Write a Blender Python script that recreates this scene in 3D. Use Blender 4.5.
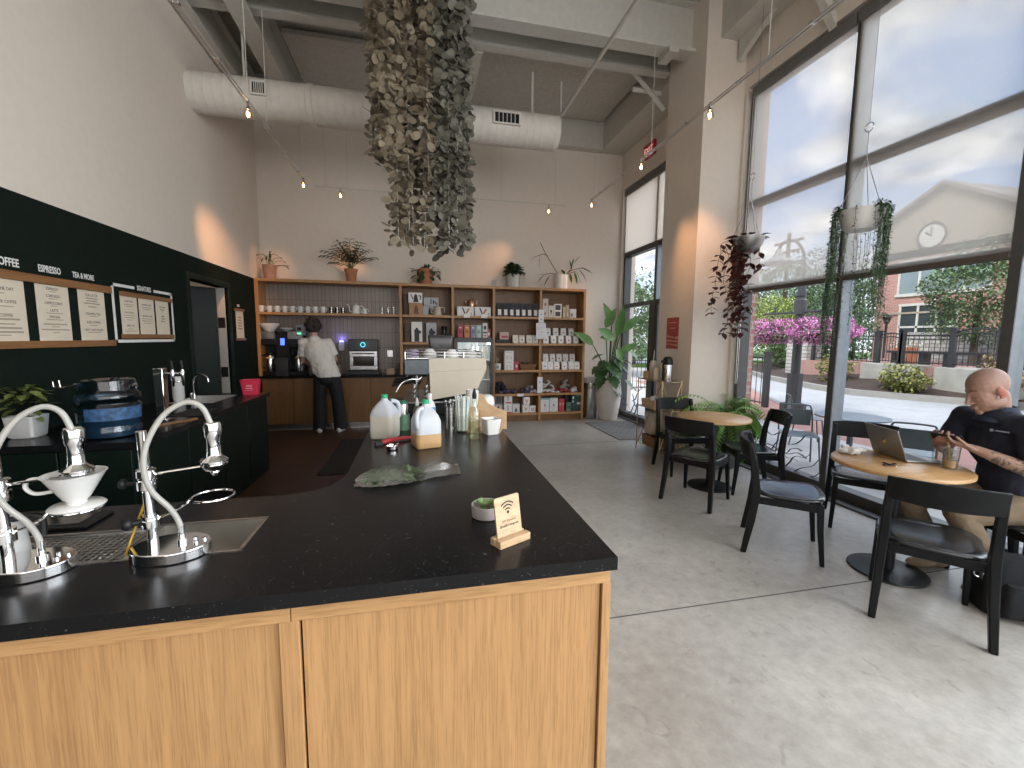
import bpy, bmesh, math, random
from mathutils import Vector, Matrix, Euler
for _o in list(bpy.data.objects): bpy.data.objects.remove(_o)
SC = bpy.context.scene
COL = SC.collection
PI = math.pi
# ------------------------------------------------------------------ camera
cam_d = bpy.data.cameras.new('camera'); cam = bpy.data.objects.new('camera', cam_d); COL.objects.link(cam)
cam_d.sensor_width = 36.0; cam_d.lens = 430.0/1024*36.0; cam_d.clip_end = 300; cam_d.clip_start = 0.02
def _n(v): return v.normalized()
_dY = _n(Vector((416-512, 384-337, -430))); _dX = Vector((2452-512, 384-354, -430)); _dX = _n(_dX-_dX.dot(_dY)*_dY); _dZ = _dX.cross(_dY)
CAMH = 1.55
cam.matrix_world = Matrix.Translation((0, 0, CAMH)) @ Matrix((_dX, _dY, _dZ)).to_4x4()
SC.camera = cam
# ------------------------------------------------------------------ exposure
SC.view_settings.view_transform = 'Standard'; SC.view_settings.look = 'None'
SC.view_settings.gamma = 1.0; SC.view_settings.use_curve_mapping = False
SC.view_settings.exposure = 0.35
# ------------------------------------------------------------------ sky
W = bpy.data.worlds.new('sky'); SC.world = W; W.use_nodes = True
nt = W.node_tree; nt.nodes.clear()
def wn(t, **k):
    n = nt.nodes.new(t)
    for a, b in k.items(): setattr(n, a, b)
    return n
_tc = wn('ShaderNodeTexCoord'); _sep = wn('ShaderNodeSeparateXYZ'); nt.links.new(_tc.outputs['Generated'], _sep.inputs[0])
_add = wn('ShaderNodeMath', operation='ADD'); _add.inputs[1].default_value = 0.25; nt.links.new(_sep.outputs[2], _add.inputs[0])
_mx = wn('ShaderNodeMath', operation='MAXIMUM'); _mx.inputs[1].default_value = 0.08; nt.links.new(_add.outputs[0], _mx.inputs[0])
_dx = wn('ShaderNodeMath', operation='DIVIDE'); nt.links.new(_sep.outputs[0], _dx.inputs[0]); nt.links.new(_mx.outputs[0], _dx.inputs[1])
_dy = wn('ShaderNodeMath', operation='DIVIDE'); nt.links.new(_sep.outputs[1], _dy.inputs[0]); nt.links.new(_mx.outputs[0], _dy.inputs[1])
_cmb = wn('ShaderNodeCombineXYZ'); nt.links.new(_dx.outputs[0], _cmb.inputs[0]); nt.links.new(_dy.outputs[0], _cmb.inputs[1])
_nz = wn('ShaderNodeTexNoise'); _nz.inputs['Scale'].default_value = 2.3; _nz.inputs['Detail'].default_value = 7; _nz.inputs['Roughness'].default_value = 0.55
_nz.inputs['Distortion'].default_value = 0.35
nt.links.new(_cmb.outputs[0], _nz.inputs['Vector'])
_cr = wn('ShaderNodeValToRGB'); _cr.color_ramp.elements[0].position = 0.44; _cr.color_ramp.elements[1].position = 0.60
nt.links.new(_nz.outputs['Fac'], _cr.inputs[0])
_nz2 = wn('ShaderNodeTexNoise'); _nz2.inputs['Scale'].default_value = 5.5; _nz2.inputs['Detail'].default_value = 4
nt.links.new(_cmb.outputs[0], _nz2.inputs['Vector'])
_cc = wn('ShaderNodeValToRGB'); _cc.color_ramp.elements[0].color = (0.42, 0.45, 0.52, 1); _cc.color_ramp.elements[1].color = (1.05, 1.04, 1.03, 1)
_cc.color_ramp.elements[0].position = 0.35; _cc.color_ramp.elements[1].position = 0.62
nt.links.new(_nz2.outputs['Fac'], _cc.inputs[0])
_blue = wn('ShaderNodeValToRGB'); e = _blue.color_ramp.elements
e[0].position = 0.0; e[0].color = (0.80, 0.84, 0.90, 1); e[1].position = 0.75; e[1].color = (0.10, 0.22, 0.52, 1)
e2 = e.new(0.30); e2.color = (0.30, 0.45, 0.74, 1)
nt.links.new(_sep.outputs[2], _blue.inputs[0])
_mixc = wn('ShaderNodeMixRGB'); nt.links.new(_cr.outputs[0], _mixc.inputs[0]); nt.links.new(_blue.outputs[0], _mixc.inputs[1]); nt.links.new(_cc.outputs[0], _mixc.inputs[2])
_bg = wn('ShaderNodeBackground'); _bg.inputs[1].default_value = 1.5; nt.links.new(_mixc.outputs[0], _bg.inputs[0])
_wo = wn('ShaderNodeOutputWorld'); nt.links.new(_bg.outputs[0], _wo.inputs[0])
# ------------------------------------------------------------------ sun behind thin cloud, added fill sun, daylight area lamps behind the camera
def light(name, kind, loc, energy, color=(1, 1, 1), rot=None, to=None, **k):
    d = bpy.data.lights.new(name, kind); d.energy = energy; d.color = color
    for a, b in k.items(): setattr(d, a, b)
    o = bpy.data.objects.new(name, d); COL.objects.link(o); o.location = loc
    if to is not None: o.rotation_euler = (Vector(to)-Vector(loc)).to_track_quat('-Z', 'Y').to_euler()
    return o
light('sun', 'SUN', (-8, -6, 16), 4.6, (1, 0.96, 0.90), to=(-8+6, -6+3.0, 16-8), angle=math.radians(30))
light('sky_fill_sun', 'SUN', (20, -3, 18), 2.6, (0.95, 0.98, 1.0), to=(20-8, -3+1.2, 18-6.5), angle=math.radians(75))  # second sun added to brighten the floor by the windows
light('window_daylight', 'AREA', (3.85, -1.6, 2.4), 330, (0.93, 0.97, 1.0), to=(0, -1.6, 1.6), shape='RECTANGLE', size=4.6, size_y=4.0)
light('rear_fill', 'AREA', (0.6, -4.7, 2.5), 150, (0.98, 0.98, 1.0), to=(0.6, 0, 2.1), shape='RECTANGLE', size=6.0, size_y=4.0)  # fill lamp added in front of the windowless wall behind the camera
for _nm, _y, _w in (('window_portal', 1.2, 7.2), ('far_window_portal', 6.8, 2.3)):
    _p = light(_nm, 'AREA', (4.3, _y, 2.3), 1, to=(0, _y, 2.3), shape='RECTANGLE', size=_w, size_y=4.5); _p.data.cycles.is_portal = True
# ------------------------------------------------------------------ materials
MATS = {}
def _nodes(name):
    m = bpy.data.materials.new(name); m.use_nodes = True; t = m.node_tree
    return m, t, t.nodes['Principled BSDF'], t.nodes['Material Output']
def nd(t, kind, **k):
    n = t.nodes.new(kind)
    for a, b in k.items(): setattr(n, a, b)
    return n
def pm(name, col, rough=0.5, metal=0.0, var=0.07, scale=14.0, bump=0.0, bscale=60.0, stretch=(1, 1, 1), **inp):
    """painted, plastic, metal, cloth: one colour with slight mottling"""
    if name in MATS: return MATS[name]
    m, t, b, o = _nodes(name)
    tc = nd(t, 'ShaderNodeTexCoord'); mp = nd(t, 'ShaderNodeMapping'); mp.inputs['Scale'].default_value = stretch
    t.links.new(tc.outputs['Object'], mp.inputs[0])
    nz = nd(t, 'ShaderNodeTexNoise'); nz.inputs['Scale'].default_value = scale; nz.inputs['Detail'].default_value = 4
    t.links.new(mp.outputs[0], nz.inputs['Vector'])
    r = nd(t, 'ShaderNodeValToRGB'); t.links.new(nz.outputs['Fac'], r.inputs[0])
    r.color_ramp.elements[0].position = 0.3; r.color_ramp.elements[1].position = 0.7
    r.color_ramp.elements[0].color = (*[c*(1-var) for c in col], 1); r.color_ramp.elements[1].color = (*[min(1, c*(1+var)) for c in col], 1)
    t.links.new(r.outputs[0], b.inputs['Base Color'])
    b.inputs['Roughness'].default_value = rough; b.inputs['Metallic'].default_value = metal
    if bump:
        n2 = nd(t, 'ShaderNodeTexNoise'); n2.inputs['Scale'].default_value = bscale; n2.inputs['Detail'].default_value = 5
        t.links.new(mp.outputs[0], n2.inputs['Vector'])
        bp = nd(t, 'ShaderNodeBump'); bp.inputs['Strength'].default_value = bump; bp.inputs['Distance'].default_value = 0.004
        t.links.new(n2.outputs['Fac'], bp.inputs['Height']); t.links.new(bp.outputs[0], b.inputs['Normal'])
    for a, v in inp.items(): b.inputs[a.replace('_', ' ')].default_value = v
    MATS[name] = m; return m
def wood(name, c1, c2, scale=(30, 30, 1.6), rough=0.45, c3=None):
    if name in MATS: return MATS[name]
    m, t, b, o = _nodes(name)
    tc = nd(t, 'ShaderNodeTexCoord'); mp = nd(t, 'ShaderNodeMapping'); mp.inputs['Scale'].default_value = scale
    t.links.new(tc.outputs['Object'], mp.inputs[0])
    nz = nd(t, 'ShaderNodeTexNoise'); nz.inputs['Scale'].default_value = 1.0; nz.inputs['Detail'].default_value = 5; nz.inputs['Distortion'].default_value = 0.6
    t.links.new(mp.outputs[0], nz.inputs['Vector'])
    n2 = nd(t, 'ShaderNodeTexNoise'); n2.inputs['Scale'].default_value = 6.0; n2.inputs['Detail'].default_value = 3
    t.links.new(mp.outputs[0], n2.inputs['Vector'])
    r = nd(t, 'ShaderNodeValToRGB'); r.color_ramp.elements[0].position = 0.34; r.color_ramp.elements[1].position = 0.66
    r.color_ramp.elements[0].color = (*c1, 1); r.color_ramp.elements[1].color = (*c2, 1)
    t.links.new(nz.outputs['Fac'], r.inputs[0])
    r2 = nd(t, 'ShaderNodeValToRGB'); r2.color_ramp.elements[0].position = 0.38; r2.color_ramp.elements[1].position = 0.5
    r2.color_ramp.elements[0].color = (0.82, 0.80, 0.78, 1); r2.color_ramp.elements[1].color = (1, 1, 1, 1)
    t.links.new(n2.outputs['Fac'], r2.inputs[0])
    mx = nd(t, 'ShaderNodeMixRGB', blend_type='MULTIPLY'); mx.inputs[0].default_value = 1
    t.links.new(r.outputs[0], mx.inputs[1]); t.links.new(r2.outputs[0], mx.inputs[2])
    t.links.new(mx.outputs[0], b.inputs['Base Color']); b.inputs['Roughness'].default_value = rough
    bp = nd(t, 'ShaderNodeBump'); bp.inputs['Strength'].default_value = 0.08; bp.inputs['Distance'].default_value = 0.002
    t.links.new(n2.outputs['Fac'], bp.inputs['Height']); t.links.new(bp.outputs[0], b.inputs['Normal'])
    MATS[name] = m; return m
def glassy(name, col=(1, 1, 1), rough=0.0, mix=0.15, ior=1.45):
    """thin clear glass or plastic: mostly see-through with a glossy coat"""
    if name in MATS: return MATS[name]
    m, t, b, o = _nodes(name); t.nodes.remove(b)
    tr = nd(t, 'ShaderNodeBsdfTransparent'); tr.inputs[0].default_value = (*col, 1)
    gl = nd(t, 'ShaderNodeBsdfGlossy'); gl.inputs['Roughness'].default_value = rough
    lw = nd(t, 'ShaderNodeLayerWeight'); lw.inputs[0].default_value = 0.5
    pw = nd(t, 'ShaderNodeMath', operation='POWER'); pw.inputs[1].default_value = 5.0; t.links.new(lw.outputs['Facing'], pw.inputs[0])
    ad = nd(t, 'ShaderNodeMath', operation='MULTIPLY_ADD'); ad.inputs[1].default_value = 0.75; ad.inputs[2].default_value = mix+(ior-1)*0.08; ad.use_clamp = True; t.links.new(pw.outputs[0], ad.inputs[0])
    mx = nd(t, 'ShaderNodeMixShader'); t.links.new(ad.outputs[0], mx.inputs[0]); t.links.new(tr.outputs[0], mx.inputs[1]); t.links.new(gl.outputs[0], mx.inputs[2])
    t.links.new(mx.outputs[0], o.inputs[0]); MATS[name] = m; return m
def sheer(name, col, open_=0.5, trans=0.6):
    """woven roller-blind cloth: partly open weave, partly light-passing thread"""
    if name in MATS: return MATS[name]
    m, t, b, o = _nodes(name); t.nodes.remove(b)
    tr = nd(t, 'ShaderNodeBsdfTransparent'); df = nd(t, 'ShaderNodeBsdfDiffuse'); tl = nd(t, 'ShaderNodeBsdfTranslucent')
    tc = nd(t, 'ShaderNodeTexCoord'); nz = nd(t, 'ShaderNodeTexNoise'); nz.inputs['Scale'].default_value = 40
    t.links.new(tc.outputs['Object'], nz.inputs['Vector'])
    r = nd(t, 'ShaderNodeValToRGB'); r.color_ramp.elements[0].color = (*[c*0.95 for c in col], 1); r.color_ramp.elements[1].color = (*col, 1)
    t.links.new(nz.outputs['Fac'], r.inputs[0]); t.links.new(r.outputs[0], df.inputs[0]); t.links.new(r.outputs[0], tl.inputs[0])
    m1 = nd(t, 'ShaderNodeMixShader'); m1.inputs[0].default_value = trans; t.links.new(df.outputs[0], m1.inputs[1]); t.links.new(tl.outputs[0], m1.inputs[2])
    m2 = nd(t, 'ShaderNodeMixShader'); m2.inputs[0].default_value = open_; t.links.new(m1.outputs[0], m2.inputs[1]); t.links.new(tr.outputs[0], m2.inputs[2])
    t.links.new(m2.outputs[0], o.inputs[0]); MATS[name] = m; return m
def glow(name, col, s):
    if name in MATS: return MATS[name]
    m = pm(name, col, 0.4); b = m.node_tree.nodes['Principled BSDF']
    b.inputs['Emission Color'].default_value = (*col, 1); b.inputs['Emission Strength'].default_value = s; return m
def leafmat(name, c1, c2, scale=9):
    m = pm(name, c1, 0.45, scale=scale, var=0.0)
    r = [n for n in m.node_tree.nodes if n.type == 'VALTORGB'][0]
    r.color_ramp.elements[0].color = (*c1, 1); r.color_ramp.elements[1].color = (*c2, 1); return m
def brick(name, c1, c2, mortar, bw=0.5, rh=0.25, ms=0.02, rough=0.8, wall=False, offset=0.5, bias=0.0):
    if name in MATS: return MATS[name]
    m, t, b, o = _nodes(name)
    tc = nd(t, 'ShaderNodeTexCoord'); mp = nd(t, 'ShaderNodeMapping')
    if wall:
        sx = nd(t, 'ShaderNodeSeparateXYZ'); t.links.new(tc.outputs['Object'], sx.inputs[0]); ad = nd(t, 'ShaderNodeMath', operation='ADD'); t.links.new(sx.outputs[0], ad.inputs[0]); t.links.new(sx.outputs[1], ad.inputs[1])
        cb = nd(t, 'ShaderNodeCombineXYZ'); t.links.new(ad.outputs[0], cb.inputs[0]); t.links.new(sx.outputs[2], cb.inputs[1]); t.links.new(cb.outputs[0], mp.inputs[0])
    else: t.links.new(tc.outputs['Object'], mp.inputs[0])
    br = nd(t, 'ShaderNodeTexBrick'); br.offset = offset
    br.inputs['Color1'].default_value = (*c1, 1); br.inputs['Color2'].default_value = (*c2, 1); br.inputs['Mortar'].default_value = (*mortar, 1)
    br.inputs['Scale'].default_value = 1.0; br.inputs['Brick Width'].default_value = bw; br.inputs['Row Height'].default_value = rh; br.inputs['Mortar Size'].default_value = ms
    br.inputs['Bias'].default_value = bias
    t.links.new(mp.outputs[0], br.inputs['Vector']); t.links.new(br.outputs['Color'], b.inputs['Base Color'])
    bp = nd(t, 'ShaderNodeBump'); bp.inputs['Strength'].default_value = 0.4; bp.inputs['Distance'].default_value = 0.005; bp.invert = True
    t.links.new(br.outputs['Fac'], bp.inputs['Height']); t.links.new(bp.outputs[0], b.inputs['Normal'])
    b.inputs['Roughness'].default_value = rough; MATS[name] = m; return m
def concrete():
    m, t, b, o = _nodes('polished concrete')
    tc = nd(t, 'ShaderNodeTexCoord')
    n1 = nd(t, 'ShaderNodeTexNoise'); n1.inputs['Scale'].default_value = 1.1; n1.inputs['Detail'].default_value = 8; n1.inputs['Roughness'].default_value = 0.65
    n2 = nd(t, 'ShaderNodeTexNoise'); n2.inputs['Scale'].default_value = 14; n2.inputs['Detail'].default_value = 9; n2.inputs['Roughness'].default_value = 0.7
    n3 = nd(t, 'ShaderNodeTexNoise'); n3.inputs['Scale'].default_value = 8; n3.inputs['Detail'].default_value = 3; n3.inputs['Distortion'].default_value = 1.5
    for n in (n1, n2, n3): t.links.new(tc.outputs['Object'], n.inputs['Vector'])
    r1 = nd(t, 'ShaderNodeValToRGB'); r1.color_ramp.elements[0].position = 0.3; r1.color_ramp.elements[1].position = 0.7
    r1.color_ramp.elements[0].color = (0.31, 0.288, 0.258, 1); r1.color_ramp.elements[1].color = (0.47, 0.448, 0.412, 1)
    t.links.new(n1.outputs['Fac'], r1.inputs[0])
    r2 = nd(t, 'ShaderNodeValToRGB'); r2.color_ramp.elements[0].position = 0.3; r2.color_ramp.elements[1].position = 0.65
    r2.color_ramp.elements[0].color = (0.78, 0.77, 0.76, 1); r2.color_ramp.elements[1].color = (1.05, 1.05, 1.05, 1)
    t.links.new(n2.outputs['Fac'], r2.inputs[0])
    mx = nd(t, 'ShaderNodeMixRGB', blend_type='MULTIPLY'); mx.inputs[0].default_value = 1; t.links.new(r1.outputs[0], mx.inputs[1]); t.links.new(r2.outputs[0], mx.inputs[2])
    r3 = nd(t, 'ShaderNodeValToRGB'); r3.color_ramp.elements[0].position = 0.29; r3.color_ramp.elements[1].position = 0.36
    r3.color_ramp.elements[0].color = (0.6, 0.58, 0.56, 1); r3.color_ramp.elements[1].color = (1, 1, 1, 1)
    t.links.new(n3.outputs['Fac'], r3.inputs[0])
    my = nd(t, 'ShaderNodeMixRGB', blend_type='MULTIPLY'); my.inputs[0].default_value = 0.45; t.links.new(mx.outputs[0], my.inputs[1]); t.links.new(r3.outputs[0], my.inputs[2])
    t.links.new(my.outputs[0], b.inputs['Base Color'])
    rr = nd(t, 'ShaderNodeMapRange'); rr.inputs['To Min'].default_value = 0.22; rr.inputs['To Max'].default_value = 0.42
    t.links.new(n2.outputs['Fac'], rr.inputs[0]); t.links.new(rr.outputs[0], b.inputs['Roughness'])
    bp = nd(t, 'ShaderNodeBump'); bp.inputs['Strength'].default_value = 0.05; bp.inputs['Distance'].default_value = 0.01
    t.links.new(n2.outputs['Fac'], bp.inputs['Height']); t.links.new(bp.outputs[0], b.inputs['Normal'])
    MATS['concrete'] = m; return m
def blackstone():
    m, t, b, o = _nodes('black speckled stone')
    tc = nd(t, 'ShaderNodeTexCoord')
    n1 = nd(t, 'ShaderNodeTexNoise'); n1.inputs['Scale'].default_value = 55; n1.inputs['Detail'].default_value = 6; n1.inputs['Roughness'].default_value = 0.7; n1.inputs['Distortion'].default_value = 1.0
    n2 = nd(t, 'ShaderNodeTexNoise'); n2.inputs['Scale'].default_value = 150; n2.inputs['Detail'].default_value = 2
    for n in (n1, n2): t.links.new(tc.outputs['Object'], n.inputs['Vector'])
    r1 = nd(t, 'ShaderNodeValToRGB'); r1.color_ramp.elements[0].position = 0.635; r1.color_ramp.elements[1].position = 0.78
    r1.color_ramp.elements[0].color = (0.008, 0.008, 0.009, 1); r1.color_ramp.elements[1].color = (0.17, 0.17, 0.165, 1)
    t.links.new(n1.outputs['Fac'], r1.inputs[0])
    r2 = nd(t, 'ShaderNodeValToRGB'); r2.color_ramp.elements[0].position = 0.68; r2.color_ramp.elements[1].position = 0.77
    r2.color_ramp.elements[0].color = (0, 0, 0, 1); r2.color_ramp.elements[1].color = (0.12, 0.12, 0.12, 1)
    t.links.new(n2.outputs['Fac'], r2.inputs[0])
    mx = nd(t, 'ShaderNodeMixRGB', blend_type='ADD'); mx.inputs[0].default_value = 1; t.links.new(r1.outputs[0], mx.inputs[1]); t.links.new(r2.outputs[0], mx.inputs[2])
    t.links.new(mx.outputs[0], b.inputs['Base Color']); b.inputs['Roughness'].default_value = 0.24; b.inputs['Specular IOR Level'].default_value = 0.2
    MATS['stone'] = m; return m
CONC = concrete(); STONE = blackstone()
PAINT = pm('warm white wall paint', (0.68, 0.605, 0.525), 0.85, var=0.02, bump=0.1, bscale=120)
CEILP = pm('grey painted steel', (0.52, 0.50, 0.45), 0.7, var=0.05)
DECK = pm('fibrous deck', (0.42, 0.40, 0.36), 0.95, var=0.15, scale=30, bump=0.4, bscale=80)
GREEN = pm('dark green paint', (0.0065, 0.0115, 0.0085), 0.8, var=0.1, Specular_IOR_Level=0.12)
GREENP = pm('dark green cabinet', (0.005, 0.011, 0.008), 0.45, var=0.1, Specular_IOR_Level=0.2)
OAK = wood('golden oak', (0.39, 0.213, 0.087), (0.48, 0.272, 0.115), scale=(45, 45, 1.3))
OAKH = wood('golden oak rail', (0.42, 0.235, 0.096), (0.52, 0.30, 0.13), scale=(1.6, 30, 30))
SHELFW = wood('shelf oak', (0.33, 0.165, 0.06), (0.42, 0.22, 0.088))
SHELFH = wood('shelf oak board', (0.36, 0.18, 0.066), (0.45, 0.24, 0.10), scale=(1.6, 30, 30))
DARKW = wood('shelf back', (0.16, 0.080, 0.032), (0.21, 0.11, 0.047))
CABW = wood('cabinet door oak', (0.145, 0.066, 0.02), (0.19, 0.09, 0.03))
TABW = wood('table top ash', (0.42, 0.24, 0.10), (0.52, 0.31, 0.14), scale=(3, 40, 40), rough=0.35)
BIRCH = wood('pale birch', (0.50, 0.33, 0.19), (0.58, 0.40, 0.24), scale=(4, 40, 40))
CHAIRB = pm('black stained ash', (0.006, 0.0068, 0.008), 0.42, var=0.2, scale=30, stretch=(1, 1, 0.2), Specular_IOR_Level=0.2)
CHAIRS = pm('black seat', (0.012, 0.015, 0.018), 0.22, var=0.1, Specular_IOR_Level=0.85)
CHROME = pm('polished chrome', (0.78, 0.78, 0.79), 0.07, 1.0, var=0.03)
STEEL = pm('brushed steel', (0.55, 0.55, 0.55), 0.25, 1.0, var=0.08, scale=20, stretch=(1, 1, 0.1))
BLACKP = pm('black plastic', (0.009, 0.009, 0.010), 0.4, Specular_IOR_Level=0.3)
BLACKM = pm('black iron', (0.010, 0.010, 0.012), 0.45, 0.3)
GREYP = pm('grey plastic', (0.30, 0.30, 0.31), 0.45)
HOSE = pm('grey rubber hose', (0.36, 0.35, 0.32), 0.42)
WHITEC = pm('white ceramic', (0.66, 0.65, 0.63), 0.2, var=0.02)
WHITEP = pm('white paper', (0.78, 0.76, 0.74), 0.8, var=0.02)
CREAM = pm('cream enamel', (0.50, 0.435, 0.345), 0.4, var=0.03)
TERRA = pm('terracotta', (0.42, 0.165, 0.085), 0.85, var=0.15, scale=12)
GLASS = glassy('clear glass', (0.97, 0.98, 0.97), mix=0.02)
WINGLASS = glassy('window glass', (0.97, 0.98, 0.98), mix=0.0, ior=1.2)
FRAME = pm('bronze window frame', (0.085, 0.085, 0.085), 0.45, 0.2)
MULLS = pm('sidelit mullion grey', (0.26, 0.29, 0.31), 0.4, 0.3)  # mullion sides: their side light put into a paler colour than FRAME
SHADE = sheer('blind cloth', (0.66, 0.61, 0.55), 0.58, 0.74)
SHADE2 = sheer('blind cloth far', (0.88, 0.83, 0.76), 0.06, 0.72)
HEM = pm('blind hem bar', (0.10, 0.075, 0.065), 0.6)
SKIN = pm('skin', (0.50, 0.29, 0.21), 0.5, var=0.08, scale=20)
INK = pm('printing ink', (0.03, 0.028, 0.026), 0.8)
# ------------------------------------------------------------------ mesh builder
class MB:
    def __init__(s): s.v = []; s.f = []
    def add(s, vs, fs, M=None):
        o = len(s.v)
        s.v += [tuple(M @ Vector(p)) if M else tuple(p) for p in vs]; s.f += [tuple(i+o for i in q) for q in fs]; return s
    def box(s, a, b, M=None):
        x0, y0, z0 = [min(p, q) for p, q in zip(a, b)]; x1, y1, z1 = [max(p, q) for p, q in zip(a, b)]
        return s.add([(x0, y0, z0), (x1, y0, z0), (x1, y1, z0), (x0, y1, z0), (x0, y0, z1), (x1, y0, z1), (x1, y1, z1), (x0, y1, z1)],
                     [(0, 3, 2, 1), (4, 5, 6, 7), (0, 1, 5, 4), (1, 2, 6, 5), (2, 3, 7, 6), (3, 0, 4, 7)], M)
    def cb(s, c, d, M=None): return s.box([p-q/2 for p, q in zip(c, d)], [p+q/2 for p, q in zip(c, d)], M)
    def prism(s, poly, d0, d1, axis='z', M=None):
        """poly in the plane across the axis, pulled from d0 to d1"""
        def P(a, b, d): return {'z': (a, b, d), 'y': (a, d, b), 'x': (d, a, b)}[axis]
        n = len(poly); vs = [P(a, b, d0) for a, b in poly]+[P(a, b, d1) for a, b in poly]
        fs = [tuple(range(n))[::-1], tuple(range(n, 2*n))]+[(i, (i+1) % n, n+(i+1) % n, n+i) for i in range(n)]
        return s.add(vs, fs, M)
    def rings(s, rs, cap=True, closed=False):
        n = len(rs[0]); o = len(s.v)
        for r in rs: s.v += [tuple(p) for p in r]
        m = len(rs)
        for k in range(m if closed else m-1):
            a = o+k*n; b = o+((k+1) % m)*n
            for i in range(n): s.f.append((a+i, a+(i+1) % n, b+(i+1) % n, b+i))
        if cap and not closed: s.f.append(tuple(range(o, o+n))[::-1]); s.f.append(tuple(range(o+(m-1)*n, o+m*n)))
        return s
    def lathe(s, prof, c=(0, 0, 0), n=24, axis='z', sx=1, sy=1, cap=True):
        rs = []
        for r, z in prof:
            ring = []
            for i in range(n):
                a = 2*PI*i/n; p = (r*math.cos(a)*sx, r*math.sin(a)*sy, z)
                if axis == 'x': p = (p[2], p[0], p[1])
                if axis == 'y': p = (p[0], p[2], p[1])
                ring.append((c[0]+p[0], c[1]+p[1], c[2]+p[2]))
            rs.append(ring)
        return s.rings(rs, cap)
    def tube(s, pts, r, n=8, closed=False, flat=1.0):
        pts = [Vector(p) for p in pts]; m = len(pts); rs = []; u = None
        for k in range(m):
            if closed: t = pts[(k+1) % m]-pts[k-1]
            else: t = pts[min(k+1, m-1)]-pts[max(k-1, 0)]
            if t.length < 1e-9: t = Vector((0, 0, 1))
            t.normalize()
            if u is None:
                u = t.cross(Vector((0, 0, 1)) if abs(t.z) < 0.9 else Vector((1, 0, 0)))
            u = u-u.dot(t)*t; u.normalize(); w = t.cross(u)
            rr = r[k] if isinstance(r, (list, tuple)) else r
            rs.append([pts[k]+u*(rr*math.cos(2*PI*i/n))+w*(rr*flat*math.sin(2*PI*i/n)) for i in range(n)])
        return s.rings(rs, True, closed)
    def cyl(s, a, b, r0, r1=None, n=16): return s.tube([a, b], [r0, r0 if r1 is None else r1], n)
    def ell(s, c, r, n=16, m=10, M=None):
        if not isinstance(r, (list, tuple)): r = (r, r, r)
        vs = [(0, 0, r[2])]
        for j in range(1, m):
            th = PI*j/m
            vs += [(r[0]*math.sin(th)*math.cos(2*PI*i/n), r[1]*math.sin(th)*math.sin(2*PI*i/n), r[2]*math.cos(th)) for i in range(n)]
        vs.append((0, 0, -r[2])); fs = [(0, 1+i, 1+(i+1) % n) for i in range(n)]
        for j in range(m-2):
            a = 1+j*n
            fs += [(a+i, a+n+i, a+n+(i+1) % n, a+(i+1) % n) for i in range(n)]
        a = 1+(m-2)*n; fs += [(a+i, len(vs)-1, a+(i+1) % n) for i in range(n)]
        T = Matrix.Translation(c)
        return s.add(vs, fs, T @ M if M else T)
    def leaf(s, base, d, L, w, droop=0.3, segs=5, up=(0, 0, 1), fold=0.15, shape=0.8, notch=False):
        base = Vector(base); d = Vector(d).normalized(); up = Vector(up); side = d.cross(up)
        if side.length < 1e-3: side = d.cross(Vector((1, 0, 0)))
        side.normalize(); nrm = side.cross(d); o = len(s.v); p = base.copy(); dd = d.copy()
        for k in range(segs+1):
            t = k/segs; wd = w*max(0.02, math.sin(PI*min(1, t**shape)))*0.5
            if notch and k % 2 == 1: wd *= 0.72
            s.v += [tuple(p-side*wd+nrm*(fold*wd)), tuple(p), tuple(p+side*wd+nrm*(fold*wd))]
            dd = (dd+Vector((0, 0, -droop/segs))).normalized(); p = p+dd*(L/segs)
        for k in range(segs):
            a = o+3*k
            s.f += [(a, a+1, a+4, a+3), (a+1, a+2, a+5, a+4)]
        return s
    def build(s, name, mat, parent=None, loc=None, rz=0, smooth=True, bevel=0, seg=2, sub=0, solid=0, ang=40):
        me = bpy.data.meshes.new(name); me.from_pydata(s.v, [], s.f); me.update()
        if mat:
            for q in (mat if isinstance(mat, (list, tuple)) else [mat]): me.materials.append(q)
        if smooth:
            me.polygons.foreach_set('use_smooth', [True]*len(me.polygons)); me.set_sharp_from_angle(angle=math.radians(ang))
        o = bpy.data.objects.new(name, me); COL.objects.link(o)
        if parent: o.parent = parent
        if loc is not None: o.location = loc
        if rz: o.rotation_euler = (0, 0, rz)
        if solid:
            q = o.modifiers.new('thickness', 'SOLIDIFY'); q.thickness = solid; q.offset = 0
        if bevel:
            q = o.modifiers.new('bevel', 'BEVEL'); q.width = bevel; q.segments = seg; q.limit_method = 'ANGLE'; q.angle_limit = math.radians(35)
        if sub:
            q = o.modifiers.new('subdivision', 'SUBSURF'); q.levels = sub; q.render_levels = sub
        return o
def tag(o, label, cat, group=None, kind=None):
    if label: o['label'] = label
    if cat: o['category'] = cat
    if group: o['group'] = group
    if kind: o['kind'] = kind
    return o
def thing(name, label, cat, loc=(0, 0, 0), rz=0, group=None):
    o = bpy.data.objects.new(name, None); o.empty_display_size = 0.05; COL.objects.link(o)
    o.location = loc; o.rotation_euler = (0, 0, rz); return tag(o, label, cat, group)
def struct(o, label=None):
    o['kind'] = 'structure'
    if label: o['label'] = label
    return o
def dup(root, label, loc, rz=0, scale=None):
    r = root.copy(); COL.objects.link(r); r.location = loc; r.rotation_euler = (0, 0, rz); r['label'] = label
    if scale: r.scale = (scale,)*3
    for ch in list(root.children):
        c = ch.copy(); COL.objects.link(c); c.parent = r
        for g in list(ch.children):
            k = g.copy(); COL.objects.link(k); k.parent = c
    return r
ORD = ['first', 'second', 'third', 'fourth', 'fifth', 'sixth', 'seventh', 'eighth', 'ninth', 'tenth']
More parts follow.
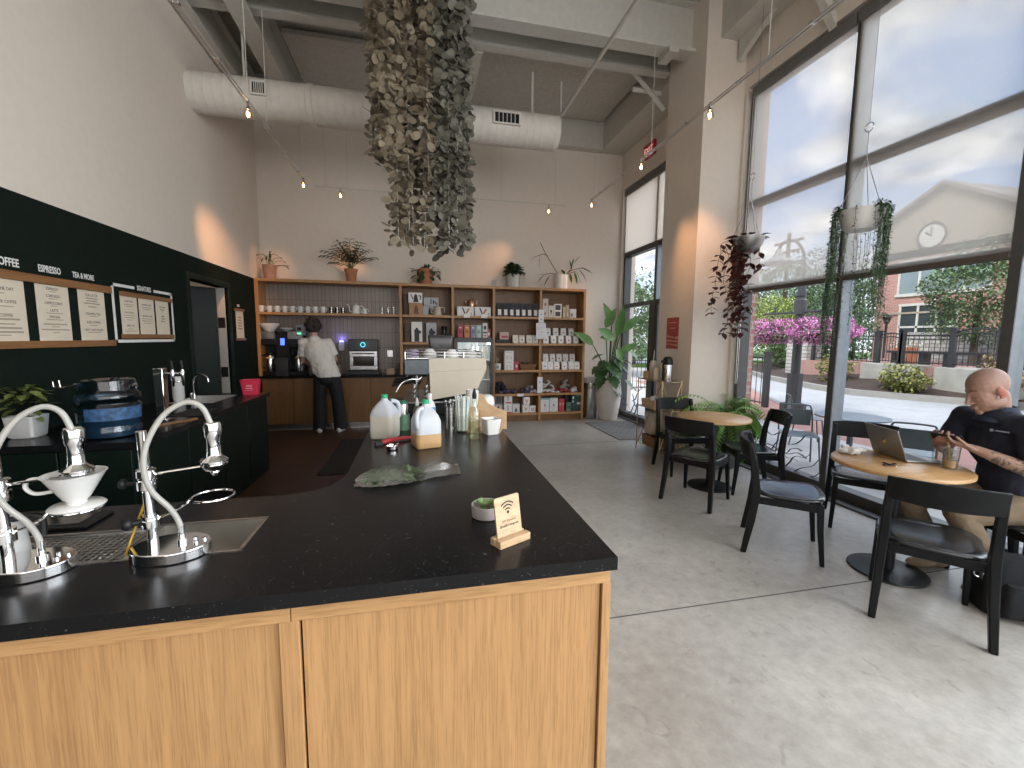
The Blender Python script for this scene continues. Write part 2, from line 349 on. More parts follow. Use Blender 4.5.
def txt(s, size, name, mat, parent, M, align='CENTER', depth=0.0008, xs=1.0, bold=0.0):
    """lettering as a flat mesh: text runs along local x, stands up along local y; M places it"""
    cu = bpy.data.curves.new('t', 'FONT'); cu.body = s; cu.size = size; cu.align_x = align; cu.extrude = depth; cu.offset = bold; cu.resolution_u = 2
    t = bpy.data.objects.new('t', cu); COL.objects.link(t)
    dg = bpy.context.evaluated_depsgraph_get(); me = bpy.data.meshes.new_from_object(t.evaluated_get(dg))
    bpy.data.objects.remove(t); bpy.data.curves.remove(cu)
    me.transform(M @ Matrix.Diagonal((xs, 1, 1, 1))); me.materials.clear(); me.materials.append(mat)
    o = bpy.data.objects.new(name, me); COL.objects.link(o)
    if parent: o.parent = parent
    return o
def facing(loc, d):
    """matrix putting lettering at loc on a face whose outward direction is d ('+x', '-x', '-y')"""
    R = {'+x': Matrix(((0, 0, 1), (1, 0, 0), (0, 1, 0))), '-x': Matrix(((0, 0, -1), (-1, 0, 0), (0, 1, 0))), '-y': Matrix(((1, 0, 0), (0, 0, -1), (0, 1, 0)))}[d]
    return Matrix.Translation(loc) @ R.to_4x4()
def arc(c, r, a0, a1, n, plane='xy', z=0):
    out = []
    for i in range(n+1):
        a = a0+(a1-a0)*i/n; x, y = r*math.cos(a), r*math.sin(a)
        out.append({'xy': (c[0]+x, c[1]+y, c[2]), 'xz': (c[0]+x, c[1], c[2]+y), 'yz': (c[0], c[1]+x, c[2]+y)}[plane])
    return out
def spline(pts, n=6):
    P = [Vector(p) for p in pts]; out = []
    for i in range(len(P)-1):
        a, b, c, d = P[max(i-1, 0)], P[i], P[i+1], P[min(i+2, len(P)-1)]
        for k in range(n):
            t = k/n; out.append(0.5*((2*b)+(c-a)*t+(2*a-5*b+4*c-d)*t*t+(3*b-a-3*c+d)*t**3))
    return out+[P[-1]]
# ================================================================== ROOM SHELL
struct(MB().box((-2.6, -5, -0.12), (4.12, 8.2, 0)).build('floor', CONC))
jm = pm('floor joint', (0.10, 0.095, 0.09), 0.8)
struct(MB().box((0.62, 2.065, 0.0), (3.94, 2.073, 0.0015)).box((0.62, 5.895, 0.0), (3.4, 5.902, 0.0015)).build('floor_joint', jm))
brownf = brick('brown quarry tile', (0.075, 0.034, 0.017), (0.066, 0.029, 0.014), (0.04, 0.019, 0.010), bw=0.3, rh=0.3, ms=0.006, rough=0.45, offset=0)
struct(MB().box((-2.48, 1.7, 0.0), (0.3, 7.62, 0.004)).build('floor_kitchen', brownf))
tag(MB().box((-1.10, 5.0, 0.004), (-0.42, 6.72, 0.016)).build('rubber_mat', pm('black rubber mat', (0.018, 0.011, 0.008), 0.8, bump=0.3), bevel=0.004),
    'dark rubber floor mat on the brown tiles beside the long counter', 'mat')
# left wall: pale above, dark green below, one doorway
DY0, DY1, DZ = 5.60, 6.62, 2.19
struct(MB().box((-2.62, -5, 0), (-2.5, DY0, 2.455)).box((-2.62, DY1, 0), (-2.5, 8.2, 2.455)).box((-2.62, DY0, DZ), (-2.5, DY1, 2.455)).build('wall_left', GREEN))
struct(MB().box((-2.62, -5, 2.455), (-2.5, 8.2, 5.9)).build('wall_left_upper', PAINT))
struct(MB().box((-2.62, 8.05, 0), (4.3, 8.2, 5.9)).build('wall_back', PAINT))
struct(MB().box((-2.62, -5.1, 0), (4.3, -5, 5.9)).build('wall_front', PAINT))
# window wall: big front window opening, solid pier, far doorway window
struct(MB().box((3.95, -5, 4.56), (4.22, 8.05, 5.9)).box((3.95, 4.80, 0), (4.22, 5.45, 4.56)).box((3.95, -5, 0), (4.22, -4.0, 4.56)).box((3.95, 5.45, 4.40), (4.22, 8.05, 4.56)).box((3.95, 7.98, 0), (4.22, 8.05, 4.40)).build('wall_right', PAINT))
struct(MB().box((3.40, 4.84, 0), (3.96, 5.62, 5.9)).build('wall_pillar', PAINT))
struct(MB().box((-2.5, 5.3, 0), (-2.488, DY0-0.06, 0.09)).box((-2.5, DY1+0.06, 0), (-2.488, 7.6, 0.09)).build('baseboard_left', GREENP))
struct(MB().box((3.12, 8.035, 0), (3.95, 8.05, 0.09)).build('baseboard_back', PAINT))
# ceiling deck and steel
struct(MB().box((-2.62, -5, 5.6), (4.3, 8.2, 5.9)).build('ceiling', DECK))
def ibeam(p0, p1, z0, z1, w, fl=0.03, web=0.025):
    a = Vector((*p0, 0)); b = Vector((*p1, 0)); d = (b-a).normalized(); s = Vector((-d.y, d.x, 0)); m = MB()
    for (hw, za, zb) in ((w/2, z0, z0+fl), (w/2, z1-fl, z1), (web/2, z0+fl, z1-fl)):
        q = [a+s*hw, b+s*hw, b-s*hw, a-s*hw]
        m.add([(p.x, p.y, za) for p in q]+[(p.x, p.y, zb) for p in q], [(0, 1, 2, 3), (7, 6, 5, 4), (0, 4, 5, 1), (1, 5, 6, 2), (2, 6, 7, 3), (3, 7, 4, 0)])
    return m
beams = [((-2.5, 5.15), (3.45, 5.15), 5.05, 5.62, 0.20, 0.035), ((-2.5, 5.72), (3.45, 5.72), 5.14, 5.62, 0.13, 0.035), ((-2.5, 2.6), (3.9, 2.6), 5.05, 5.62, 0.20, 0.035),
         ((-1.82, 2.7), (-1.82, 8.0), 5.05, 5.62, 0.22, 0.03), ((-2.40, 2.7), (-2.40, 8.0), 5.05, 5.5, 0.16, 0.03), ((0.82, 5.8), (0.82, 8.0), 5.12, 5.5, 0.12, 0.03)]
for i, (p0, p1, z0, z1, w, fl) in enumerate(beams):
    struct(ibeam(p0, p1, z0, z1, w, fl).build('ceiling_beam', CEILP, smooth=False))
struct(MB().box((3.45, 4.9, 5.06), (3.95, 8.05, 5.62)).box((3.58, 3.2, 5.10), (3.98, 4.84, 5.62)).build('ceiling_edge_beam', CEILP))
struct(MB().box((-2.5, 7.86, 5.05), (3.5, 8.05, 5.62)).build('ceiling_back_beam', CEILP))
struct(MB().box((-1.66, 6.6, 5.50), (0.7, 7.8, 5.56)).box((0.96, 5.85, 5.50), (3.40, 7.8, 5.56)).build('ceiling_panel', pm('ceiling panel', (0.47, 0.45, 0.40), 0.95, var=0.1, scale=25, bump=0.3)))
def brace(pts, w=0.05): 
    m = MB()
    for a, b in pts: m.tube([a, b], w, 4)
    return m
struct(brace([((2.95, 5.9, 5.30), (3.42, 5.75, 4.72)), ((3.0, 5.9, 5.02), (3.45, 5.9, 5.02))], 0.035).build('ceiling_brace', CEILP, smooth=False))
struct(MB().box((3.02, 5.02, 4.99), (3.14, 5.28, 5.055)).build('ceiling_bracket', CEILP, smooth=False))
struct(MB().box((3.55, 3.55, 4.98), (3.95, 3.85, 5.06)).prism([(3.62, 4.98), (3.74, 4.98), (3.95, 4.62), (3.95, 4.52)], 3.66, 3.74, 'y').build('ceiling_bracket', CEILP, smooth=False))
struct(MB().prism([(4.30, 5.10), (4.80, 5.10), (4.80, 4.86)], 3.80, 3.86, 'x').build('ceiling_bracket', CEILP, smooth=False))
# doorway in the green wall
dr = thing('door_1', None, None, (-2.5, DY0, 0)); struct(dr)
MB().box((-0.10, -0.07, 0), (0.03, 0.0, DZ+0.07)).box((-0.10, DY1-DY0, 0), (0.03, DY1-DY0+0.07, DZ+0.07)).box((-0.10, 0, DZ), (0.03, DY1-DY0, DZ+0.07)).build('door_frame', GREENP, dr, bevel=0.004)
lf = MB().box((0, -0.02, 0.01), (-0.94, 0.02, DZ-0.01)).build('door_leaf', GREENP, dr, loc=(-0.12, DY1-DY0-0.03, 0), rz=math.radians(38))
MB().box((-0.118, DY1-DY0-0.006, 0.0), (-0.02, DY1-DY0-0.001, DZ-0.002)).build('jamb_face', pm('pale jamb', (0.40, 0.37, 0.33), 0.8), dr)
for z in (0.3, 1.05, 1.72): MB().box((-0.115, DY1-DY0-0.012, z-0.07), (-0.03, DY1-DY0-0.006, z+0.07)).build('hinge', BLACKM, dr)
struct(MB().box((-4.2, 5.0, 0), (-4.1, 8.0, 2.6)).box((-4.1, 7.9, 0), (-2.62, 8.0, 2.6)).box((-4.1, 5.0, 0), (-2.62, 5.1, 2.6)).box((-4.2, 5.0, 2.6), (-2.62, 8.0, 2.7)).box((-4.2, 5.0, -0.1), (-2.6, 8.0, 0)).build('wall_back_room', PAINT))
light('back_room_lamp', 'POINT', (-3.3, 6.9, 2.4), 3, (1, 0.9, 0.78), shadow_soft_size=0.15)
# ------------------------------------------------------------------ windows
def window(name, y0, y1, ztop, mull, trans, stiles=()):
    r = struct(thing(name, None, None, (4.06, y0, 0))); W_ = y1-y0; X0, X1 = -0.05, 0.09
    fr = MB().box((X0, 0, 0.0), (X1, W_, 0.11)).box((X0, 0, ztop-0.07), (X1, W_, ztop)).box((X0, 0, 0.11), (X1, 0.06, ztop-0.07)).box((X0, W_-0.06, 0.11), (X1, W_, ztop-0.07))
    fr.build('window_frame', FRAME, r, bevel=0.004)
    for y in mull:
        MB().box((X0, y-y0-0.03, 0.11), (X1, y-y0+0.03, ztop-0.07)).build('mullion', MULLS, r, bevel=0.003)
        MB().box((X0-0.012, y-y0-0.032, 0.11), (X0, y-y0+0.032, ztop-0.07)).build('mullion_cap', FRAME, r)
    ys = [y0]+list(mull)+[y1]
    for z in trans:
        m = MB()
        for a, b in zip(ys[:-1], ys[1:]): m.box((X0+0.01, a-y0+0.03, z-0.035), (X1-0.01, b-y0-0.03, z+0.035))
        m.build('transom', FRAME, r)
    m = MB()
    for a, b in zip(ys[:-1], ys[1:]): m.box((0.02, a-y0+0.03, 0.1), (0.028, b-y0-0.03, ztop-0.06))
    m.build('pane', WINGLASS, r)
    return r
window('window_1', -4.0, 4.78, 4.54, [3.45, 2.19, 0.93, -0.33, -1.59, -2.85], [2.17, 3.20])
fw = window('window_2', 5.46, 7.98, 4.38, [6.78], [2.19, 3.16])
MB().box((-0.05, 1.22, 0.11), (0.07, 1.30, 2.15)).box((-0.05, 1.36, 0.11), (0.07, 1.50, 2.15)).build('door_stile', FRAME, fw, bevel=0.004)
struct(MB().box((3.88, -4.0, 0), (3.96, 4.80, 0.018)).box((3.9, 5.65, 0), (4.0, 7.98, 0.02)).build('trim_sill', pm('dark sill', (0.07, 0.07, 0.07), 0.5)))
# roller blinds
def blind(name, label, y0, y1, z0, z1, cloth, x=3.985, chain=None):
    r = thing(name, label, 'blind', (x, (y0+y1)/2, z0)); h = (y1-y0)/2
    MB().box((-0.0015, -h, 0.0), (0.0015, h, z1-z0)).build('cloth', cloth, r)
    MB().box((-0.012, -h, -0.045), (0.012, h, 0.0)).build('hem_bar', HEM, r, bevel=0.003)
    MB().box((-0.035, -h-0.008, z1-z0-0.02), (0.05, h+0.008, z1-z0+0.085)).build('head_box', pm('blind head box', (0.13, 0.125, 0.12), 0.6), r, bevel=0.004)
    return r
blind('roller_blind', 'half-lowered see-through roller blind on the left bay of the big front window', 3.475, 4.70, 2.165, 4.44, SHADE)
blind('roller_blind', 'half-lowered see-through roller blind showing the clock gable on the big front window', 2.215, 3.44, 2.165, 4.44, SHADE)
blind('roller_blind', 'short opaque cream roller blind at the top of the far glass door', 5.70, 7.90, 3.20, 4.28, SHADE2)
tag(MB().tube([(3.93, 4.66, 4.4), (3.925, 4.66, 1.0)], 0.004, 5).tube([(3.93, 4.63, 4.4), (3.925, 4.63, 1.0)], 0.004, 5).build('blind_chain', STEEL), 'thin bead chain hanging at the left edge of the big window', 'chain')
# curling dark tendril decals low on the glass
random.seed(5)
def tendrils(y0, y1, n, hmax, label, x=4.072):
    m = MB()
    for k in range(n):
        y = y0+(y1-y0)*(k+0.5)/n; z = 0.11+0.30*(k % 3)*hmax/0.62*random.uniform(0.3, 1.1); a = random.choice((0.5, 2.6))+random.uniform(-0.4, 0.4); pts = [(x, y, z)]; turn = random.choice((-1, 1))
        for q in range(random.randint(6, 10)):
            y += 0.05*math.cos(a); z += 0.05*math.sin(a); a += turn*random.uniform(0.05, 0.55)
            if q % 3 == 2: turn = -turn
            if z > hmax or z < 0.12 or not y0-0.1 < y < y1+0.1: break
            pts.append((x, y, z))
        if len(pts) > 3:
            sp = spline(pts, 4); L = len(sp); m.tube(sp, [0.018*(1-0.7*i/L) for i in range(L)], 5, flat=0.3)
    tag(m.build('tendril_decal', BLACKM), label, 'decal')
tendrils(3.62, 4.68, 17, 0.62, 'dark curling tendril pattern low on the front window behind the fern')
tendrils(6.85, 7.9, 16, 0.75, 'dark curling tendril pattern low on the far glass door')
tag(MB().box((3.02, 5.95, 0), (3.86, 7.35, 0.012)).build('door_mat', brick('ribbed grey mat', (0.17, 0.165, 0.16), (0.20, 0.195, 0.185), (0.13, 0.125, 0.12), bw=0.12, rh=0.08, ms=0.01, rough=0.95), bevel=0.004),
    'grey patterned entrance mat in front of the far glass door', 'mat')
# exit sign
r = thing('exit_sign', 'red exit sign high above the far glass door', 'sign', (3.95, 7.0, 4.63))
MB().box((-0.05, -0.17, 0), (0, 0.17, 0.22)).build('sign_case', pm('exit red', (0.55, 0.03, 0.05), 0.5), r, bevel=0.006)
txt('EXIT', 0.14, 'lettering', glow('exit letters', (1, 0.55, 0.5), 0.6), r, facing((-0.051, 0, 0.06), '-x'))
# red poster on the pillar
r = thing('poster', 'red poster taped to the pillar above the gold rack', 'poster', (3.40, 5.265, 1.42))
MB().box((-0.003, -0.14, 0), (0, 0.14, 0.42)).build('sheet', pm('poster red', (0.34, 0.065, 0.055), 0.8, var=0.2), r)
pk = pm('poster pink', (0.55, 0.26, 0.20), 0.8)
MB().prism([(-0.14, 0.13), (0.13, 0.16), (0.13, 0.19), (-0.05, 0.155), (-0.14, 0.175)], -0.0045, -0.003, 'x').prism([(-0.14, 0.09), (0.14, 0.10), (0.14, 0.125), (-0.14, 0.11)], -0.0045, -0.003, 'x').prism([(-0.14, 0.035), (0.10, 0.06), (0.14, 0.05), (0.14, 0.07), (-0.14, 0.06)], -0.0045, -0.003, 'x').build('print', pk, r)
MB().box((-0.0045, -0.09, 0.345), (-0.003, 0.09, 0.36)).box((-0.0045, -0.06, 0.27), (-0.003, 0.06, 0.285)).build('lettering', pk, r)
# ------------------------------------------------------------------ duct
r = thing('air_duct', 'round white spiral duct under the ceiling', 'duct', (-2.5, 6.05, 4.375))
dm = pm('duct white', (0.64, 0.60, 0.54), 0.55, var=0.04)
prof = []
for i in range(int(4.42/0.1)):
    x = i*0.1; prof += [(0.222, x), (0.222, x+0.084), (0.2238, x+0.088), (0.2238, x+0.096), (0.222, x+0.0995)]
prof += [(0.222, 4.44), (0.222, 4.45), (0.02, 4.45)]
MB().lathe(prof, (0, 0, 0), 40, 'x').build('duct_body', dm, r, ang=60)
MB().lathe([(0.222, 1.25), (0.238, 1.26), (0.238, 1.32), (0.222, 1.33)], (0, 0, 0), 40, 'x', cap=False).build('joint_collar', dm, r)
for x0, x1 in ((0.70, 0.83), (3.54, 3.86)):
    g = MB().box((x0-0.02, -0.25, -0.06), (x1+0.02, -0.205, -0.04)).box((x0-0.02, -0.25, 0.08), (x1+0.02, -0.195, 0.10)).box((x0-0.02, -0.25, -0.04), (x0, -0.195, 0.08)).box((x1, -0.25, -0.04), (x1+0.02, -0.195, 0.08)).build('vent_frame', dm, r)
    MB().box((x0, -0.238, -0.04), (x1, -0.232, 0.08)).build('vent_dark', BLACKP, g)
    m = MB(); k = 6
    for i in range(1, k): m.box((x0+(x1-x0)*i/k-0.004, -0.247, -0.04), (x0+(x1-x0)*i/k+0.004, -0.236, 0.08))
    m.build('vent_slat', dm, g)
for x in (0.55, 2.2, 4.1): MB().box((x-0.012, -0.003, 0.215), (x+0.012, 0.003, 0.76)).build('hanger', CEILP, r)
# ------------------------------------------------------------------ tracks and lamps
TZ = 3.85
def track(label, a, b, rods, group='ceiling light tracks', thin=False):
    a = Vector(a); b = Vector(b); r = thing('light_track', label, 'light track', a, 0, group); d = b-a
    if thin: MB().tube([(0, 0, 0), d], 0.007, 6).build('rail', CEILP, r)
    else:
        s = Vector((-d.y, d.x, 0)).normalized()*0.016
        MB().tube([s, d+s], 0.008, 6).tube([-s, d-s], 0.008, 6).build('rail', pm('track silver', (0.55, 0.53, 0.5), 0.35, 0.6), r)
        for q in range(9): MB().cb(d*(q+0.5)/9, (0.05, 0.03, 0.014)).build('clip', STEEL, r)
    for t in rods: p = d*t; MB().tube([p, (p.x, p.y, 5.08-TZ)], 0.004, 5).build('rod', CEILP, r)
    return r
track('left twin-rail light track running back along the green wall', (-1.61, 1.5, TZ), (-1.58, 7.15, TZ), (0.35, 0.62, 0.72, 0.97))
track('right twin-rail light track running along the window side', (2.84, 0.2, TZ), (2.89, 7.0, TZ), (0.45, 0.72, 0.985))
track('thin wire light track across the back wall', (-1.50, 7.42, TZ), (2.60, 7.42, TZ), (0.04, 0.12, 0.33, 0.72, 0.95), thin=True)
tag(MB().tube([(2.0, 0.5, 4.6), (2.0, 6.05, 4.6)], 0.022, 10).tube([(2.0, 6.02, 4.6), (2.0, 6.02, 5.05)], 0.012, 6).build('ceiling_pipe', CEILP), 'long straight pale pipe running from above to the duct end', 'pipe')
bulb = glow('lamp bulb', (1.0, 0.62, 0.28), 22); shade_g = glassy('lamp glass', (0.98, 0.94, 0.88), mix=0.06)
lamps = [((-1.605, 5.03, TZ), 'on left track near the duct', (-2.5, 6.75, 2.35), 30), ((-1.585, 7.12, TZ), 'at the far end of the left track', (-2.45, 8.0, 2.4), 6), ((-1.12, 7.42, TZ-0.02), 'on back wire, left of the hanging leaves', (-1.1, 8.05, 2.6), 5),
         ((2.28, 7.42, TZ-0.02), 'on back wire, right of the hanging leaves', (1.3, 8.05, 2.9), 5), ((2.89, 6.98, TZ), 'at the far end of the right track', (2.9, 8.05, 2.2), 6), ((2.875, 5.33, TZ), 'on right track beside the exit sign', (3.4, 5.0, 2.5), 6), ((2.866, 3.98, TZ), 'on right track in front of the pillar', (3.5, 4.84, 2.7), 10)]
for p, w, aim, e in lamps:
    p = Vector(p); r = thing('track_lamp', 'small lit glass spot lamp '+w, 'lamp', p, 0, 'track spot lamps')
    MB().cyl((0, 0, 0.022), (0, 0, -0.03), 0.012, n=8).lathe([(0.012, -0.03), (0.022, -0.045), (0.022, -0.06), (0.012, -0.062)], (0, 0, 0), 12).build('socket', STEEL, r)
    MB().lathe([(0.022, -0.055), (0.032, -0.075), (0.040, -0.12), (0.038, -0.12), (0.030, -0.076)], (0, 0, 0), 14, cap=False).build('glass_shade', shade_g, r)
    MB().ell((0, 0, -0.095), (0.016, 0.016, 0.022), 10, 8).build('bulb', bulb, r)
    l = light('track_lamp_beam', 'SPOT', p+Vector((0, 0, -0.125)), e*7, (1, 0.50, 0.24), to=aim, spot_size=math.radians(36), spot_blend=1.0, shadow_soft_size=0.03)
# ------------------------------------------------------------------ hanging leaf sculpture
random.seed(11)
def capiz(strands, name, mat, r):
    m = MB()
    for (x, y, zb, zt) in strands:
        z = zb
        while z < zt:
            a = random.uniform(0, 2*PI); L = random.uniform(0.065, 0.10); d = Vector((math.cos(a)*0.75, math.sin(a)*0.75, random.uniform(-0.75, 0.35))).normalized()
            up = Vector((random.uniform(-1, 1), random.uniform(-1, 1), random.uniform(0.1, 1))).normalized(); sd = d.cross(up).normalized(); c = Vector((x, y, z))+d*L*0.5; o = len(m.v); n = 8
            for i in range(n):
                t = 2*PI*i/n; m.v.append(tuple(c+d*(L*0.55*math.cos(t))+sd*(L*0.40*math.sin(t))))
            m.f.append(tuple(range(o, o+n))); z += random.uniform(0.032, 0.058)
    o = m.build(name, mat, r, smooth=False, solid=0.0012); o['kind'] = 'stuff'
    w = MB()
    for (x, y, zb, zt) in strands: w.tube([(x, y, zb), (x, y, zt+0.05)], 0.0012, 3)
    return o, w
r = thing('hanging_sculpture', 'tall hanging cascade of grey-brown translucent leaf discs over the counter', 'hanging sculpture', (0.05, 4.4, 2.4))
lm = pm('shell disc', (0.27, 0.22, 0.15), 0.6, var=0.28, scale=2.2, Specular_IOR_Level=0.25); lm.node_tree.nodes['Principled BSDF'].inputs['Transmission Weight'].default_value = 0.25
A, B = [], []
for i in range(46):
    a = random.uniform(0, 2*PI); q = math.sqrt(random.random()); x, y = q*0.31*math.cos(a)-0.15, q*0.28*math.sin(a)
    A.append((x, y, (0.0 if x > -0.27 and q < 0.8 else 0.60)+random.uniform(0, 0.16)+max(0, (-0.15-x))*0.6, 3.2))
for i in range(38):
    a = random.uniform(0, 2*PI); q = math.sqrt(random.random()); x, y = q*0.20*math.cos(a)+0.29, q*0.22*math.sin(a)+0.08
    B.append((x, y, random.uniform(0.0, 0.15)+(0.25 if x < 0.2 else 0), random.uniform(2.7, 2.95)))
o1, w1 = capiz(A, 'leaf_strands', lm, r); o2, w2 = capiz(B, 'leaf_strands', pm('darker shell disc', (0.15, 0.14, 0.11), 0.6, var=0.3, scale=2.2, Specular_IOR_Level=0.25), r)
w1.v += []; w1.build('strings', STEEL, r); w2.build('strings', STEEL, r)
MB().box((-0.5, -0.3, 3.2), (0.5, 0.3, 3.225)).build('mounting_plate', CEILP, r)
# ================================================================== LONG SERVICE COUNTER (L-shaped island)
ZT, TH = 0.90, 0.04
def slab(parts, z0, z1):
    m = MB()
    for p in parts:
        if len(p) == 4 and not isinstance(p[0], tuple): m.box((p[0], p[1], z0), (p[2], p[3], z1))
        else: m.prism(p, z0, z1, 'z')
    return m
GX0, GX1, GY0, GY1 = -1.46, -0.875, 1.40, 1.62      # drip tray
SX0, SX1, SY0, SY1 = -0.855, -0.535, 1.40, 1.64     # rinse sink
FILL = [(-0.33, 1.87), (-0.33, 2.12), (-0.345, 2.03), (-0.375, 1.95), (-0.43, 1.90), (-0.53, 1.87)]
r = thing('service_counter', 'long oak-fronted service counter with black speckled stone top', 'counter', (0, 0, 0))
slab([(-2.46, 1.125, 0.58, SY0), (-2.46, SY0, GX0, GY1), (GX1, SY0, SX0, SY1), (SX1, SY0, 0.58, SY1), (-2.46, GY1, GX1, SY1), (-2.46, SY1, 0.58, 1.87), (-0.33, 1.87, 0.58, 4.75), FILL], ZT-TH, ZT).build('worktop', STONE, r, smooth=False)
# oak front: rails, stiles and panels
MB().box((-2.46, 1.16, 0.80), (-0.335, 1.185, 0.86)).build('top_rail', OAKH, r, bevel=0.002)
MB().box((-0.333, 1.16, 0.80), (0.575, 1.185, 0.86)).build('top_rail', OAKH, r, bevel=0.002)
for x in (-1.15, -0.365, -1.935): MB().box((x, 1.162, 0.06), (x+0.05, 1.185, 0.80)).build('stile', OAK, r, bevel=0.002)
MB().box((0.55, 1.16, 0.0), (0.578, 1.19, 0.80)).build('stile', OAK, r, bevel=0.002)
for x0, x1 in ((-2.46, -1.938), (-1.882, -1.153), (-1.097, -0.368), (-0.309, 0.546)): MB().box((x0, 1.172, 0.06), (x1, 1.19, 0.797)).build('front_panel', OAK, r)
MB().box((0.553, 1.19, 0.0), (0.575, 4.72, 0.86)).build('side_panel', OAK, r, smooth=False)
MB().box((-2.46, 1.19, 0.06), (0.55, 1.80, 0.60)).box((-0.28, 1.80, 0.06), (0.55, 4.70, 0.86)).box((-2.46, 1.80, 0.06), (-0.5, 1.83, 0.86)).box((-2.46, 1.2, 0.0), (0.54, 1.78, 0.06)).build('inner_cabinet', GREENP, r, smooth=False)
BASIN = pm('sink steel', (0.72, 0.70, 0.66), 0.32, 1.0, var=0.04)
def basin(name, label, x0, x1, y0, y1, zt, depth, parent=None, grate=False):
    s = thing(name, label, 'drip tray' if grate else 'sink', ((x0+x1)/2, (y0+y1)/2, zt)); w, h = (x1-x0)/2, (y1-y0)/2; t = 0.006
    m = MB().box((-w, -h, -depth), (w, h, -depth+t)).box((-w, -h, -depth), (-w+t, h, -0.001)).box((w-t, -h, -depth), (w, h, -0.001)).box((-w, -h, -depth), (w, -h+t, -0.001)).box((-w, h-t, -depth), (w, h, -0.001))
    m.build('basin', BASIN, s, smooth=False)
    MB().box((-w-0.008, -h-0.008, 0), (w+0.008, -h+0.004, 0.002)).box((-w-0.008, h-0.004, 0), (w+0.008, h+0.008, 0.002)).box((-w-0.008, -h, 0), (-w+0.004, h, 0.002)).box((w-0.004, -h, 0), (w+0.008, h, 0.002)).build('rim', STEEL, s)
    if grate:
        g = MB(); nx, ny = 30, 11; c, d = 2*(w-t)/nx, 2*(h-t)/ny
        for i in range(nx+1): g.box((-w+t+i*c-0.0035, -h+t, -0.010), (-w+t+i*c+0.0035, h-t, -0.006))
        for j in range(ny+1): g.box((-w+t, -h+t+j*d-0.0035, -0.0105), (w-t, -h+t+j*d+0.0035, -0.0055))
        g.build('perforated_grate', STEEL, s, smooth=False)
    else: MB().lathe([(0.03, 0), (0.03, 0.004), (0.018, 0.004), (0.015, 0.001)], (w*0.55, 0, -depth+t), 16).build('drain', STEEL, s)
    return s
basin('drip_tray', 'flat perforated steel drip tray under the white dripper', GX0, GX1, GY0, GY1, ZT, 0.03, grate=True)
basin('rinse_sink', 'small rectangular steel sink beside the right brew tap', SX0, SX1, SY0, SY1, ZT, 0.12)
# ------------------------------------------------------------------ green back counter along the wall
r = thing('back_counter', 'dark green cabinet counter with black top along the menu wall', 'counter', (0, 0, 0))
KX0, KX1, KY0, KY1 = -2.32, -1.92, 4.62, 5.24
slab([(-2.49, 3.0, -1.66, KY0), (-2.49, KY0, KX0, KY1), (KX1, KY0, -1.66, KY1), (-2.49, KY1, -1.66, 5.42)], ZT-TH, ZT).build('worktop', STONE, r, smooth=False)
MB().box((-2.49, 3.03, 0.0), (-1.70, 5.39, 0.62)).box((-2.49, 3.03, 0.62), (-1.70, 4.5, 0.86)).box((-2.49, 5.28, 0.62), (-1.70, 5.39, 0.86)).box((-1.72, 4.5, 0.62), (-1.70, 5.28, 0.86)).build('carcass', GREENP, r, smooth=False)
for i, (a, b) in enumerate(((3.05, 3.62), (3.63, 4.20), (4.21, 4.78), (4.79, 5.37))): MB().box((-1.70, a, 0.09), (-1.682, b, 0.85)).build('door', GREENP, r, bevel=0.003)
MB().box((-2.45, 3.012, 0.09), (-2.09, 3.03, 0.85)).build('end_panel', GREENP, r, bevel=0.003); MB().box((-2.08, 3.012, 0.09), (-1.71, 3.03, 0.85)).build('end_panel', GREENP, r, bevel=0.003)
basin('bar_sink', 'dark steel sink set in the green back counter', KX0, KX1, KY0, KY1, ZT, 0.2)
# ------------------------------------------------------------------ barista wall: oak cabinet, tiled niche and display shelving
r = thing('base_cabinet', 'low oak cabinet with black top along the tiled wall', 'cabinet', (0, 0, 0))
slab([(-2.46, 7.58, 0.60, 8.02)], 0.865, 0.90).build('worktop', STONE, r, smooth=False)
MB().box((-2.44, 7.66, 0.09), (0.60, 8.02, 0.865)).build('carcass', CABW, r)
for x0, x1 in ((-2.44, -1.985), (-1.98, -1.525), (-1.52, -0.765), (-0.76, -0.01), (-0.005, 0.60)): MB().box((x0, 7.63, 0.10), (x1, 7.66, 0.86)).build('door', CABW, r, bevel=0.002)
MB().box((-2.44, 7.70, 0.0), (0.60, 7.72, 0.09)).build('toe_kick', STEEL, r)
tile = brick('stacked vertical tile', (0.25, 0.20, 0.17), (0.215, 0.17, 0.145), (0.13, 0.105, 0.09), bw=0.068, rh=0.27, ms=0.005, rough=0.35, offset=0, wall=True)
struct(MB().box((-2.46, 8.035, 0.9), (-0.27, 8.05, 2.42)).build('wall_tiles', tile))
r = thing('shelf_unit', 'long oak wall shelving with a tiled bay and four open display columns', 'shelf', (0, 0, 0))
YF, YB = 7.65, 8.045; PX = [-2.53+0.05, -0.25, 0.635, 1.365, 2.235, 3.085]
T2 = 0.0225
def sh(x0, x1, z, name='shelf_board', y0=YF): MB().box((x0, y0, z-0.02), (x1, YB-0.012, z+0.02)).build(name, SHELFH, r, bevel=0.002)
MB().box((-2.49, YF, 2.415), (3.11, YB, 2.46)).build('top_board', SHELFH, r, bevel=0.002)
MB().box((-2.49, YF, 0.90), (-2.44, YB, 2.415)).build('upright', SHELFW, r, bevel=0.002)
MB().box((-0.272, YF, 0.90), (-0.227, YB, 2.415)).build('upright', SHELFW, r, bevel=0.002)
for x, zb in ((0.635, 0.90), (1.365, 0.0), (2.235, 0.0), (3.085, 0.0)): MB().box((x-T2, YF, zb), (x+T2, YB, 2.415)).build('upright', SHELFW, r, bevel=0.002)
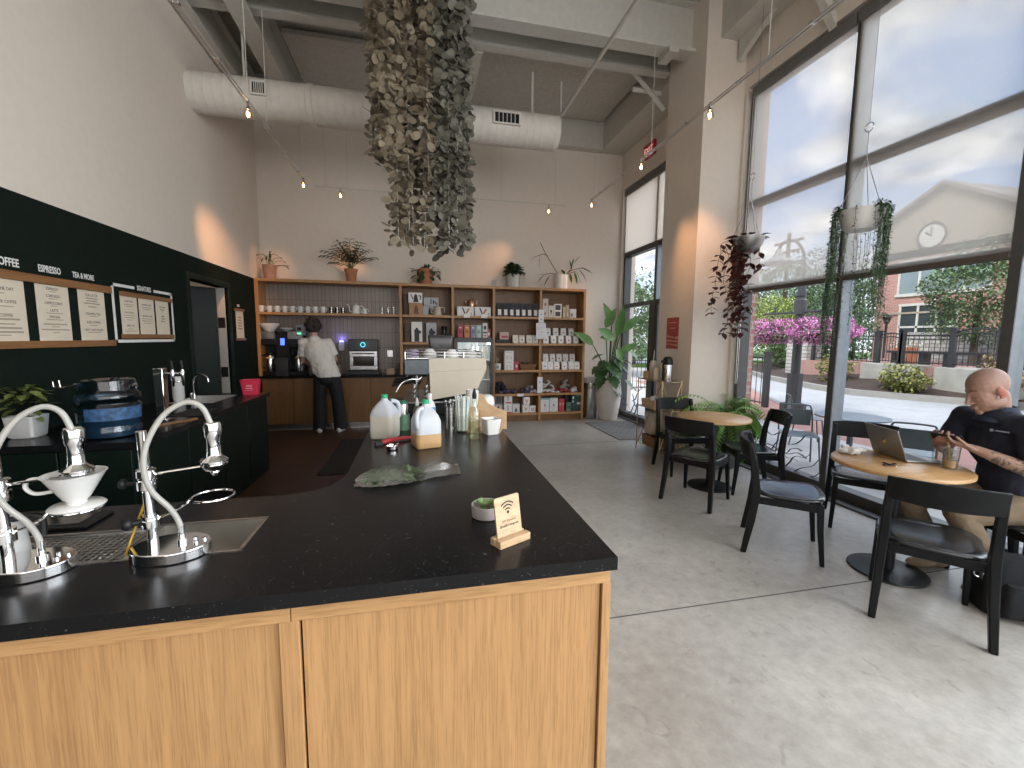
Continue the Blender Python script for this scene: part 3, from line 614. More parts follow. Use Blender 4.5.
MB().box((-0.227, YB-0.012, 0.90), (0.6125, YB, 2.415)).box((0.6575, YB-0.012, 1.5), (1.3425, YB, 2.415)).box((1.3875, YB-0.012, 0.05), (2.2125, YB, 2.415)).box((2.2575, YB-0.012, 0.05), (3.0625, YB, 2.415)).build('back_panel', DARKW, r, smooth=False)
sh(-2.44, -0.272, 1.91); sh(-0.227, 0.6125, 1.91); sh(-0.227, 0.6125, 1.44); sh(0.6575, 1.3425, 1.91)
for x0, x1 in ((1.3875, 2.2125), (2.2575, 3.0625)):
    for z in (1.91, 1.43, 0.94, 0.505, 0.14): sh(x0, x1, z)
    MB().box((x0, YF+0.05, 0.0), (x1, YF+0.07, 0.12)).build('plinth', DARKW, r)
# ------------------------------------------------------------------ display fridge standing in the third bay
r = thing('display_fridge', 'black-framed glass door drinks fridge below the colourful boxes', 'fridge', (1.0, 7.46, 0))
FB = pm('fridge black', (0.012, 0.013, 0.014), 0.35)
MB().box((-0.36, 0.03, 0.0), (-0.33, 0.57, 1.545)).box((0.30, 0.03, 0.0), (0.33, 0.57, 1.545)).box((-0.33, 0.03, 1.485), (0.30, 0.57, 1.545)).box((-0.33, 0.03, 0.0), (0.30, 0.57, 0.10)).build('cabinet', FB, r, bevel=0.004)
MB().box((-0.33, 0.55, 0.10), (0.30, 0.565, 1.485)).build('liner', pm('fridge liner', (0.42, 0.45, 0.45), 0.5), r)
MB().box((-0.36, 0.0, 0.02), (-0.30, 0.028, 1.525)).box((0.27, 0.0, 0.02), (0.33, 0.028, 1.525)).box((-0.30, 0.0, 1.465), (0.27, 0.028, 1.525)).box((-0.30, 0.0, 0.02), (0.27, 0.028, 0.10)).build('door_frame', FB, r, bevel=0.003)
MB().box((-0.30, 0.012, 0.10), (0.27, 0.018, 1.465)).build('door_glass', GLASS, r)
for z in (0.45, 0.80, 1.15): MB().box((-0.325, 0.06, z), (0.295, 0.54, z+0.012)).build('wire_shelf', STEEL, r)
MB().box((0.22, 0.05, 1.43), (0.28, 0.06, 1.46)).build('fridge_lamp', glow('fridge lamp', (0.9, 0.97, 1.0), 6), r)
light('fridge_light', 'POINT', (1.0, 7.62, 1.40), 4, (0.85, 0.95, 1), shadow_soft_size=0.05)
random.seed(3)
k = 0
for z in (0.812, 1.162):
    for x in (0.98, 1.08, 1.18, 1.26):
        c = random.choice([(0.5, 0.55, 0.5), (0.6, 0.6, 0.58), (0.25, 0.35, 0.28), (0.55, 0.5, 0.4)])
        b = thing('drink_bottle', 'chilled drink bottle on the %s visible fridge shelf, %s from the left' % ('lower' if z < 1 else 'upper', ORD[k % 4]), 'bottle', (x, 7.62, z), 0, 'bottles in the fridge')
        MB().lathe([(0.0, 0), (0.034, 0), (0.036, 0.01), (0.036, 0.15), (0.014, 0.2), (0.014, 0.235), (0, 0.235)], n=12).build('bottle_body', pm('bottle %d' % k, c, 0.2), b)
        MB().lathe([(0.0, 0.235), (0.017, 0.235), (0.017, 0.26), (0, 0.26)], n=10).build('cap', BLACKP, b); k += 1
# ================================================================== MENU BOARDS
MENUP = pm('menu paper', (0.66, 0.57, 0.45), 0.85, var=0.03)
RAILW = wood('menu rail wood', (0.21, 0.095, 0.035), (0.29, 0.14, 0.055), scale=(30, 2, 30))
SIGNW = pm('white lettering', (0.72, 0.71, 0.68), 0.7)
XW = -2.499
def menu_sheet(parent, y0, y1, z0, z1, lines, sizes):
    p = MB().box((0.003, y0, z0), (0.005, y1, z1)).build('menu_sheet', MENUP, parent)
    for (z, s, sz) in lines:
        if s.startswith('~'):
            w = float(s[1:])*(y1-y0)/2; MB().box((0.005, (y0+y1)/2-w, z-sz/2), (0.0056, (y0+y1)/2+w, z+sz/2)).build('small_print', pm('faded ink', (0.34, 0.28, 0.22), 0.9), p)
        else: txt(s, sz, 'lettering', INK, p, facing((0.0052, (y0+y1)/2, z-sz*0.35), '+x'), xs=0.9, depth=0.0003)
    return p
r = thing('menu_board', 'long hanging menu board with three sheets between two wooden rails', 'menu board', (XW, 3.6, 1.5))
MB().box((0, -0.75, 0.39), (0.022, 0.70, 0.445)).build('top_rail', RAILW, r, bevel=0.002); MB().box((0, -0.75, -0.045), (0.022, 0.70, 0.003)).build('bottom_rail', RAILW, r, bevel=0.002)
menu_sheet(r, -0.48, -0.12, 0.0, 0.40, [(0.33, 'CUP OF THE DAY', 0.03), (0.30, '~0.2', 0.006), (0.25, 'POUR OVER COFFEE', 0.028), (0.22, '~0.5', 0.006), (0.165, 'ICED COFFEE', 0.03), (0.14, '~0.7', 0.012), (0.11, '~0.5', 0.008), (0.085, '~0.75', 0.012), (0.06, '~0.8', 0.012), (0.04, '~0.3', 0.006)], 0)
menu_sheet(r, -0.035, 0.25, 0.0, 0.405, [(0.365, 'ESPRESSO', 0.027), (0.345, '~0.2', 0.006), (0.315, 'CORTADO', 0.027), (0.295, '~0.25', 0.006), (0.265, 'CAPPUCCINO', 0.027), (0.245, '~0.2', 0.006), (0.215, 'LATTE', 0.027), (0.195, '~0.5', 0.006), (0.17, 'MOCHA', 0.027), (0.15, '~0.5', 0.006), (0.118, '~0.72', 0.009), (0.10, '~0.25', 0.006), (0.08, '~0.85', 0.009), (0.06, '~0.2', 0.006)], 0)
menu_sheet(r, 0.34, 0.625, 0.0, 0.40, [(0.355, 'TEA LATTE', 0.03), (0.33, '~0.45', 0.01), (0.31, '~0.4', 0.01), (0.29, '~0.6', 0.01), (0.265, '~0.3', 0.01), (0.21, 'STEAMED TEA', 0.028), (0.19, '~0.3', 0.006), (0.145, 'ICED COFFEE', 0.028), (0.12, '~0.3', 0.006), (0.085, 'HOT CHOCOLATE', 0.026), (0.065, '~0.5', 0.006)], 0)
r = thing('wall_lettering', 'white painted words above the menu board, reading coffee, espresso, tea and more', 'sign', (XW, 3.6, 1.975))
for s, y, sz in (('COFFEE', -0.22, 0.072), ('ESPRESSO', 0.11, 0.066), ('TEA & MORE', 0.425, 0.058)): txt(s, sz, 'lettering', SIGNW, r, facing((0.001, y, 0.0), '+x'), xs=0.68 if s != 'COFFEE' else 0.72, depth=0.0006, bold=0.0015)
r = thing('signature_menu', 'white outlined menu panel with three small sheets between wooden rails', 'menu board', (XW, 4.79, 1.48))
m = MB(); ww, t = 0.465, 0.013
m.box((0, -ww, 0.0), (0.004, ww, 2*t)).box((0, -ww, 0.0), (0.004, -ww+2*t, 0.505)).box((0, ww-2*t, 0.0), (0.004, ww, 0.505)).box((0, -ww, 0.48), (0.004, -0.155, 0.505)).box((0, 0.145, 0.48), (0.004, ww, 0.505)).build('outline', SIGNW, r, smooth=False)
txt('SIGNATURES', 0.064, 'lettering', SIGNW, r, facing((0.001, -0.005, 0.477), '+x'), xs=0.58, depth=0.0006, bold=0.001)
MB().box((0, -0.37, 0.405), (0.02, 0.43, 0.445)).build('top_rail', RAILW, r, bevel=0.002); MB().box((0, -0.385, 0.035), (0.02, 0.425, 0.075)).build('bottom_rail', RAILW, r, bevel=0.002)
menu_sheet(r, -0.37, -0.14, 0.07, 0.41, [(0.365, 'HONEY BEAR', 0.022), (0.335, '~0.6', 0.006), (0.32, '~0.4', 0.006), (0.265, 'MATCHA MULE', 0.02), (0.24, '~0.6', 0.006), (0.22, '~0.6', 0.006), (0.20, '~0.3', 0.006), (0.15, 'MAPLE OAT', 0.022), (0.12, '~0.3', 0.006), (0.10, '~0.7', 0.006)], 0)
menu_sheet(r, -0.115, 0.12, 0.07, 0.41, [(0.35, 'LAVENDER LATTE', 0.02), (0.325, '~0.6', 0.006), (0.31, '~0.4', 0.006), (0.245, 'CARDAMOM TONIC', 0.02), (0.22, '~0.7', 0.006), (0.20, '~0.7', 0.006), (0.18, '~0.5', 0.006)], 0)
menu_sheet(r, 0.15, 0.375, 0.07, 0.41, [(0.345, 'COLD FOAM', 0.02), (0.32, 'MOCHA', 0.02), (0.30, '~0.1', 0.006), (0.255, 'BERRY', 0.02), (0.23, 'LEMON', 0.02), (0.205, 'HIBISCUS', 0.02)], 0)
r = thing('food_menu', 'small wall menu sheet between two wooden strips beside the doorway', 'menu board', (XW, 7.0, 1.48))
MB().box((0, -0.15, 0.42), (0.018, 0.17, 0.455)).build('top_rail', RAILW, r); MB().box((0, -0.14, 0.0), (0.018, 0.18, 0.035)).build('bottom_rail', RAILW, r)
menu_sheet(r, -0.12, 0.15, 0.03, 0.425, [(0.33, '~0.5', 0.02), (0.29, '~0.4', 0.02), (0.25, '~0.6', 0.02), (0.21, '~0.5', 0.02), (0.17, '~0.6', 0.02)], 0)
txt('FOOD', 0.05, 'lettering', SIGNW, r, facing((0.001, 0.0, 0.48), '+x'), xs=0.6)
# ================================================================== POUR-OVER TAPS
def brew_tap(loc, label, ring=True):
    r = thing('brew_tap', label, 'brew tap', loc, 0, 'chrome brew taps')
    base = [(0.0+0.165*math.cos(a)*0.62+0.045, 0.078*math.sin(a)) for a in [2*PI*i/28 for i in range(28)]]
    base = [(x, max(-0.075, min(0.075, y))) for x, y in base]
    MB().prism(base, 0.0, 0.034, 'z').build('base_plate', CHROME, r, bevel=0.004, seg=3)
    MB().cyl((0, 0, 0.034), (-0.008, 0, 0.375), 0.0135, n=20).build('pole', CHROME, r)
    c = MB().lathe([(0.0, 0.205), (0.024, 0.205), (0.025, 0.21), (0.025, 0.232), (0.022, 0.235), (0.022, 0.24), (0.025, 0.243), (0.025, 0.262), (0.02, 0.266), (0, 0.266)], (-0.004, 0, 0), 20).build('upper_clamp', CHROME, r)
    MB().cyl((-0.028, 0.0, 0.222), (-0.068, 0.004, 0.222), 0.006, n=8).ell((-0.066, 0.004, 0.222), (0.011, 0.015, 0.015), 10, 8).build('knob', BLACKP, c)
    c = MB().lathe([(0.0, 0.09), (0.023, 0.09), (0.023, 0.112), (0.020, 0.115), (0.023, 0.118), (0.023, 0.127), (0, 0.127)], (-0.002, 0, 0), 18).build('lower_clamp', CHROME, r)
    MB().cyl((-0.02, 0.0, 0.108), (-0.055, -0.02, 0.108), 0.009, n=10).ell((-0.052, -0.018, 0.108), (0.015, 0.016, 0.018), 10, 8).build('knob', BLACKP, c)
    ring_c = Vector((0.155, 0.02, 0.165)); pts = [(0.0, 0, 0.11), (0.045, 0.005, 0.125), (0.08, 0.01, 0.145), (0.10, -0.01, 0.16)]
    pts += [tuple(ring_c+Vector((0.055*math.cos(a), 0.055*math.sin(a), 0))) for a in [PI*1.08-i*PI*1.75/18 for i in range(19)]]
    MB().tube(spline(pts, 3), 0.0035, 8).build('holder_ring', CHROME, r)
    MB().cyl((0.01, 0, 0.247), (0.15, 0.01, 0.262), 0.004, n=8).build('head_arm', CHROME, r)
    MB().lathe([(0, 0.232), (0.007, 0.232), (0.013, 0.242), (0.012, 0.246), (0.027, 0.250), (0.034, 0.260), (0.036, 0.268), (0.031, 0.270), (0.037, 0.274), (0.037, 0.279), (0.032, 0.284), (0.023, 0.290), (0.0195, 0.298), (0.0185, 0.325), (0.0195, 0.345), (0.0235, 0.354), (0.0235, 0.388), (0.020, 0.394), (0, 0.394)], (0.168, 0.012, 0), 24).build('spout_head', CHROME, r)
    MB().tube(spline([(0.072, 0.005, 0.036), (0.070, 0.003, 0.09), (0.05, 0.0, 0.14), (0.018, -0.022, 0.205), (0.008, -0.03, 0.275), (0.018, -0.025, 0.345), (0.055, -0.01, 0.42), (0.105, 0.005, 0.455), (0.145, 0.01, 0.440), (0.165, 0.012, 0.39)], 7), 0.0075, 12).build('hose', HOSE, r)
    MB().cyl((0.072, 0.005, 0.034), (0.072, 0.005, 0.085), 0.0085, n=12).cyl((0.072, 0.005, 0.034), (0.072, 0.005, 0.045), 0.014, n=12).build('hose_fitting', CHROME, r)
    for i, (x, y) in enumerate(((0.10, 0.02), (0.115, -0.01), (0.128, 0.012))): MB().lathe([(0, 0.034), (0.006, 0.034), (0.006, 0.040), (0, 0.041)], (x, y, 0), 10).build('button', STEEL, r)
    return r
tap = brew_tap((-0.765, 1.41, ZT), 'right chrome brew tap with empty holder ring beside the sink')
dup(tap, 'left chrome brew tap at the photo edge, holding the white dripper', (-1.09, 1.38, ZT))
r = thing('coffee_dripper', 'white ceramic coffee dripper sitting in the left tap ring', 'dripper', (-0.935, 1.40, ZT+0.168))
MB().lathe([(0.0, 0.0), (0.058, 0.0), (0.062, 0.004), (0.056, 0.010), (0.022, 0.012), (0.022, 0.020), (0.030, 0.028), (0.066, 0.094), (0.070, 0.098), (0.064, 0.098), (0.026, 0.03), (0.012, 0.022), (0, 0.022)], n=32).build('cone', WHITEC, r, ang=50)
MB().tube(spline([(-0.060, 0.0, 0.084), (-0.098, -0.005, 0.086), (-0.110, -0.006, 0.066), (-0.090, -0.005, 0.046), (-0.044, 0, 0.050)], 6), 0.0065, 10, flat=0.8).build('handle', WHITEC, r)
r = thing('brew_stirrer', 'yellow stirring stick leaning behind the right brew tap', 'stirrer', (-0.845, 1.42, ZT))
MB().tube([(0, 0, 0.002), (0.045, 0.02, 0.14), (0.062, 0.028, 0.20)], [0.004, 0.006, 0.0045], 8, flat=0.5).build('stick', pm('yellow', (0.62, 0.36, 0.03), 0.4), r)
r = thing('pouring_kettle', 'white kettle cut off by the left photo edge', 'kettle', (-1.19, 1.455, ZT+0.002))
MB().lathe([(0, 0), (0.075, 0), (0.08, 0.01), (0.075, 0.08), (0.058, 0.125), (0.05, 0.13), (0.012, 0.135), (0.012, 0.15), (0, 0.152)], n=24).build('kettle_body', WHITEC, r)
MB().tube(spline([(-0.07, 0, 0.03), (-0.12, 0, 0.05), (-0.13, 0, 0.11), (-0.17, 0, 0.13)], 5), 0.008, 8).build('spout', WHITEC, r)
MB().tube(spline([(0.05, 0, 0.12), (0.11, 0.02, 0.12), (0.115, 0.02, 0.06)], 5), 0.009, 8).build('handle', BLACKP, r)
r = thing('brew_scale', 'flat black brewing scale behind the drip tray', 'scale', (-1.20, 1.73, ZT))
MB().box((-0.11, -0.07, 0.0), (0.11, 0.07, 0.012)).build('scale_body', BLACKP, r, bevel=0.005); MB().box((-0.08, -0.052, 0.012), (0.08, 0.062, 0.016)).build('platform', pm('dark glass', (0.02, 0.02, 0.022), 0.1), r, bevel=0.002)
# ================================================================== THINGS ON THE LONG COUNTER
MILKP = glassy('milk bottle plastic', (0.90, 0.90, 0.89), rough=0.35, mix=0.25); MILK = pm('milk', (0.62, 0.585, 0.50), 0.4, var=0.02); TEA = pm('cold brew', (0.50, 0.31, 0.15), 0.3, var=0.04)
HAZE = pm('cloudy plastic', (0.50, 0.52, 0.56), 0.35, var=0.04)
GCAP = pm('green cap', (0.03, 0.38, 0.18), 0.4)
def rrect(hx, hy, rad, z, n=5):
    out = []
    for sx, sy, a0 in ((1, 1, 0), (-1, 1, PI/2), (-1, -1, PI), (1, -1, 3*PI/2)):
        for i in range(n+1):
            a = a0+PI/2*i/n; out.append((sx*(hx-rad)+rad*math.cos(a), sy*(hy-rad)+rad*math.sin(a), z))
    return out
def loft(sections):
    return MB().rings([rrect(*s) for s in sections])
def jug(label, loc, liq, level, rz=0):
    r = thing('milk_jug', label, 'jug', loc, rz, 'plastic gallon jugs')
    L = level
    loft([(0.070, 0.070, 0.02, 0.0), (0.076, 0.076, 0.026, 0.006), (0.078, 0.078, 0.028, L*0.5), (0.0775, 0.0775, 0.03, L)]).build('filled_body', liq, r, ang=60)
    loft([(0.0775, 0.0775, 0.03, L), (0.077, 0.077, 0.032, max(L+0.005, 0.155)), (0.066, 0.066, 0.035, 0.19), (0.042, 0.042, 0.032, 0.225), (0.022, 0.022, 0.0215, 0.245), (0.019, 0.019, 0.0185, 0.262)]).build('clear_shoulder', HAZE, r, ang=60)
    MB().tube(spline([(-0.030, -0.03, 0.236), (-0.060, -0.055, 0.225), (-0.074, -0.066, 0.185), (-0.072, -0.064, 0.145), (-0.066, -0.058, 0.13)], 5), 0.014, 10).build('handle', HAZE, r)
    MB().lathe([(0, 0.258), (0.0205, 0.258), (0.021, 0.262), (0.021, 0.278), (0.018, 0.281), (0, 0.281)], n=18).build('cap', GCAP, r)
    return r
jug('full milk jug with green cap, left of the espresso machine', (-0.205, 2.86, ZT), MILK, 0.150, rz=math.radians(160))
jug('clear jug a third full of brown cold drink, green cap', (0.050, 2.58, ZT), TEA, 0.085, rz=math.radians(15))
r = thing('oil_bottle', 'clear glass syrup bottle with black pourer at the counter end', 'bottle', (0.357, 2.70, ZT))
BG = glassy('pale green glass', (0.90, 0.94, 0.86), mix=0.08)
MB().lathe([(0, 0.0), (0.036, 0.0), (0.039, 0.005), (0.039, 0.165), (0.032, 0.195), (0.016, 0.225), (0.0145, 0.265), (0.017, 0.27)], n=24, cap=False).build('bottle_body', BG, r)
MB().lathe([(0, 0.004), (0.035, 0.004), (0.036, 0.12), (0, 0.12)], n=20).build('syrup', glassy('pale syrup', (0.90, 0.91, 0.78), mix=0.05), r)
MB().lathe([(0, 0.262), (0.0135, 0.262), (0.0155, 0.285), (0.012, 0.30), (0.006, 0.325), (0.003, 0.33), (0, 0.33)], n=12).build('pourer', BLACKP, r)
r = thing('straw_jar', 'tall clear jar packed with wrapped white straws', 'straw jar', (0.305, 2.93, ZT))
MB().lathe([(0, 0), (0.047, 0.0), (0.049, 0.006), (0.049, 0.12), (0.046, 0.12), (0.046, 0.008), (0, 0.008)], n=22).build('jar', GLASS, r)
random.seed(2); m = MB()
for i in range(60):
    a = random.uniform(0, 2*PI); q = math.sqrt(random.random())*0.038; x, y = q*math.cos(a), q*math.sin(a)
    m.tube([(x*0.9, y*0.9, 0.012), (x*1.25, y*1.25, random.uniform(0.225, 0.255))], 0.0045, 5)
m.build('straws', pm('wrapped straws', (0.66, 0.70, 0.66), 0.6, var=0.15, scale=60), r)['kind'] = 'stuff'
r = thing('spoon_canister', 'ribbed steel canister of spoons behind the jugs', 'canister', (0.232, 3.02, ZT))
pr = [(0, 0.0), (0.044, 0.0)]
for i in range(6): z = 0.012+i*0.026; pr += [(0.044, z), (0.044, z+0.02), (0.041, z+0.022), (0.041, z+0.025)]
pr += [(0.045, 0.168), (0.042, 0.168), (0.04, 0.02), (0, 0.02)]
MB().lathe(pr, n=24).build('can', STEEL, r, ang=25)
for i, (x, y) in enumerate(((-0.02, 0.0), (0.012, 0.015), (0.02, -0.012), (-0.005, -0.02), (0.0, 0.02))): MB().tube([(x*0.5, y*0.5, 0.03), (x*1.6, y*1.6, 0.19)], 0.0035, 5).ell((x*1.75, y*1.75, 0.20), (0.011, 0.006, 0.014), 8, 6).build('spoon', STEEL, r)
r = thing('soap_bottle', 'white plastic bottle with blue label beside the steam wand', 'bottle', (0.085, 2.98, ZT))
MB().lathe([(0, 0), (0.037, 0.0), (0.04, 0.006), (0.04, 0.17), (0.032, 0.20), (0.016, 0.225), (0.014, 0.235)], n=20).build('bottle_body', WHITEC, r)
MB().lathe([(0, 0.232), (0.016, 0.232), (0.016, 0.262), (0.008, 0.268), (0, 0.268)], n=14).build('cap', WHITEC, r)
MB().lathe([(0.0405, 0.155), (0.0408, 0.16), (0.0408, 0.185-0.012), (0.0405, 0.175)], n=20, cap=False).build('label_band', pm('label blue', (0.10, 0.30, 0.62), 0.5), r)
r = thing('milk_bottle', 'small squeeze bottle with red-white cap beside the steam wand', 'bottle', (0.0, 3.05, ZT))
MB().lathe([(0, 0), (0.027, 0.0), (0.028, 0.14), (0.012, 0.175), (0.01, 0.18)], n=16).build('bottle_body', pm('brown syrup', (0.10, 0.06, 0.05), 0.3), r); MB().lathe([(0, 0.175), (0.013, 0.175), (0.013, 0.2), (0.005, 0.225), (0, 0.226)], n=12).build('cap', WHITEC, r)
r = thing('green_canister', 'sage green thermal canister with steel lid', 'canister', (-0.100, 3.08, ZT))
MB().lathe([(0, 0), (0.047, 0), (0.049, 0.005), (0.049, 0.11), (0, 0.11)], n=24).build('can', pm('sage green', (0.12, 0.21, 0.14), 0.4), r)
MB().lathe([(0, 0.11), (0.04, 0.11), (0.04, 0.17), (0.034, 0.185), (0, 0.187)], n=20).build('steel_top', STEEL, r); MB().lathe([(0, 0.187), (0.028, 0.187), (0.028, 0.205), (0, 0.206)], n=16).build('lid', pm('dark green lid', (0.03, 0.17, 0.11), 0.4), r)
# pale wood tiered holder with cups, lids and napkins
r = thing('lid_holder', 'pale plywood tiered holder for cups and lids at counter end', 'holder', (0.475, 2.93, ZT))
MB().prism([(-0.13, 0.0), (0.13, 0.0), (0.13, 0.13), (0.06, 0.15), (-0.01, 0.185), (-0.045, 0.25), (-0.13, 0.25)], 0.075, 0.09, 'y', Matrix.Rotation(math.radians(-18), 4, 'Z')).build('back_board', BIRCH, r)
MB().prism([(-0.13, 0.0), (0.10, 0.0), (0.10, 0.015), (-0.13, 0.015)], -0.07, 0.075, 'y', Matrix.Rotation(math.radians(-18), 4, 'Z')).build('foot', BIRCH, r)
def cup_stack(name, label, loc, n, r0=0.036, r1=0.045, h=0.10, grp='paper cup stacks'):
    pr = [(0, 0), (r0, 0), (r1, h), (r1+0.002, h)]
    for i in range(n): pr += [(r1+0.002, h+i*0.012+0.004), (r1, h+i*0.012+0.006), (r1, h+i*0.012+0.01), (r1+0.002, h+i*0.012+0.012)]
    pr += [(r1-0.004, h+n*0.012), (r0, 0.03), (0, 0.03)]
    t = thing(name, label, 'cups', loc, 0, grp); MB().lathe(pr, n=22).build('stack', WHITEC, t, ang=30); return t
tag(loft([(0.042, 0.042, 0.012, 0.0), (0.044, 0.044, 0.012, 0.01), (0.056, 0.056, 0.014, 0.105), (0.053, 0.053, 0.012, 0.105), (0.05, 0.05, 0.012, 0.09)]).build('napkin_tub', WHITEC, loc=(0.487, 2.83, ZT+0.002), rz=0.25), 'square white tub in front of the plywood holder', 'tub')
cup_stack('cup_stack', 'stack of white paper cups behind the glass bottle', (0.385, 3.03, ZT+0.1625), 4, h=0.07); 
tag(MB().box((-0.04, -0.035, 0), (0.04, 0.035, 0.16)).build('cup_riser', BIRCH, loc=(0.385, 3.03, ZT+0.0), bevel=0.003), 'pale wood block under the paper cup stack', 'riser')
tag(MB().lathe([(0, 0), (0.05, 0), (0.055, 0.012), (0.05, 0.05), (0.047, 0.06), (0.03, 0.075), (0, 0.08)], n=22).build('lid_stack', WHITEC, loc=(0.50, 3.07, ZT+0.16)), 'rounded white lids stacked behind the plywood holder', 'lids')
tag(MB().lathe([(0.0, 0), (0.055, 0), (0.055, 0.158), (0, 0.158)], n=20).build('lid_drum', WHITEC, loc=(0.50, 3.07, ZT)), 'white round drum under the rounded lids', 'drum')
# portafilter and red brush
r = thing('portafilter', 'steel filter basket with red handle lying on the counter', 'portafilter', (-0.145, 2.53, ZT), math.radians(65))
MB().lathe([(0, 0), (0.027, 0.0), (0.033, 0.006), (0.034, 0.024), (0.030, 0.026), (0.026, 0.01), (0, 0.009)], n=24).build('basket', CHROME, r)
MB().tube([(0.033, 0, 0.016), (0.06, 0, 0.018), (0.07, 0, 0.018)], 0.006, 8).build('neck', CHROME, r)
r = thing('brush', 'red-handled brush lying beside the brown drink jug', 'brush', (-0.21, 2.66, ZT), math.radians(33))
MB().tube([(0.0, 0, 0.014), (0.03, 0, 0.017), (0.09, 0, 0.018), (0.16, 0, 0.016), (0.20, 0, 0.012)], [0.012, 0.017, 0.014, 0.012, 0.008], 12).build('handle', pm('red plastic', (0.55, 0.05, 0.06), 0.4), r)
MB().box((-0.045, -0.011, 0.0), (-0.0, 0.011, 0.02)).build('bristles', pm('dark bristles', (0.05, 0.045, 0.045), 0.8), r)
# bag of herbs
r = thing('herb_bag', 'crumpled clear plastic bag of green mint on the counter', 'bag', (-0.04, 2.0, ZT))
random.seed(9); m = MB(); nx, ny = 26, 10
def bagz(u, v, top):
    w = 0.5+0.5*math.sin(u*9+v*3); hgt = (0.048*max(0, math.sin(PI*min(1, u/0.62)))**0.7 if u < 0.62 else 0.030*(0.5+0.5*math.sin(v*19+u*7))*math.sin(PI*(u-0.62)/0.38*0.9+0.3))+0.018*(1-abs(2*v-1))*(1 if u < 0.62 else 0.6+0.8*w)
    return 0.002+(hgt*(1-(2*v-1)**2)+random.uniform(0, 0.006)) if top else 0.002
rows = []
for i in range(nx+1):
    u = i/nx; wy = 0.085*(0.45+0.55*min(1, u/0.25)) if u < 0.62 else 0.085*(1-0.45*math.sin(PI*(u-0.62)/0.38*0.55))+0.04*(u-0.62)/0.38
    x = -0.23+0.47*u; yc = 0.13*(u-0.5)*0.9+(0.02 if u > 0.62 else 0)
    ring = [(x+random.uniform(-0.004, 0.004), yc+wy*(2*j/ny-1), bagz(u, j/ny, True)) for j in range(ny+1)]+[(x, yc+wy*(1-2*j/ny), 0.0015) for j in range(1, ny)]
    rows.append(ring)
m.rings(rows); m.build('plastic', glassy('crinkled plastic', (0.93, 0.94, 0.93), rough=0.22, mix=0.26), r, ang=20)
m = MB()
for i in range(170):
    u = random.uniform(0.08, 0.60); v = random.uniform(-0.7, 0.7)
    m.leaf((-0.23+0.47*u, 0.13*(u-0.5)*0.9+0.08*v, 0.006+0.030*random.random()*(1-v*v)), (random.uniform(-1, 1), random.uniform(-1, 1), random.uniform(-0.1, 0.25)), random.uniform(0.03, 0.05), 0.02, 0.2, 3)
m.build('mint_leaves', leafmat('mint', (0.045, 0.11, 0.03), (0.16, 0.26, 0.10)), r)['kind'] = 'stuff'
# succulent bowl
r = thing('succulent_bowl', 'low grey concrete bowl with a small succulent behind the wifi sign', 'plant', (0.243, 1.50, ZT))
MB().lathe([(0, 0), (0.048, 0), (0.054, 0.004), (0.057, 0.044), (0.055, 0.047), (0.050, 0.046), (0.048, 0.035), (0, 0.034)], n=32).build('bowl', pm('grey concrete', (0.28, 0.245, 0.235), 0.9, var=0.12, scale=40, bump=0.2), r)
m = MB(); random.seed(4)
for i in range(70):
    a = random.uniform(0, 2*PI); q = random.uniform(0, 0.038); m.leaf((q*math.cos(a), q*math.sin(a), 0.036), (math.cos(a)*0.6, math.sin(a)*0.6, 1), random.uniform(0.014, 0.028), 0.009, 0.3, 3)
m.build('green_rosettes', leafmat('succulent green', (0.08, 0.19, 0.03), (0.22, 0.38, 0.08)), r)
m = MB()
for i in range(26):
    a = random.uniform(0, 2*PI); q = random.uniform(0, 0.016); m.leaf((0.022+q*math.cos(a), -0.018+q*math.sin(a), 0.036), (math.cos(a), math.sin(a), 0.7), 0.022, 0.010, 0.3, 3)
m.build('purple_rosette', leafmat('succulent purple', (0.12, 0.04, 0.07), (0.22, 0.10, 0.14)), r)
# wifi sign
r = thing('wifi_sign', 'small pale wooden wifi password sign in a slotted block', 'sign', (0.285, 1.29, ZT), math.radians(27))
MB().box((-0.062, -0.030, 0), (0.062, -0.006, 0.024)).box((-0.062, 0.002, 0), (0.062, 0.022, 0.024)).box((-0.062, -0.008, 0), (0.062, 0.004, 0.008)).build('slotted_block', BIRCH, r, bevel=0.002)
T = Matrix.Translation((0, -0.001, 0.008)) @ Matrix.Rotation(math.radians(-10), 4, 'X')
b = MB(); b.rings([[T @ Vector((x, -0.003, z+0.069)) for x, z, _ in rrect(0.05, 0.069, 0.006, 0)], [T @ Vector((x, 0.003, z+0.069)) for x, z, _ in rrect(0.05, 0.069, 0.006, 0)]])
pl = b.build('plaque', BIRCH, r, smooth=False)
m = MB()
for q, (ra, rb) in enumerate(((0.012, 0.0165), (0.0225, 0.027), (0.033, 0.0375))):
    po = [(ra*math.cos(a), ra*math.sin(a)) for a in [PI/4+PI/2*i/10 for i in range(11)]]+[(rb*math.cos(a), rb*math.sin(a)) for a in [PI/4+PI/2*(10-i)/10 for i in range(11)]]
    m.prism([(x, z+0.085) for x, z in po], -0.0036, -0.003, 'y', T)
m.prism([(0.005*math.cos(a), 0.005*math.sin(a)+0.087) for a in [2*PI*i/14 for i in range(14)]], -0.0036, -0.003, 'y', T)
m.build('wifi_symbol', INK, pl)
R0 = Matrix(((1, 0, 0), (0, 0, -1), (0, 1, 0))).to_4x4()
txt('WIFI: Passwords', 0.0085, 'lettering', INK, pl, T @ Matrix.Translation((0, -0.0031, 0.058)) @ R0, depth=0.0002)
txt('@readforchangecafe', 0.0115, 'lettering', INK, pl, T @ Matrix.Translation((0, -0.0031, 0.043)) @ R0, depth=0.0002, xs=0.8, bold=0.0002)
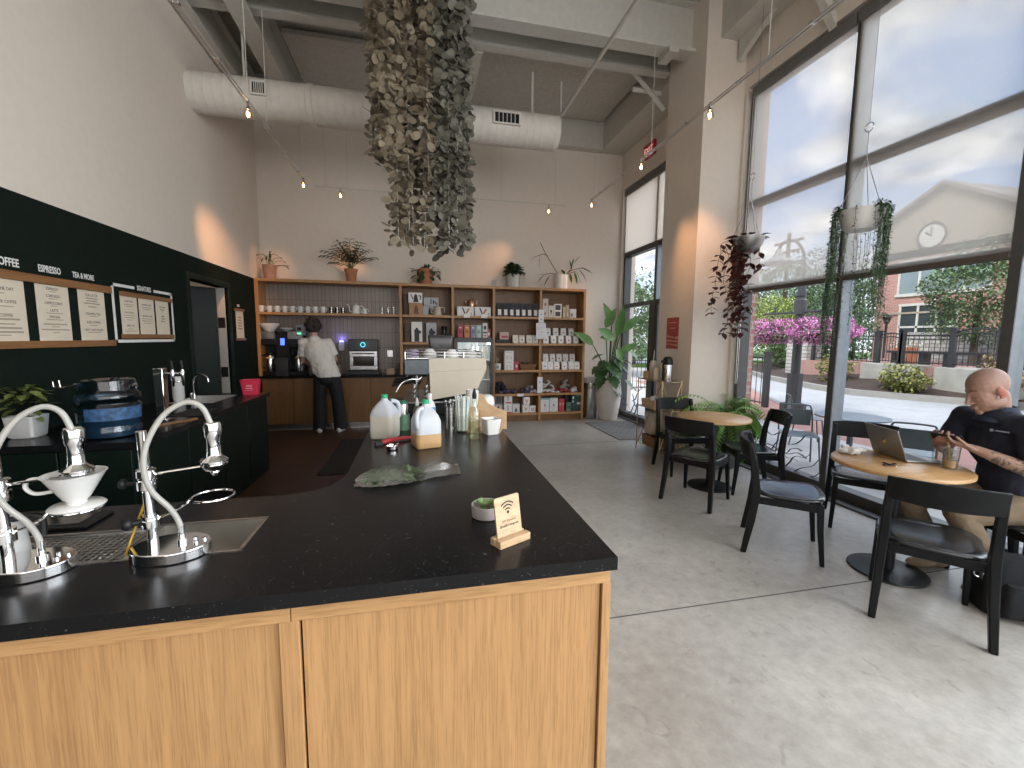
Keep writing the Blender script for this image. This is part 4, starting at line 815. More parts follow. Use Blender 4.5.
# ================================================================== ESPRESSO MACHINE (end on)
r = thing('espresso_machine', 'large steel espresso machine with cream side panel', 'espresso machine', (0.10, 3.62, ZT))
prof = [(0.0, 0.475), (0.475, 0.475), (0.485, 0.385), (0.40, 0.195), (0.36, 0.18), (0.01, 0.125)]
MB().prism(prof, 0.0, 0.022, 'y').build('side_panel', CREAM, r, bevel=0.004)
MB().prism([(0.0, 0.475), (0.475, 0.475), (0.485, 0.385), (0.0, 0.36)], -0.004, 0.0, 'y').build('side_panel_fold', CREAM, r, bevel=0.002)
MB().prism([(0.012, 0.47), (0.465, 0.47), (0.475, 0.385), (0.39, 0.20), (0.02, 0.135)], 0.022, 0.88, 'y').build('body', STEEL, r, bevel=0.006)
MB().prism(prof, 0.88, 0.90, 'y').build('side_panel', CREAM, r, bevel=0.004)
MB().box((-0.205, 0.02, 0.33), (0.02, 0.88, 0.47)).build('front_hood', pm('gunmetal', (0.07, 0.08, 0.09), 0.25, 0.8), r, bevel=0.012, seg=3)
MB().box((-0.20, 0.03, 0.0), (0.44, 0.87, 0.10)).build('base_tray', BLACKP, r, bevel=0.006)
MB().box((-0.21, 0.02, 0.095), (0.30, 0.88, 0.112)).build('drip_grate', STEEL, r, bevel=0.003)
MB().box((0.12, 0.06, 0.10), (0.40, 0.84, 0.21)).build('back_body', BLACKP, r)
for y in (0.10, 0.80):
    for x in (-0.15, 0.38): pass
rail = MB().tube([(-0.19, 0.03, 0.50), (0.45, 0.03, 0.50), (0.45, 0.87, 0.50), (-0.19, 0.87, 0.50)], 0.006, 8, closed=True).tube([(-0.19, 0.03, 0.525), (0.45, 0.03, 0.525), (0.45, 0.87, 0.525), (-0.19, 0.87, 0.525)], 0.006, 8, closed=True)
for x, y in ((-0.19, 0.03), (0.45, 0.03), (0.45, 0.87), (-0.19, 0.87), (0.13, 0.03), (0.29, 0.03)): rail.cyl((x, y, 0.465), (x, y, 0.527), 0.005, n=8)
rail.build('cup_rail', CHROME, r)
MB().box((-0.18, 0.04, 0.468), (0.44, 0.86, 0.478)).build('cup_tray', STEEL, r, bevel=0.002)
for i, y in enumerate((0.20, 0.45, 0.70)):
    g = MB().lathe([(0, 0.36), (0.036, 0.36), (0.036, 0.31), (0.042, 0.31), (0.042, 0.265), (0.032, 0.26), (0.03, 0.24), (0, 0.24)], (-0.10, y, 0), 20).build('group_head', CHROME, r)
    MB().tube([(-0.13, y, 0.26), (-0.20, y, 0.25), (-0.31, y, 0.235)], [0.010, 0.012, 0.014], 10).build('group_handle', BLACKP, g)
MB().tube(spline([(-0.05, 0.07, 0.34), (-0.08, 0.05, 0.30), (-0.15, 0.03, 0.30), (-0.22, 0.01, 0.27), (-0.265, 0.0, 0.20)], 6), 0.007, 10).build('steam_wand', CHROME, r)
MB().tube(spline([(-0.06, 0.83, 0.34), (-0.14, 0.86, 0.30), (-0.24, 0.88, 0.20)], 6), 0.006, 8).build('steam_wand', CHROME, r)
m = MB()
for x in (-0.12, -0.02): 
    for z in (0.15, 0.19, 0.23): m.cyl((x, 0.05, z), (x+0.01, 0.05, z+0.02), 0.03, n=14)
m.build('front_fittings', STEEL, r)
def cupd(label, loc, rr, hh, grp): tag(MB().lathe([(rr, 0), (rr+0.002, 0.004), (rr*0.95, hh*0.55), (rr*0.55, hh), (rr*0.5, hh+0.006), (0, hh+0.006)], n=22).build('upturned_cup', WHITEC, loc=loc), label, 'cup', grp)
for i, (x, y, w) in enumerate(((-0.125, 0.12, 'second from the hood edge'), (0.20, 0.13, 'under the grinder hopper, right of it'), (0.36, 0.13, 'nearest the cream panel corner'), (0.02, 0.35, 'further back on the tray'))):
    cupd('upturned white cup on the espresso machine, %s' % w, (0.10+x, 3.62+y, ZT+0.478), 0.06 if i else 0.045, 0.062, 'cups on the espresso machine')
tag(MB().lathe([(0, 0), (0.035, 0), (0.05, 0.03), (0.052, 0.05), (0.045, 0.065), (0, 0.07)], n=18).build('folded_cloth', pm('striped cloth', (0.30, 0.25, 0.36), 0.9, var=0.5, scale=18), loc=(-0.03, 3.70, ZT+0.478)), 'folded striped cloth at the left end of the machine top', 'cloth')
# grinder behind the machine
r = thing('coffee_grinder', 'black-hoppered coffee grinder standing behind the espresso machine', 'grinder', (0.25, 4.62, ZT))
MB().box((-0.09, -0.08, 0), (0.09, 0.08, 0.46)).build('grinder_body', STEEL, r, bevel=0.01); MB().rings([rrect(0.10, 0.09, 0.02, 0.46), rrect(0.12, 0.09, 0.02, 0.58), rrect(0.128, 0.09, 0.02, 0.66), rrect(0.12, 0.085, 0.02, 0.672)]).build('hopper', pm('smoked hopper', (0.03, 0.03, 0.032), 0.15), r, ang=30)
# ================================================================== THINGS ON THE GREEN COUNTER
r = thing('water_jug', 'big blue-tinted plastic water jug lying ready on the green counter', 'water jug', (-1.935, 3.235, ZT))
BLUEW = glassy('blue water plastic', (0.50, 0.64, 0.76), rough=0.12, mix=0.03); 
body = [(0.10, 0.0), (0.150, 0.006), (0.158, 0.02), (0.160, 0.055), (0.150, 0.07), (0.150, 0.085), (0.161, 0.10), (0.161, 0.205), (0.150, 0.215), (0.150, 0.225), (0.161, 0.24), (0.160, 0.27), (0.147, 0.29), (0.140, 0.305), (0.142, 0.35), (0.137, 0.365), (0.10, 0.374), (0.0, 0.376)]
MB().lathe(body, n=36, cap=True).build('jug_body', BLUEW, r, ang=50)
MB().lathe([(0, 0.006), (0.146, 0.010), (0.148, 0.06), (0.144, 0.078), (0.148, 0.1), (0.148, 0.12), (0, 0.12)], n=30).build('water', pm('jug water', (0.030, 0.058, 0.085), 0.25), r)
lb = MB(); lb.rings([[(q*math.cos(a), q*math.sin(a), z) for q, z in ((0.1615, 0.118), (0.163, 0.118), (0.163, 0.195), (0.1615, 0.195))] for a in [math.radians(-105+i*5) for i in range(24)]]).build('label_band', pm('faded blue label', (0.03, 0.085, 0.19), 0.6, var=0.55, scale=32), r)
MB().tube([(-0.145, 0, 0.325), (-0.175, 0, 0.325)], 0.016, 10).tube([(0.145, 0.0, 0.325), (0.16, 0.0, 0.325)], 0.016, 10).build('bung', STEEL, r)
MB().tube([(-0.17, 0, 0.328), (-0.245, 0, 0.315), (-0.285, 0, 0.318), (-0.287, 0, 0.355), (-0.255, 0, 0.36), (-0.25, 0, 0.318)], 0.005, 8).build('tap_lever', CHROME, r)
r = thing('draft_tower', 'square chrome draft tower with two black-handled taps', 'draft tower', (-1.90, 3.75, ZT))
MB().box((-0.033, -0.033, 0.0), (0.033, 0.033, 0.40)).build('column', CHROME, r, bevel=0.006); MB().box((-0.05, -0.05, 0), (0.05, 0.05, 0.012)).build('foot', CHROME, r, bevel=0.003)
for y, s in ((-0.015, 0), (0.02, 0.05)):
    f = MB().cyl((0.03, y, 0.355), (0.085+s, y, 0.355), 0.011, n=12).lathe([(0, 0.26), (0.006, 0.26), (0.009, 0.285), (0.011, 0.30), (0.013, 0.34), (0.014, 0.37), (0.008, 0.39), (0, 0.392)], (0.092+s, y, 0), 14).build('faucet', CHROME, r)
    MB().cyl((0.092+s, y, 0.39), (0.085+s, y, 0.455), 0.009, 0.013, 10).build('tap_handle', BLACKP, f)
tag(MB().box((-0.11, -0.17, 0), (0.11, 0.17, 0.008)).build('bar_mat', pm('bar mat', (0.02, 0.02, 0.02), 0.8), loc=(-1.83, 4.08, ZT), bevel=0.002), 'black rubber bar mat behind the draft tower', 'mat')
tag(MB().box((-0.02, -0.15, 0), (0.02, 0.15, 0.012)).build('wooden_strip', RAILW, loc=(-1.75, 3.62, ZT), rz=-0.5, bevel=0.002), 'flat brown wooden strip lying in front of the draft tower', 'strip')
r = thing('sink_faucet', 'chrome gooseneck faucet over the bar sink', 'faucet', (-2.24, 5.0, ZT), -0.3)
MB().cyl((0, 0, 0), (0, 0, 0.05), 0.02, 0.016, 14).tube(spline([(0, 0, 0.04), (0, 0, 0.18), (0.03, 0, 0.235), (0.09, 0, 0.25), (0.15, 0, 0.225), (0.165, 0, 0.175)], 6), 0.009, 10).build('spout', CHROME, r)
MB().cyl((0.02, -0.06, 0), (0.02, -0.06, 0.045), 0.012, n=10).ell((0.02, -0.06, 0.055), 0.017, 10, 8).build('handle', CHROME, r)
r = thing('water_filter', 'white cylindrical water filter beside the gooseneck faucet', 'water filter', (-2.30, 4.83, ZT))
MB().lathe([(0, 0), (0.045, 0), (0.045, 0.02), (0.05, 0.03), (0.05, 0.20), (0.052, 0.205), (0.052, 0.235), (0.045, 0.245), (0, 0.245)], n=24).build('canister', WHITEC, r); MB().lathe([(0.0505, 0.19), (0.0512, 0.195), (0.0505, 0.2)], n=24, cap=False).build('seam', STEEL, r)
r = thing('red_tub', 'bright red plastic tub at the far end of the green counter', 'tub', (-1.80, 5.27, ZT), 0.15)
RED = pm('tub red', (0.62, 0.025, 0.07), 0.45)
MB().rings([rrect(0.075, 0.055, 0.015, 0.0), rrect(0.095, 0.075, 0.02, 0.16), rrect(0.10, 0.08, 0.02, 0.165), rrect(0.09, 0.07, 0.02, 0.165), rrect(0.072, 0.052, 0.014, 0.01)]).build('tub_body', RED, r, ang=30)
MB().box((-0.045, -0.074, 0.05), (0.03, -0.066, 0.055)).box((-0.04, -0.077, 0.07), (0.025, -0.069, 0.08)).box((-0.035, -0.08, 0.095), (0.02, -0.072, 0.11)).build('print', pm('pink print', (0.75, 0.30, 0.32), 0.6), r)
# ================================================================== DISPLAY SHELF GOODS  (front edge y=7.65, boards' tops at Z*)
Z1, Z2, Z3, Z4, Z5 = 1.931, 1.451, 0.961, 0.526, 0.161
def cm(c): return pm('card %.2f %.2f %.2f' % c, c, 0.6, var=0.03)
def carton(label, x, z, w, h, d, col, y=7.70, prints=(), rz=0.0, grp=None, name='carton', cat='box', parent=None):
    """cardboard box with printed shapes on its front: prints are (x0, z0, x1, z1, colour) in fractions of the front, or a polygon"""
    r = thing(name, label, cat, (x, y+d/2, z), rz, grp)
    MB().box((-w/2, -d/2, 0), (w/2, d/2, h)).build('box_body', cm(col), r, bevel=0.003)
    for i, p in enumerate(prints):
        m = MB()
        if isinstance(p[0], (list, tuple)): m.prism([((a-0.5)*w, b*h) for a, b in p[0]], -d/2-0.0012, -d/2, 'y')
        else: m.box(((p[0]-0.5)*w, -d/2-0.0012, p[1]*h), ((p[2]-0.5)*w, -d/2, p[3]*h))
        m.build('print', cm(p[-1]), r)
    return r
WH, GY, BK, RD, BR_ = (0.72, 0.70, 0.68), (0.42, 0.42, 0.44), (0.03, 0.03, 0.035), (0.45, 0.06, 0.08), (0.38, 0.21, 0.10)
KET = [(0.34, 0.08), (0.72, 0.08), (0.64, 0.62), (0.60, 0.80), (0.48, 0.86), (0.40, 0.62)]; SPT = [(0.30, 0.30), (0.14, 0.85), (0.20, 0.85), (0.36, 0.40)]; HND = [(0.72, 0.75), (0.92, 0.70), (0.88, 0.30), (0.82, 0.32), (0.84, 0.62), (0.70, 0.66)]
# --- cups and kettle on the tiled bay shelf
mug = None
for i in range(9):
    x = -2.415+i*0.115; lb = 'white mug on the tiled shelf, %s from the left' % ORD[i]
    if mug is None:
        mug = thing('mug', lb, 'mug', (x, 7.70, Z1), 0, 'white mugs on the tiled shelf')
        MB().lathe([(0, 0), (0.034, 0), (0.038, 0.005), (0.040, 0.10), (0.037, 0.10), (0.034, 0.01), (0, 0.01)], n=20).build('cup', WHITEC, mug)
        MB().tube(spline([(0.037, 0, 0.082), (0.060, 0, 0.08), (0.064, 0, 0.045), (0.036, 0, 0.025)], 5), 0.0055, 8).build('handle', WHITEC, mug)
    else: dup(mug, lb, (x, 7.70, Z1), rz=-0.15*(i % 3))
SMOKE = glassy('smoked glass', (0.55, 0.48, 0.43), mix=0.08)
for i in range(3):
    c = thing('glass_cup', 'smoked glass cup on the tiled shelf, %s after the white mugs' % ORD[i], 'glass', (-1.37+i*0.092, 7.72, Z1), 0, 'smoked glass cups')
    MB().lathe([(0, 0), (0.034, 0), (0.037, 0.10), (0.035, 0.10), (0.032, 0.006), (0, 0.006)], n=18).build('cup', SMOKE, c)
for i in range(3):
    c = thing('tall_glass', 'tall clear glass at the right end of the tiled shelf, %s from left' % ORD[i], 'glass', (-0.56+i*0.095, 7.80, Z1), 0, 'tall clear glasses')
    MB().lathe([(0, 0), (0.027, 0), (0.031, 0.13), (0.029, 0.13), (0.025, 0.008), (0, 0.008)], n=18).build('cup', GLASS, c)
def kettle(label, loc, mat, hmat, s=1.0, rz=0):
    r = thing('gooseneck_kettle', label, 'kettle', loc, rz); r.scale = (s, s, s)
    MB().lathe([(0, 0), (0.072, 0), (0.075, 0.006), (0.056, 0.12), (0.050, 0.135), (0.046, 0.14), (0.020, 0.146), (0.008, 0.15), (0.012, 0.162), (0.006, 0.17), (0, 0.17)], n=24).build('kettle_body', mat, r)
    MB().tube(spline([(-0.060, 0, 0.035), (-0.10, 0, 0.045), (-0.105, 0, 0.10), (-0.125, 0, 0.145), (-0.145, 0, 0.15)], 6), [0.011]*7+[0.008]*18, 8).build('spout', mat, r)
    MB().tube(spline([(0.048, 0, 0.125), (0.105, 0, 0.130), (0.115, 0, 0.10), (0.105, 0, 0.05)], 6), 0.008, 8).build('handle', hmat, r); return r
kettle('white gooseneck kettle on the tiled shelf between cups', (-0.98, 7.74, Z1), WHITEC, WHITEC)
kettle('small white pitcher with spout standing right of the white kettle', (-0.84, 7.70, Z1), WHITEC, WHITEC, 0.6, 0.6)
kettle('cream gooseneck kettle in front of the grey boxes, first column', (0.375, 7.74, Z1), CREAM, CREAM, 1.05)
kettle('copper kettle standing on the two printed boxes', (0.99, 7.84, Z1+0.161), pm('copper', (0.55, 0.33, 0.22), 0.25, 0.8), pm('copper', (0.5, 0.3, 0.2)), 0.95, PI-0.5)
# --- first column
carton('white kettle box with dark kettle picture, stacked on brown box', 0.0, Z1+0.205, 0.235, 0.175, 0.2, WH, 7.71, [(KET, BK), (SPT, BK), (HND, BK)], grp='kettle boxes')
carton('brown kettle box under the white kettle box', 0.005, Z1, 0.23, 0.20, 0.2, BR_, 7.71, [(KET, (0.14, 0.06, 0.04))], grp='kettle boxes')
carton('dark side box behind the white kettle box', -0.165, Z1, 0.07, 0.36, 0.2, (0.06, 0.035, 0.025), 7.77)
carton('grey box with tool pictures on top of the lower grey box', 0.27, Z1+0.165, 0.255, 0.145, 0.2, GY, 7.78, [(0.45, 0.2, 0.52, 0.85, BK), ([(0.62, 0.75), (0.95, 0.2), (0.85, 0.15), (0.7, 0.5), (0.68, 0.2), (0.60, 0.2)], BK)], grp='kettle boxes')
carton('grey box behind the cream kettle', 0.25, Z1, 0.25, 0.16, 0.2, GY, 7.78, [(KET, BK)], grp='kettle boxes')
GRD = [(0.28, 0.05), (0.72, 0.05), (0.72, 0.62), (0.6, 0.66), (0.6, 0.72), (0.4, 0.72), (0.4, 0.66), (0.28, 0.62)]
carton('tall white box with black grinder picture and red base band', 0.015, Z2, 0.185, 0.36, 0.16, WH, 7.70, [(GRD, BK), (0.0, 0.0, 1.0, 0.045, RD), (0.70, 0.45, 0.88, 0.58, BK)], grp='grinder boxes')
carton('tall grey-silver box with grinder picture beside black carafe', 0.265, Z2, 0.175, 0.35, 0.16, (0.40, 0.41, 0.42), 7.72, [(GRD, BK), (0.70, 0.45, 0.88, 0.58, BK)], grp='grinder boxes')
carton('narrow dark box left of the tall white grinder box', -0.14, Z2, 0.09, 0.34, 0.16, (0.09, 0.055, 0.035), 7.76, [(0.3, 0.3, 0.7, 0.4, BK), (0.3, 0.5, 0.7, 0.6, BK)])
carton('narrow dark box between the two tall grinder boxes', 0.14, Z2, 0.06, 0.33, 0.16, (0.07, 0.05, 0.04), 7.77)
tag(MB().lathe([(0, 0), (0.085, 0), (0.09, 0.01), (0.06, 0.13), (0.045, 0.19), (0.045, 0.23), (0.058, 0.29), (0.05, 0.29), (0, 0.22)], n=24).build('carafe', pm('black glass', (0.012, 0.012, 0.013), 0.1), loc=(0.49, 7.80, Z2)), 'black hourglass coffee carafe on the second shelf, first column', 'carafe')
# --- second column
V1 = [(0.27, 0.88), (0.36, 0.88), (0.50, 0.30), (0.46, 0.12)]; V2 = [(0.50, 0.30), (0.56, 0.14), (0.78, 0.82), (0.66, 0.80)]
NV, OR = (0.04, 0.05, 0.16), (0.45, 0.16, 0.06)
for i, x in enumerate((0.86, 1.17)):
    carton('long white box with navy-orange V emblem, %s of the pair under the copper kettle' % ('left' if i == 0 else 'right'), x, Z1, 0.29, 0.16, 0.2, WH, 7.69, [(V1, NV), (V2, OR), (0.82, 0.1, 0.9, 0.35, GY)], grp='V boxes second column')
    tag(MB().box((-0.055, -0.003, -0.035), (0.055, 0, 0.035)).box((-0.055, 0, 0.0335), (0.055, 0.03, 0.035)).build('price_tag', WHITEP, loc=(x+0.02, 7.648, Z1-0.0)), 'white price tag hanging on shelf edge under the %s V box' % ('left' if i == 0 else 'right'), 'tag', 'price tags')
FT = 1.546
for i, (c, x) in enumerate((((0.40, 0.08, 0.10), 0.755), ((0.55, 0.22, 0.09), 0.87), ((0.27, 0.25, 0.33), 0.98), ((0.42, 0.52, 0.46), 1.08))):
    carton(['dark red', 'orange', 'lavender grey', 'mint'][i]+' tall bag-shaped carton on top of the drinks fridge', x, FT, 0.092, 0.22, 0.09, c, 7.56, [(0.2, 0.35, 0.8, 0.6, tuple(q*0.55 for q in c)), (0.3, 0.75, 0.7, 0.82, WH)], grp='colour cartons on the fridge')
carton('pale arch-topped carton with black stripe, right end on fridge', 1.19, FT, 0.085, 0.26, 0.07, (0.66, 0.62, 0.58), 7.56, [(0.1, 0.30, 0.9, 0.40, BK), (0.25, 0.55, 0.75, 0.8, BK), (0.3, 0.1, 0.7, 0.2, RD)])
carton('small brown-red carton at the right end of the fridge top', 1.265, FT, 0.055, 0.15, 0.06, (0.30, 0.12, 0.09), 7.60, [(0.2, 0.3, 0.8, 0.6, WH)])
# --- pouches
def pouch(label, x, z, y, w=0.10, h=0.155, body=WH, lab=None, grp=None, d=0.06, lr=(0.18, 0.18, 0.82, 0.62), extra=None):
    r = thing('coffee_pouch', label, 'pouch', (x, y, z), 0, grp); b = MB(); hw = w/2
    b.rings([[(-hw*0.9, -d/2, 0), (hw*0.9, -d/2, 0), (hw*0.9, d/2, 0), (-hw*0.9, d/2, 0)], [(-hw, -d*0.52, h*0.25), (hw, -d*0.52, h*0.25), (hw, d*0.52, h*0.25), (-hw, d*0.52, h*0.25)], [(-hw*0.98, -d*0.36, h*0.7), (hw*0.98, -d*0.36, h*0.7), (hw*0.98, d*0.36, h*0.7), (-hw*0.98, d*0.36, h*0.7)],
             [(-hw*0.96, -0.004, h*0.93), (hw*0.96, -0.004, h*0.93), (hw*0.96, 0.004, h*0.93), (-hw*0.96, 0.004, h*0.93)], [(-hw*0.96, -0.003, h), (hw*0.96, -0.003, h), (hw*0.96, 0.003, h), (-hw*0.96, 0.003, h)]]).build('pouch_body', cm(body), r, ang=25)
    def yf(t): return -d*0.52+(d*0.16)*max(0, (t-0.25))/0.45
    if lab:
        x0, t0, x1, t1 = lr; m = MB(); q = 0.004; a, c = (x0-0.5)*w, (x1-0.5)*w; m.add([(a, yf(t0)-q, t0*h), (c, yf(t0)-q, t0*h), (c, yf(t1)-q, t1*h), (a, yf(t1)-q, t1*h), (a, yf(t0), t0*h), (c, yf(t0), t0*h), (c, yf(t1), t1*h), (a, yf(t1), t1*h)], [(0, 1, 2, 3), (4, 7, 6, 5), (0, 4, 5, 1), (1, 5, 6, 2), (2, 6, 7, 3), (3, 7, 4, 0)])
        m.build('label', cm(lab), r)
    if extra: MB().cb((0, yf(0.45)-0.006, 0.42*h), (w*0.28, 0.003, h*0.16)).build('emblem', cm(extra), r)
    return r
for i in range(7): pouch('black coffee bag with white label on the third column top shelf, %s from left' % ORD[i], 1.475+i*0.112, Z1, 7.74, 0.108, 0.245, BK, WH, 'black coffee bags', 0.075, (0.25, 0.10, 0.80, 0.52))
CLR = [((0.70, 0.55, 0.50), 'salmon'), ((0.55, 0.68, 0.62), 'teal'), ((0.42, 0.40, 0.42), 'grey'), ((0.66, 0.36, 0.55), 'magenta'), ((0.50, 0.52, 0.46), 'sage')]
EM = [(0.42, 0.10, 0.10), (0.08, 0.25, 0.22), (0.12, 0.11, 0.14), (0.55, 0.08, 0.35), (0.36, 0.40, 0.34)]
def pouch_row(z, y, xs, ems, word, body=None, grp='small white coffee pouches'):
    for i, (x, e) in enumerate(zip(xs, ems)):
        pouch('small white pouch, %s, %s from left' % (word, ORD[i]), x, z, y, 0.108, 0.15, (0.74, 0.72, 0.70) if e != EM[4] else (0.55, 0.55, 0.49), (0.80, 0.78, 0.76), grp, 0.06, (0.1, 0.12, 0.9, 0.80), e)
pouch_row(Z2, 7.74, (2.36, 2.51, 2.655, 2.805, 2.95), EM, 'front row of fourth column second shelf')
pouch_row(Z2+0.14, 7.90, (2.33, 2.445, 2.60, 2.755, 2.91), [EM[0], EM[1], EM[2], EM[3], EM[4]], 'raised back row of fourth column second shelf')
pouch_row(Z3, 7.74, (2.345, 2.46, 2.58, 2.735, 2.87, 2.985), [(0.15, 0.25, 0.36), (0.6, 0.58, 0.5), (0.50, 0.12, 0.06), (0.55, 0.06, 0.30), (0.6, 0.6, 0.58), (0.40, 0.10, 0.20)], 'front row of fourth column middle shelf')
pouch_row(Z3+0.14, 7.90, (2.41, 2.545, 2.68, 2.81, 2.945), [(0.6, 0.6, 0.56), (0.55, 0.12, 0.06), (0.55, 0.08, 0.35), (0.45, 0.46, 0.40), (0.35, 0.10, 0.20)], 'raised back row of fourth column middle shelf')
for z, nm in ((Z2, 'second'), (Z3, 'middle')): tag(MB().box((2.29, 7.83, z), (3.03, 7.99, z+0.14)).build('riser_step', DARKW, bevel=0.003), 'dark wooden riser step under the back pouches, fourth column %s shelf' % nm, 'riser')
# --- third column, second shelf
tag(MB().box((-0.14, -0.09, 0), (0.14, 0.09, 0.012)).box((-0.14, -0.09, 0.012), (-0.13, 0.09, 0.07)).box((0.13, -0.09, 0.012), (0.14, 0.09, 0.07)).box((-0.13, -0.09, 0.012), (0.13, -0.08, 0.07)).build('dark_tray', BLACKP, loc=(1.55, 7.80, Z2), bevel=0.003), 'black tray holding a pinkish carton, third column', 'tray')
carton('pinkish carton with red print standing in the black tray', 1.57, Z2+0.013, 0.17, 0.19, 0.13, (0.50, 0.38, 0.32), 7.735, [(0.2, 0.45, 0.9, 0.65, RD)])
for i, (x, b, e) in enumerate(((1.78, (0.68, 0.62, 0.50), (0.55, 0.36, 0.04)), (1.90, (0.60, 0.45, 0.42), (0.30, 0.05, 0.09)), (2.04, (0.66, 0.63, 0.55), (0.45, 0.42, 0.34)), (2.155, (0.66, 0.66, 0.62), (0.30, 0.38, 0.38)))):
    pouch('small pouch with %s print beside the black tray' % ['yellow', 'dark red', 'cream', 'pale blue'][i], x, Z2, 7.74, 0.108, 0.15, b, (0.72, 0.70, 0.62), 'pouches beside the black tray', 0.06, (0.1, 0.12, 0.9, 0.8), e)
# --- third column, middle shelf
r = thing('printed_mug', 'white mug with leafy print at left of the middle shelf', 'mug', (1.455, 7.74, Z3))
MB().lathe([(0, 0), (0.052, 0), (0.058, 0.01), (0.060, 0.12), (0.056, 0.12), (0.05, 0.01), (0, 0.01)], n=20).build('cup', WHITEC, r)
MB().leaf((-0.02, -0.062, 0.03), (0.4, 0, 1), 0.06, 0.03, 0, 3, up=(0, -1, 0)).leaf((0.0, -0.062, 0.03), (-0.4, 0, 1), 0.05, 0.025, 0, 3, up=(0, -1, 0)).build('leaf_print', pm('leaf print', (0.10, 0.22, 0.08), 0.6), r, solid=0.001)
r = thing('dried_bouquet', 'pale dried flowers bundled behind the printed mug', 'flowers', (1.46, 7.86, Z3)); m = MB(); random.seed(8)
for i in range(30): a = random.uniform(0, 2*PI); m.leaf((0, 0, 0.1), (math.cos(a)*0.4, math.sin(a)*0.4, 1), random.uniform(0.08, 0.15), 0.03, 0.3, 3)
m.build('flowers', pm('dried flower', (0.46, 0.36, 0.27), 0.9, var=0.2), r); MB().lathe([(0, 0), (0.03, 0), (0.035, 0.1), (0, 0.1)], n=12).build('wrap', WHITEP, r)
CUPV = [(0.2, 0.15), (0.3, 0.15), (0.36, 0.5), (0.30, 0.5)]; CUPW = [(0.8, 0.15), (0.7, 0.15), (0.64, 0.5), (0.70, 0.5)]
for i, z in enumerate((Z3, Z3+0.176)): carton('white dripper box with grey outline drawing, %s of a stack of two' % ('lower' if i == 0 else 'upper'), 1.655, z, 0.17, 0.175, 0.15, WH, 7.69, [(CUPV, (0.35, 0.33, 0.32)), (CUPW, (0.35, 0.33, 0.32)), (0.2, 0.80, 0.8, 0.86, GY)], grp='white dripper boxes')
carton('small red box right of the stacked white dripper boxes', 1.80, Z3, 0.075, 0.155, 0.09, RD, 7.71, [(0.3, 0.3, 0.7, 0.6, WH)])
r = thing('wicker_basket', 'low brown wicker basket with dark contents on middle shelf', 'basket', (2.02, 7.80, Z3))
WK = brick('wicker', (0.30, 0.15, 0.065), (0.24, 0.11, 0.045), (0.10, 0.05, 0.02), bw=0.04, rh=0.018, ms=0.003, rough=0.7, wall=True)
MB().rings([rrect(0.145, 0.09, 0.02, 0), rrect(0.17, 0.11, 0.02, 0.10), rrect(0.172, 0.112, 0.02, 0.105), rrect(0.16, 0.10, 0.02, 0.105), rrect(0.14, 0.085, 0.02, 0.012)]).build('basket_body', WK, r, ang=30)
r = thing('basket_goods', 'dark lumpy packets heaped in the wicker basket', 'packets', (2.02, 7.80, Z3+0.014)); m = MB(); random.seed(1)
for i in range(9): m.ell((random.uniform(-0.09, 0.09), random.uniform(-0.05, 0.05), 0.05+random.uniform(0, 0.06)), (0.04, 0.03, 0.035), 8, 6)
m.build('packets', pm('dark packets', (0.05, 0.035, 0.028), 0.6, var=0.3), r)['kind'] = 'stuff'
# --- third column, cloth shelf
def heap(name, label, cat, loc, size, n, mat, seed, grp=None, rmin=0.03, rmax=0.06):
    random.seed(seed); r = thing(name, label, cat, loc, 0, grp); m = MB()
    for i in range(n):
        u, v, w = random.uniform(-1, 1), random.uniform(-1, 1), random.random()
        m.ell((u*size[0]*0.5, v*size[1]*0.5, rmin*0.5+w*size[2]*(1-u*u)*0.75), (random.uniform(rmin, rmax), random.uniform(rmin, rmax), random.uniform(rmin*0.5, rmax*0.6)), 9, 6, Matrix.Rotation(random.uniform(0, 3), 4, 'Z') @ Matrix.Rotation(random.uniform(-0.5, 0.5), 4, 'X'))
    o = m.build('cloth', mat, r); q = o.modifiers.new('m', 'REMESH'); q.mode = 'VOXEL'; q.voxel_size = 0.010; q.use_smooth_shade = True
    d = o.modifiers.new('w', 'DISPLACE'); tx = bpy.data.textures.get('wrinkle') or bpy.data.textures.new('wrinkle', 'CLOUDS'); tx.noise_scale = 0.035; d.texture = tx; d.strength = 0.016; d.mid_level = 0.5; d.texture_coords = 'LOCAL'
    return r
NAVY = pm('navy cloth', (0.022, 0.020, 0.036), 0.9, var=0.4, scale=25); 
heap('folded_shirts', 'heap of dark navy folded shirts on the third column cloth shelf', 'clothes', (1.52, 7.82, Z4), (0.24, 0.2, 0.30), 26, NAVY, 3)
heap('rolled_socks', 'row of dark purple rolled cloths in front of the shirts', 'clothes', (1.76, 7.76, Z4), (0.56, 0.12, 0.10), 22, pm('purple cloth', (0.055, 0.045, 0.085), 0.9, var=0.5, scale=18), 4)
heap('cloth_bundle', 'pale lilac cloth bundle at the right of the purple cloths', 'clothes', (2.06, 7.76, Z4), (0.12, 0.14, 0.17), 10, pm('lilac cloth', (0.34, 0.30, 0.36), 0.9, var=0.2), 5)
heap('white_cloth', 'small white cloth beside the divider on the cloth shelf', 'clothes', (2.16, 7.74, Z4), (0.08, 0.1, 0.07), 6, pm('white cloth', (0.62, 0.60, 0.58), 0.9), 6, rmin=0.025, rmax=0.04)
tag(MB().box((-0.06, -0.003, -0.03), (0.06, 0, 0.02)).build('price_tag', WHITEP, loc=(1.87, 7.648, Z4-0.02)), 'small white price tag on the cloth shelf edge', 'tag', 'price tags')
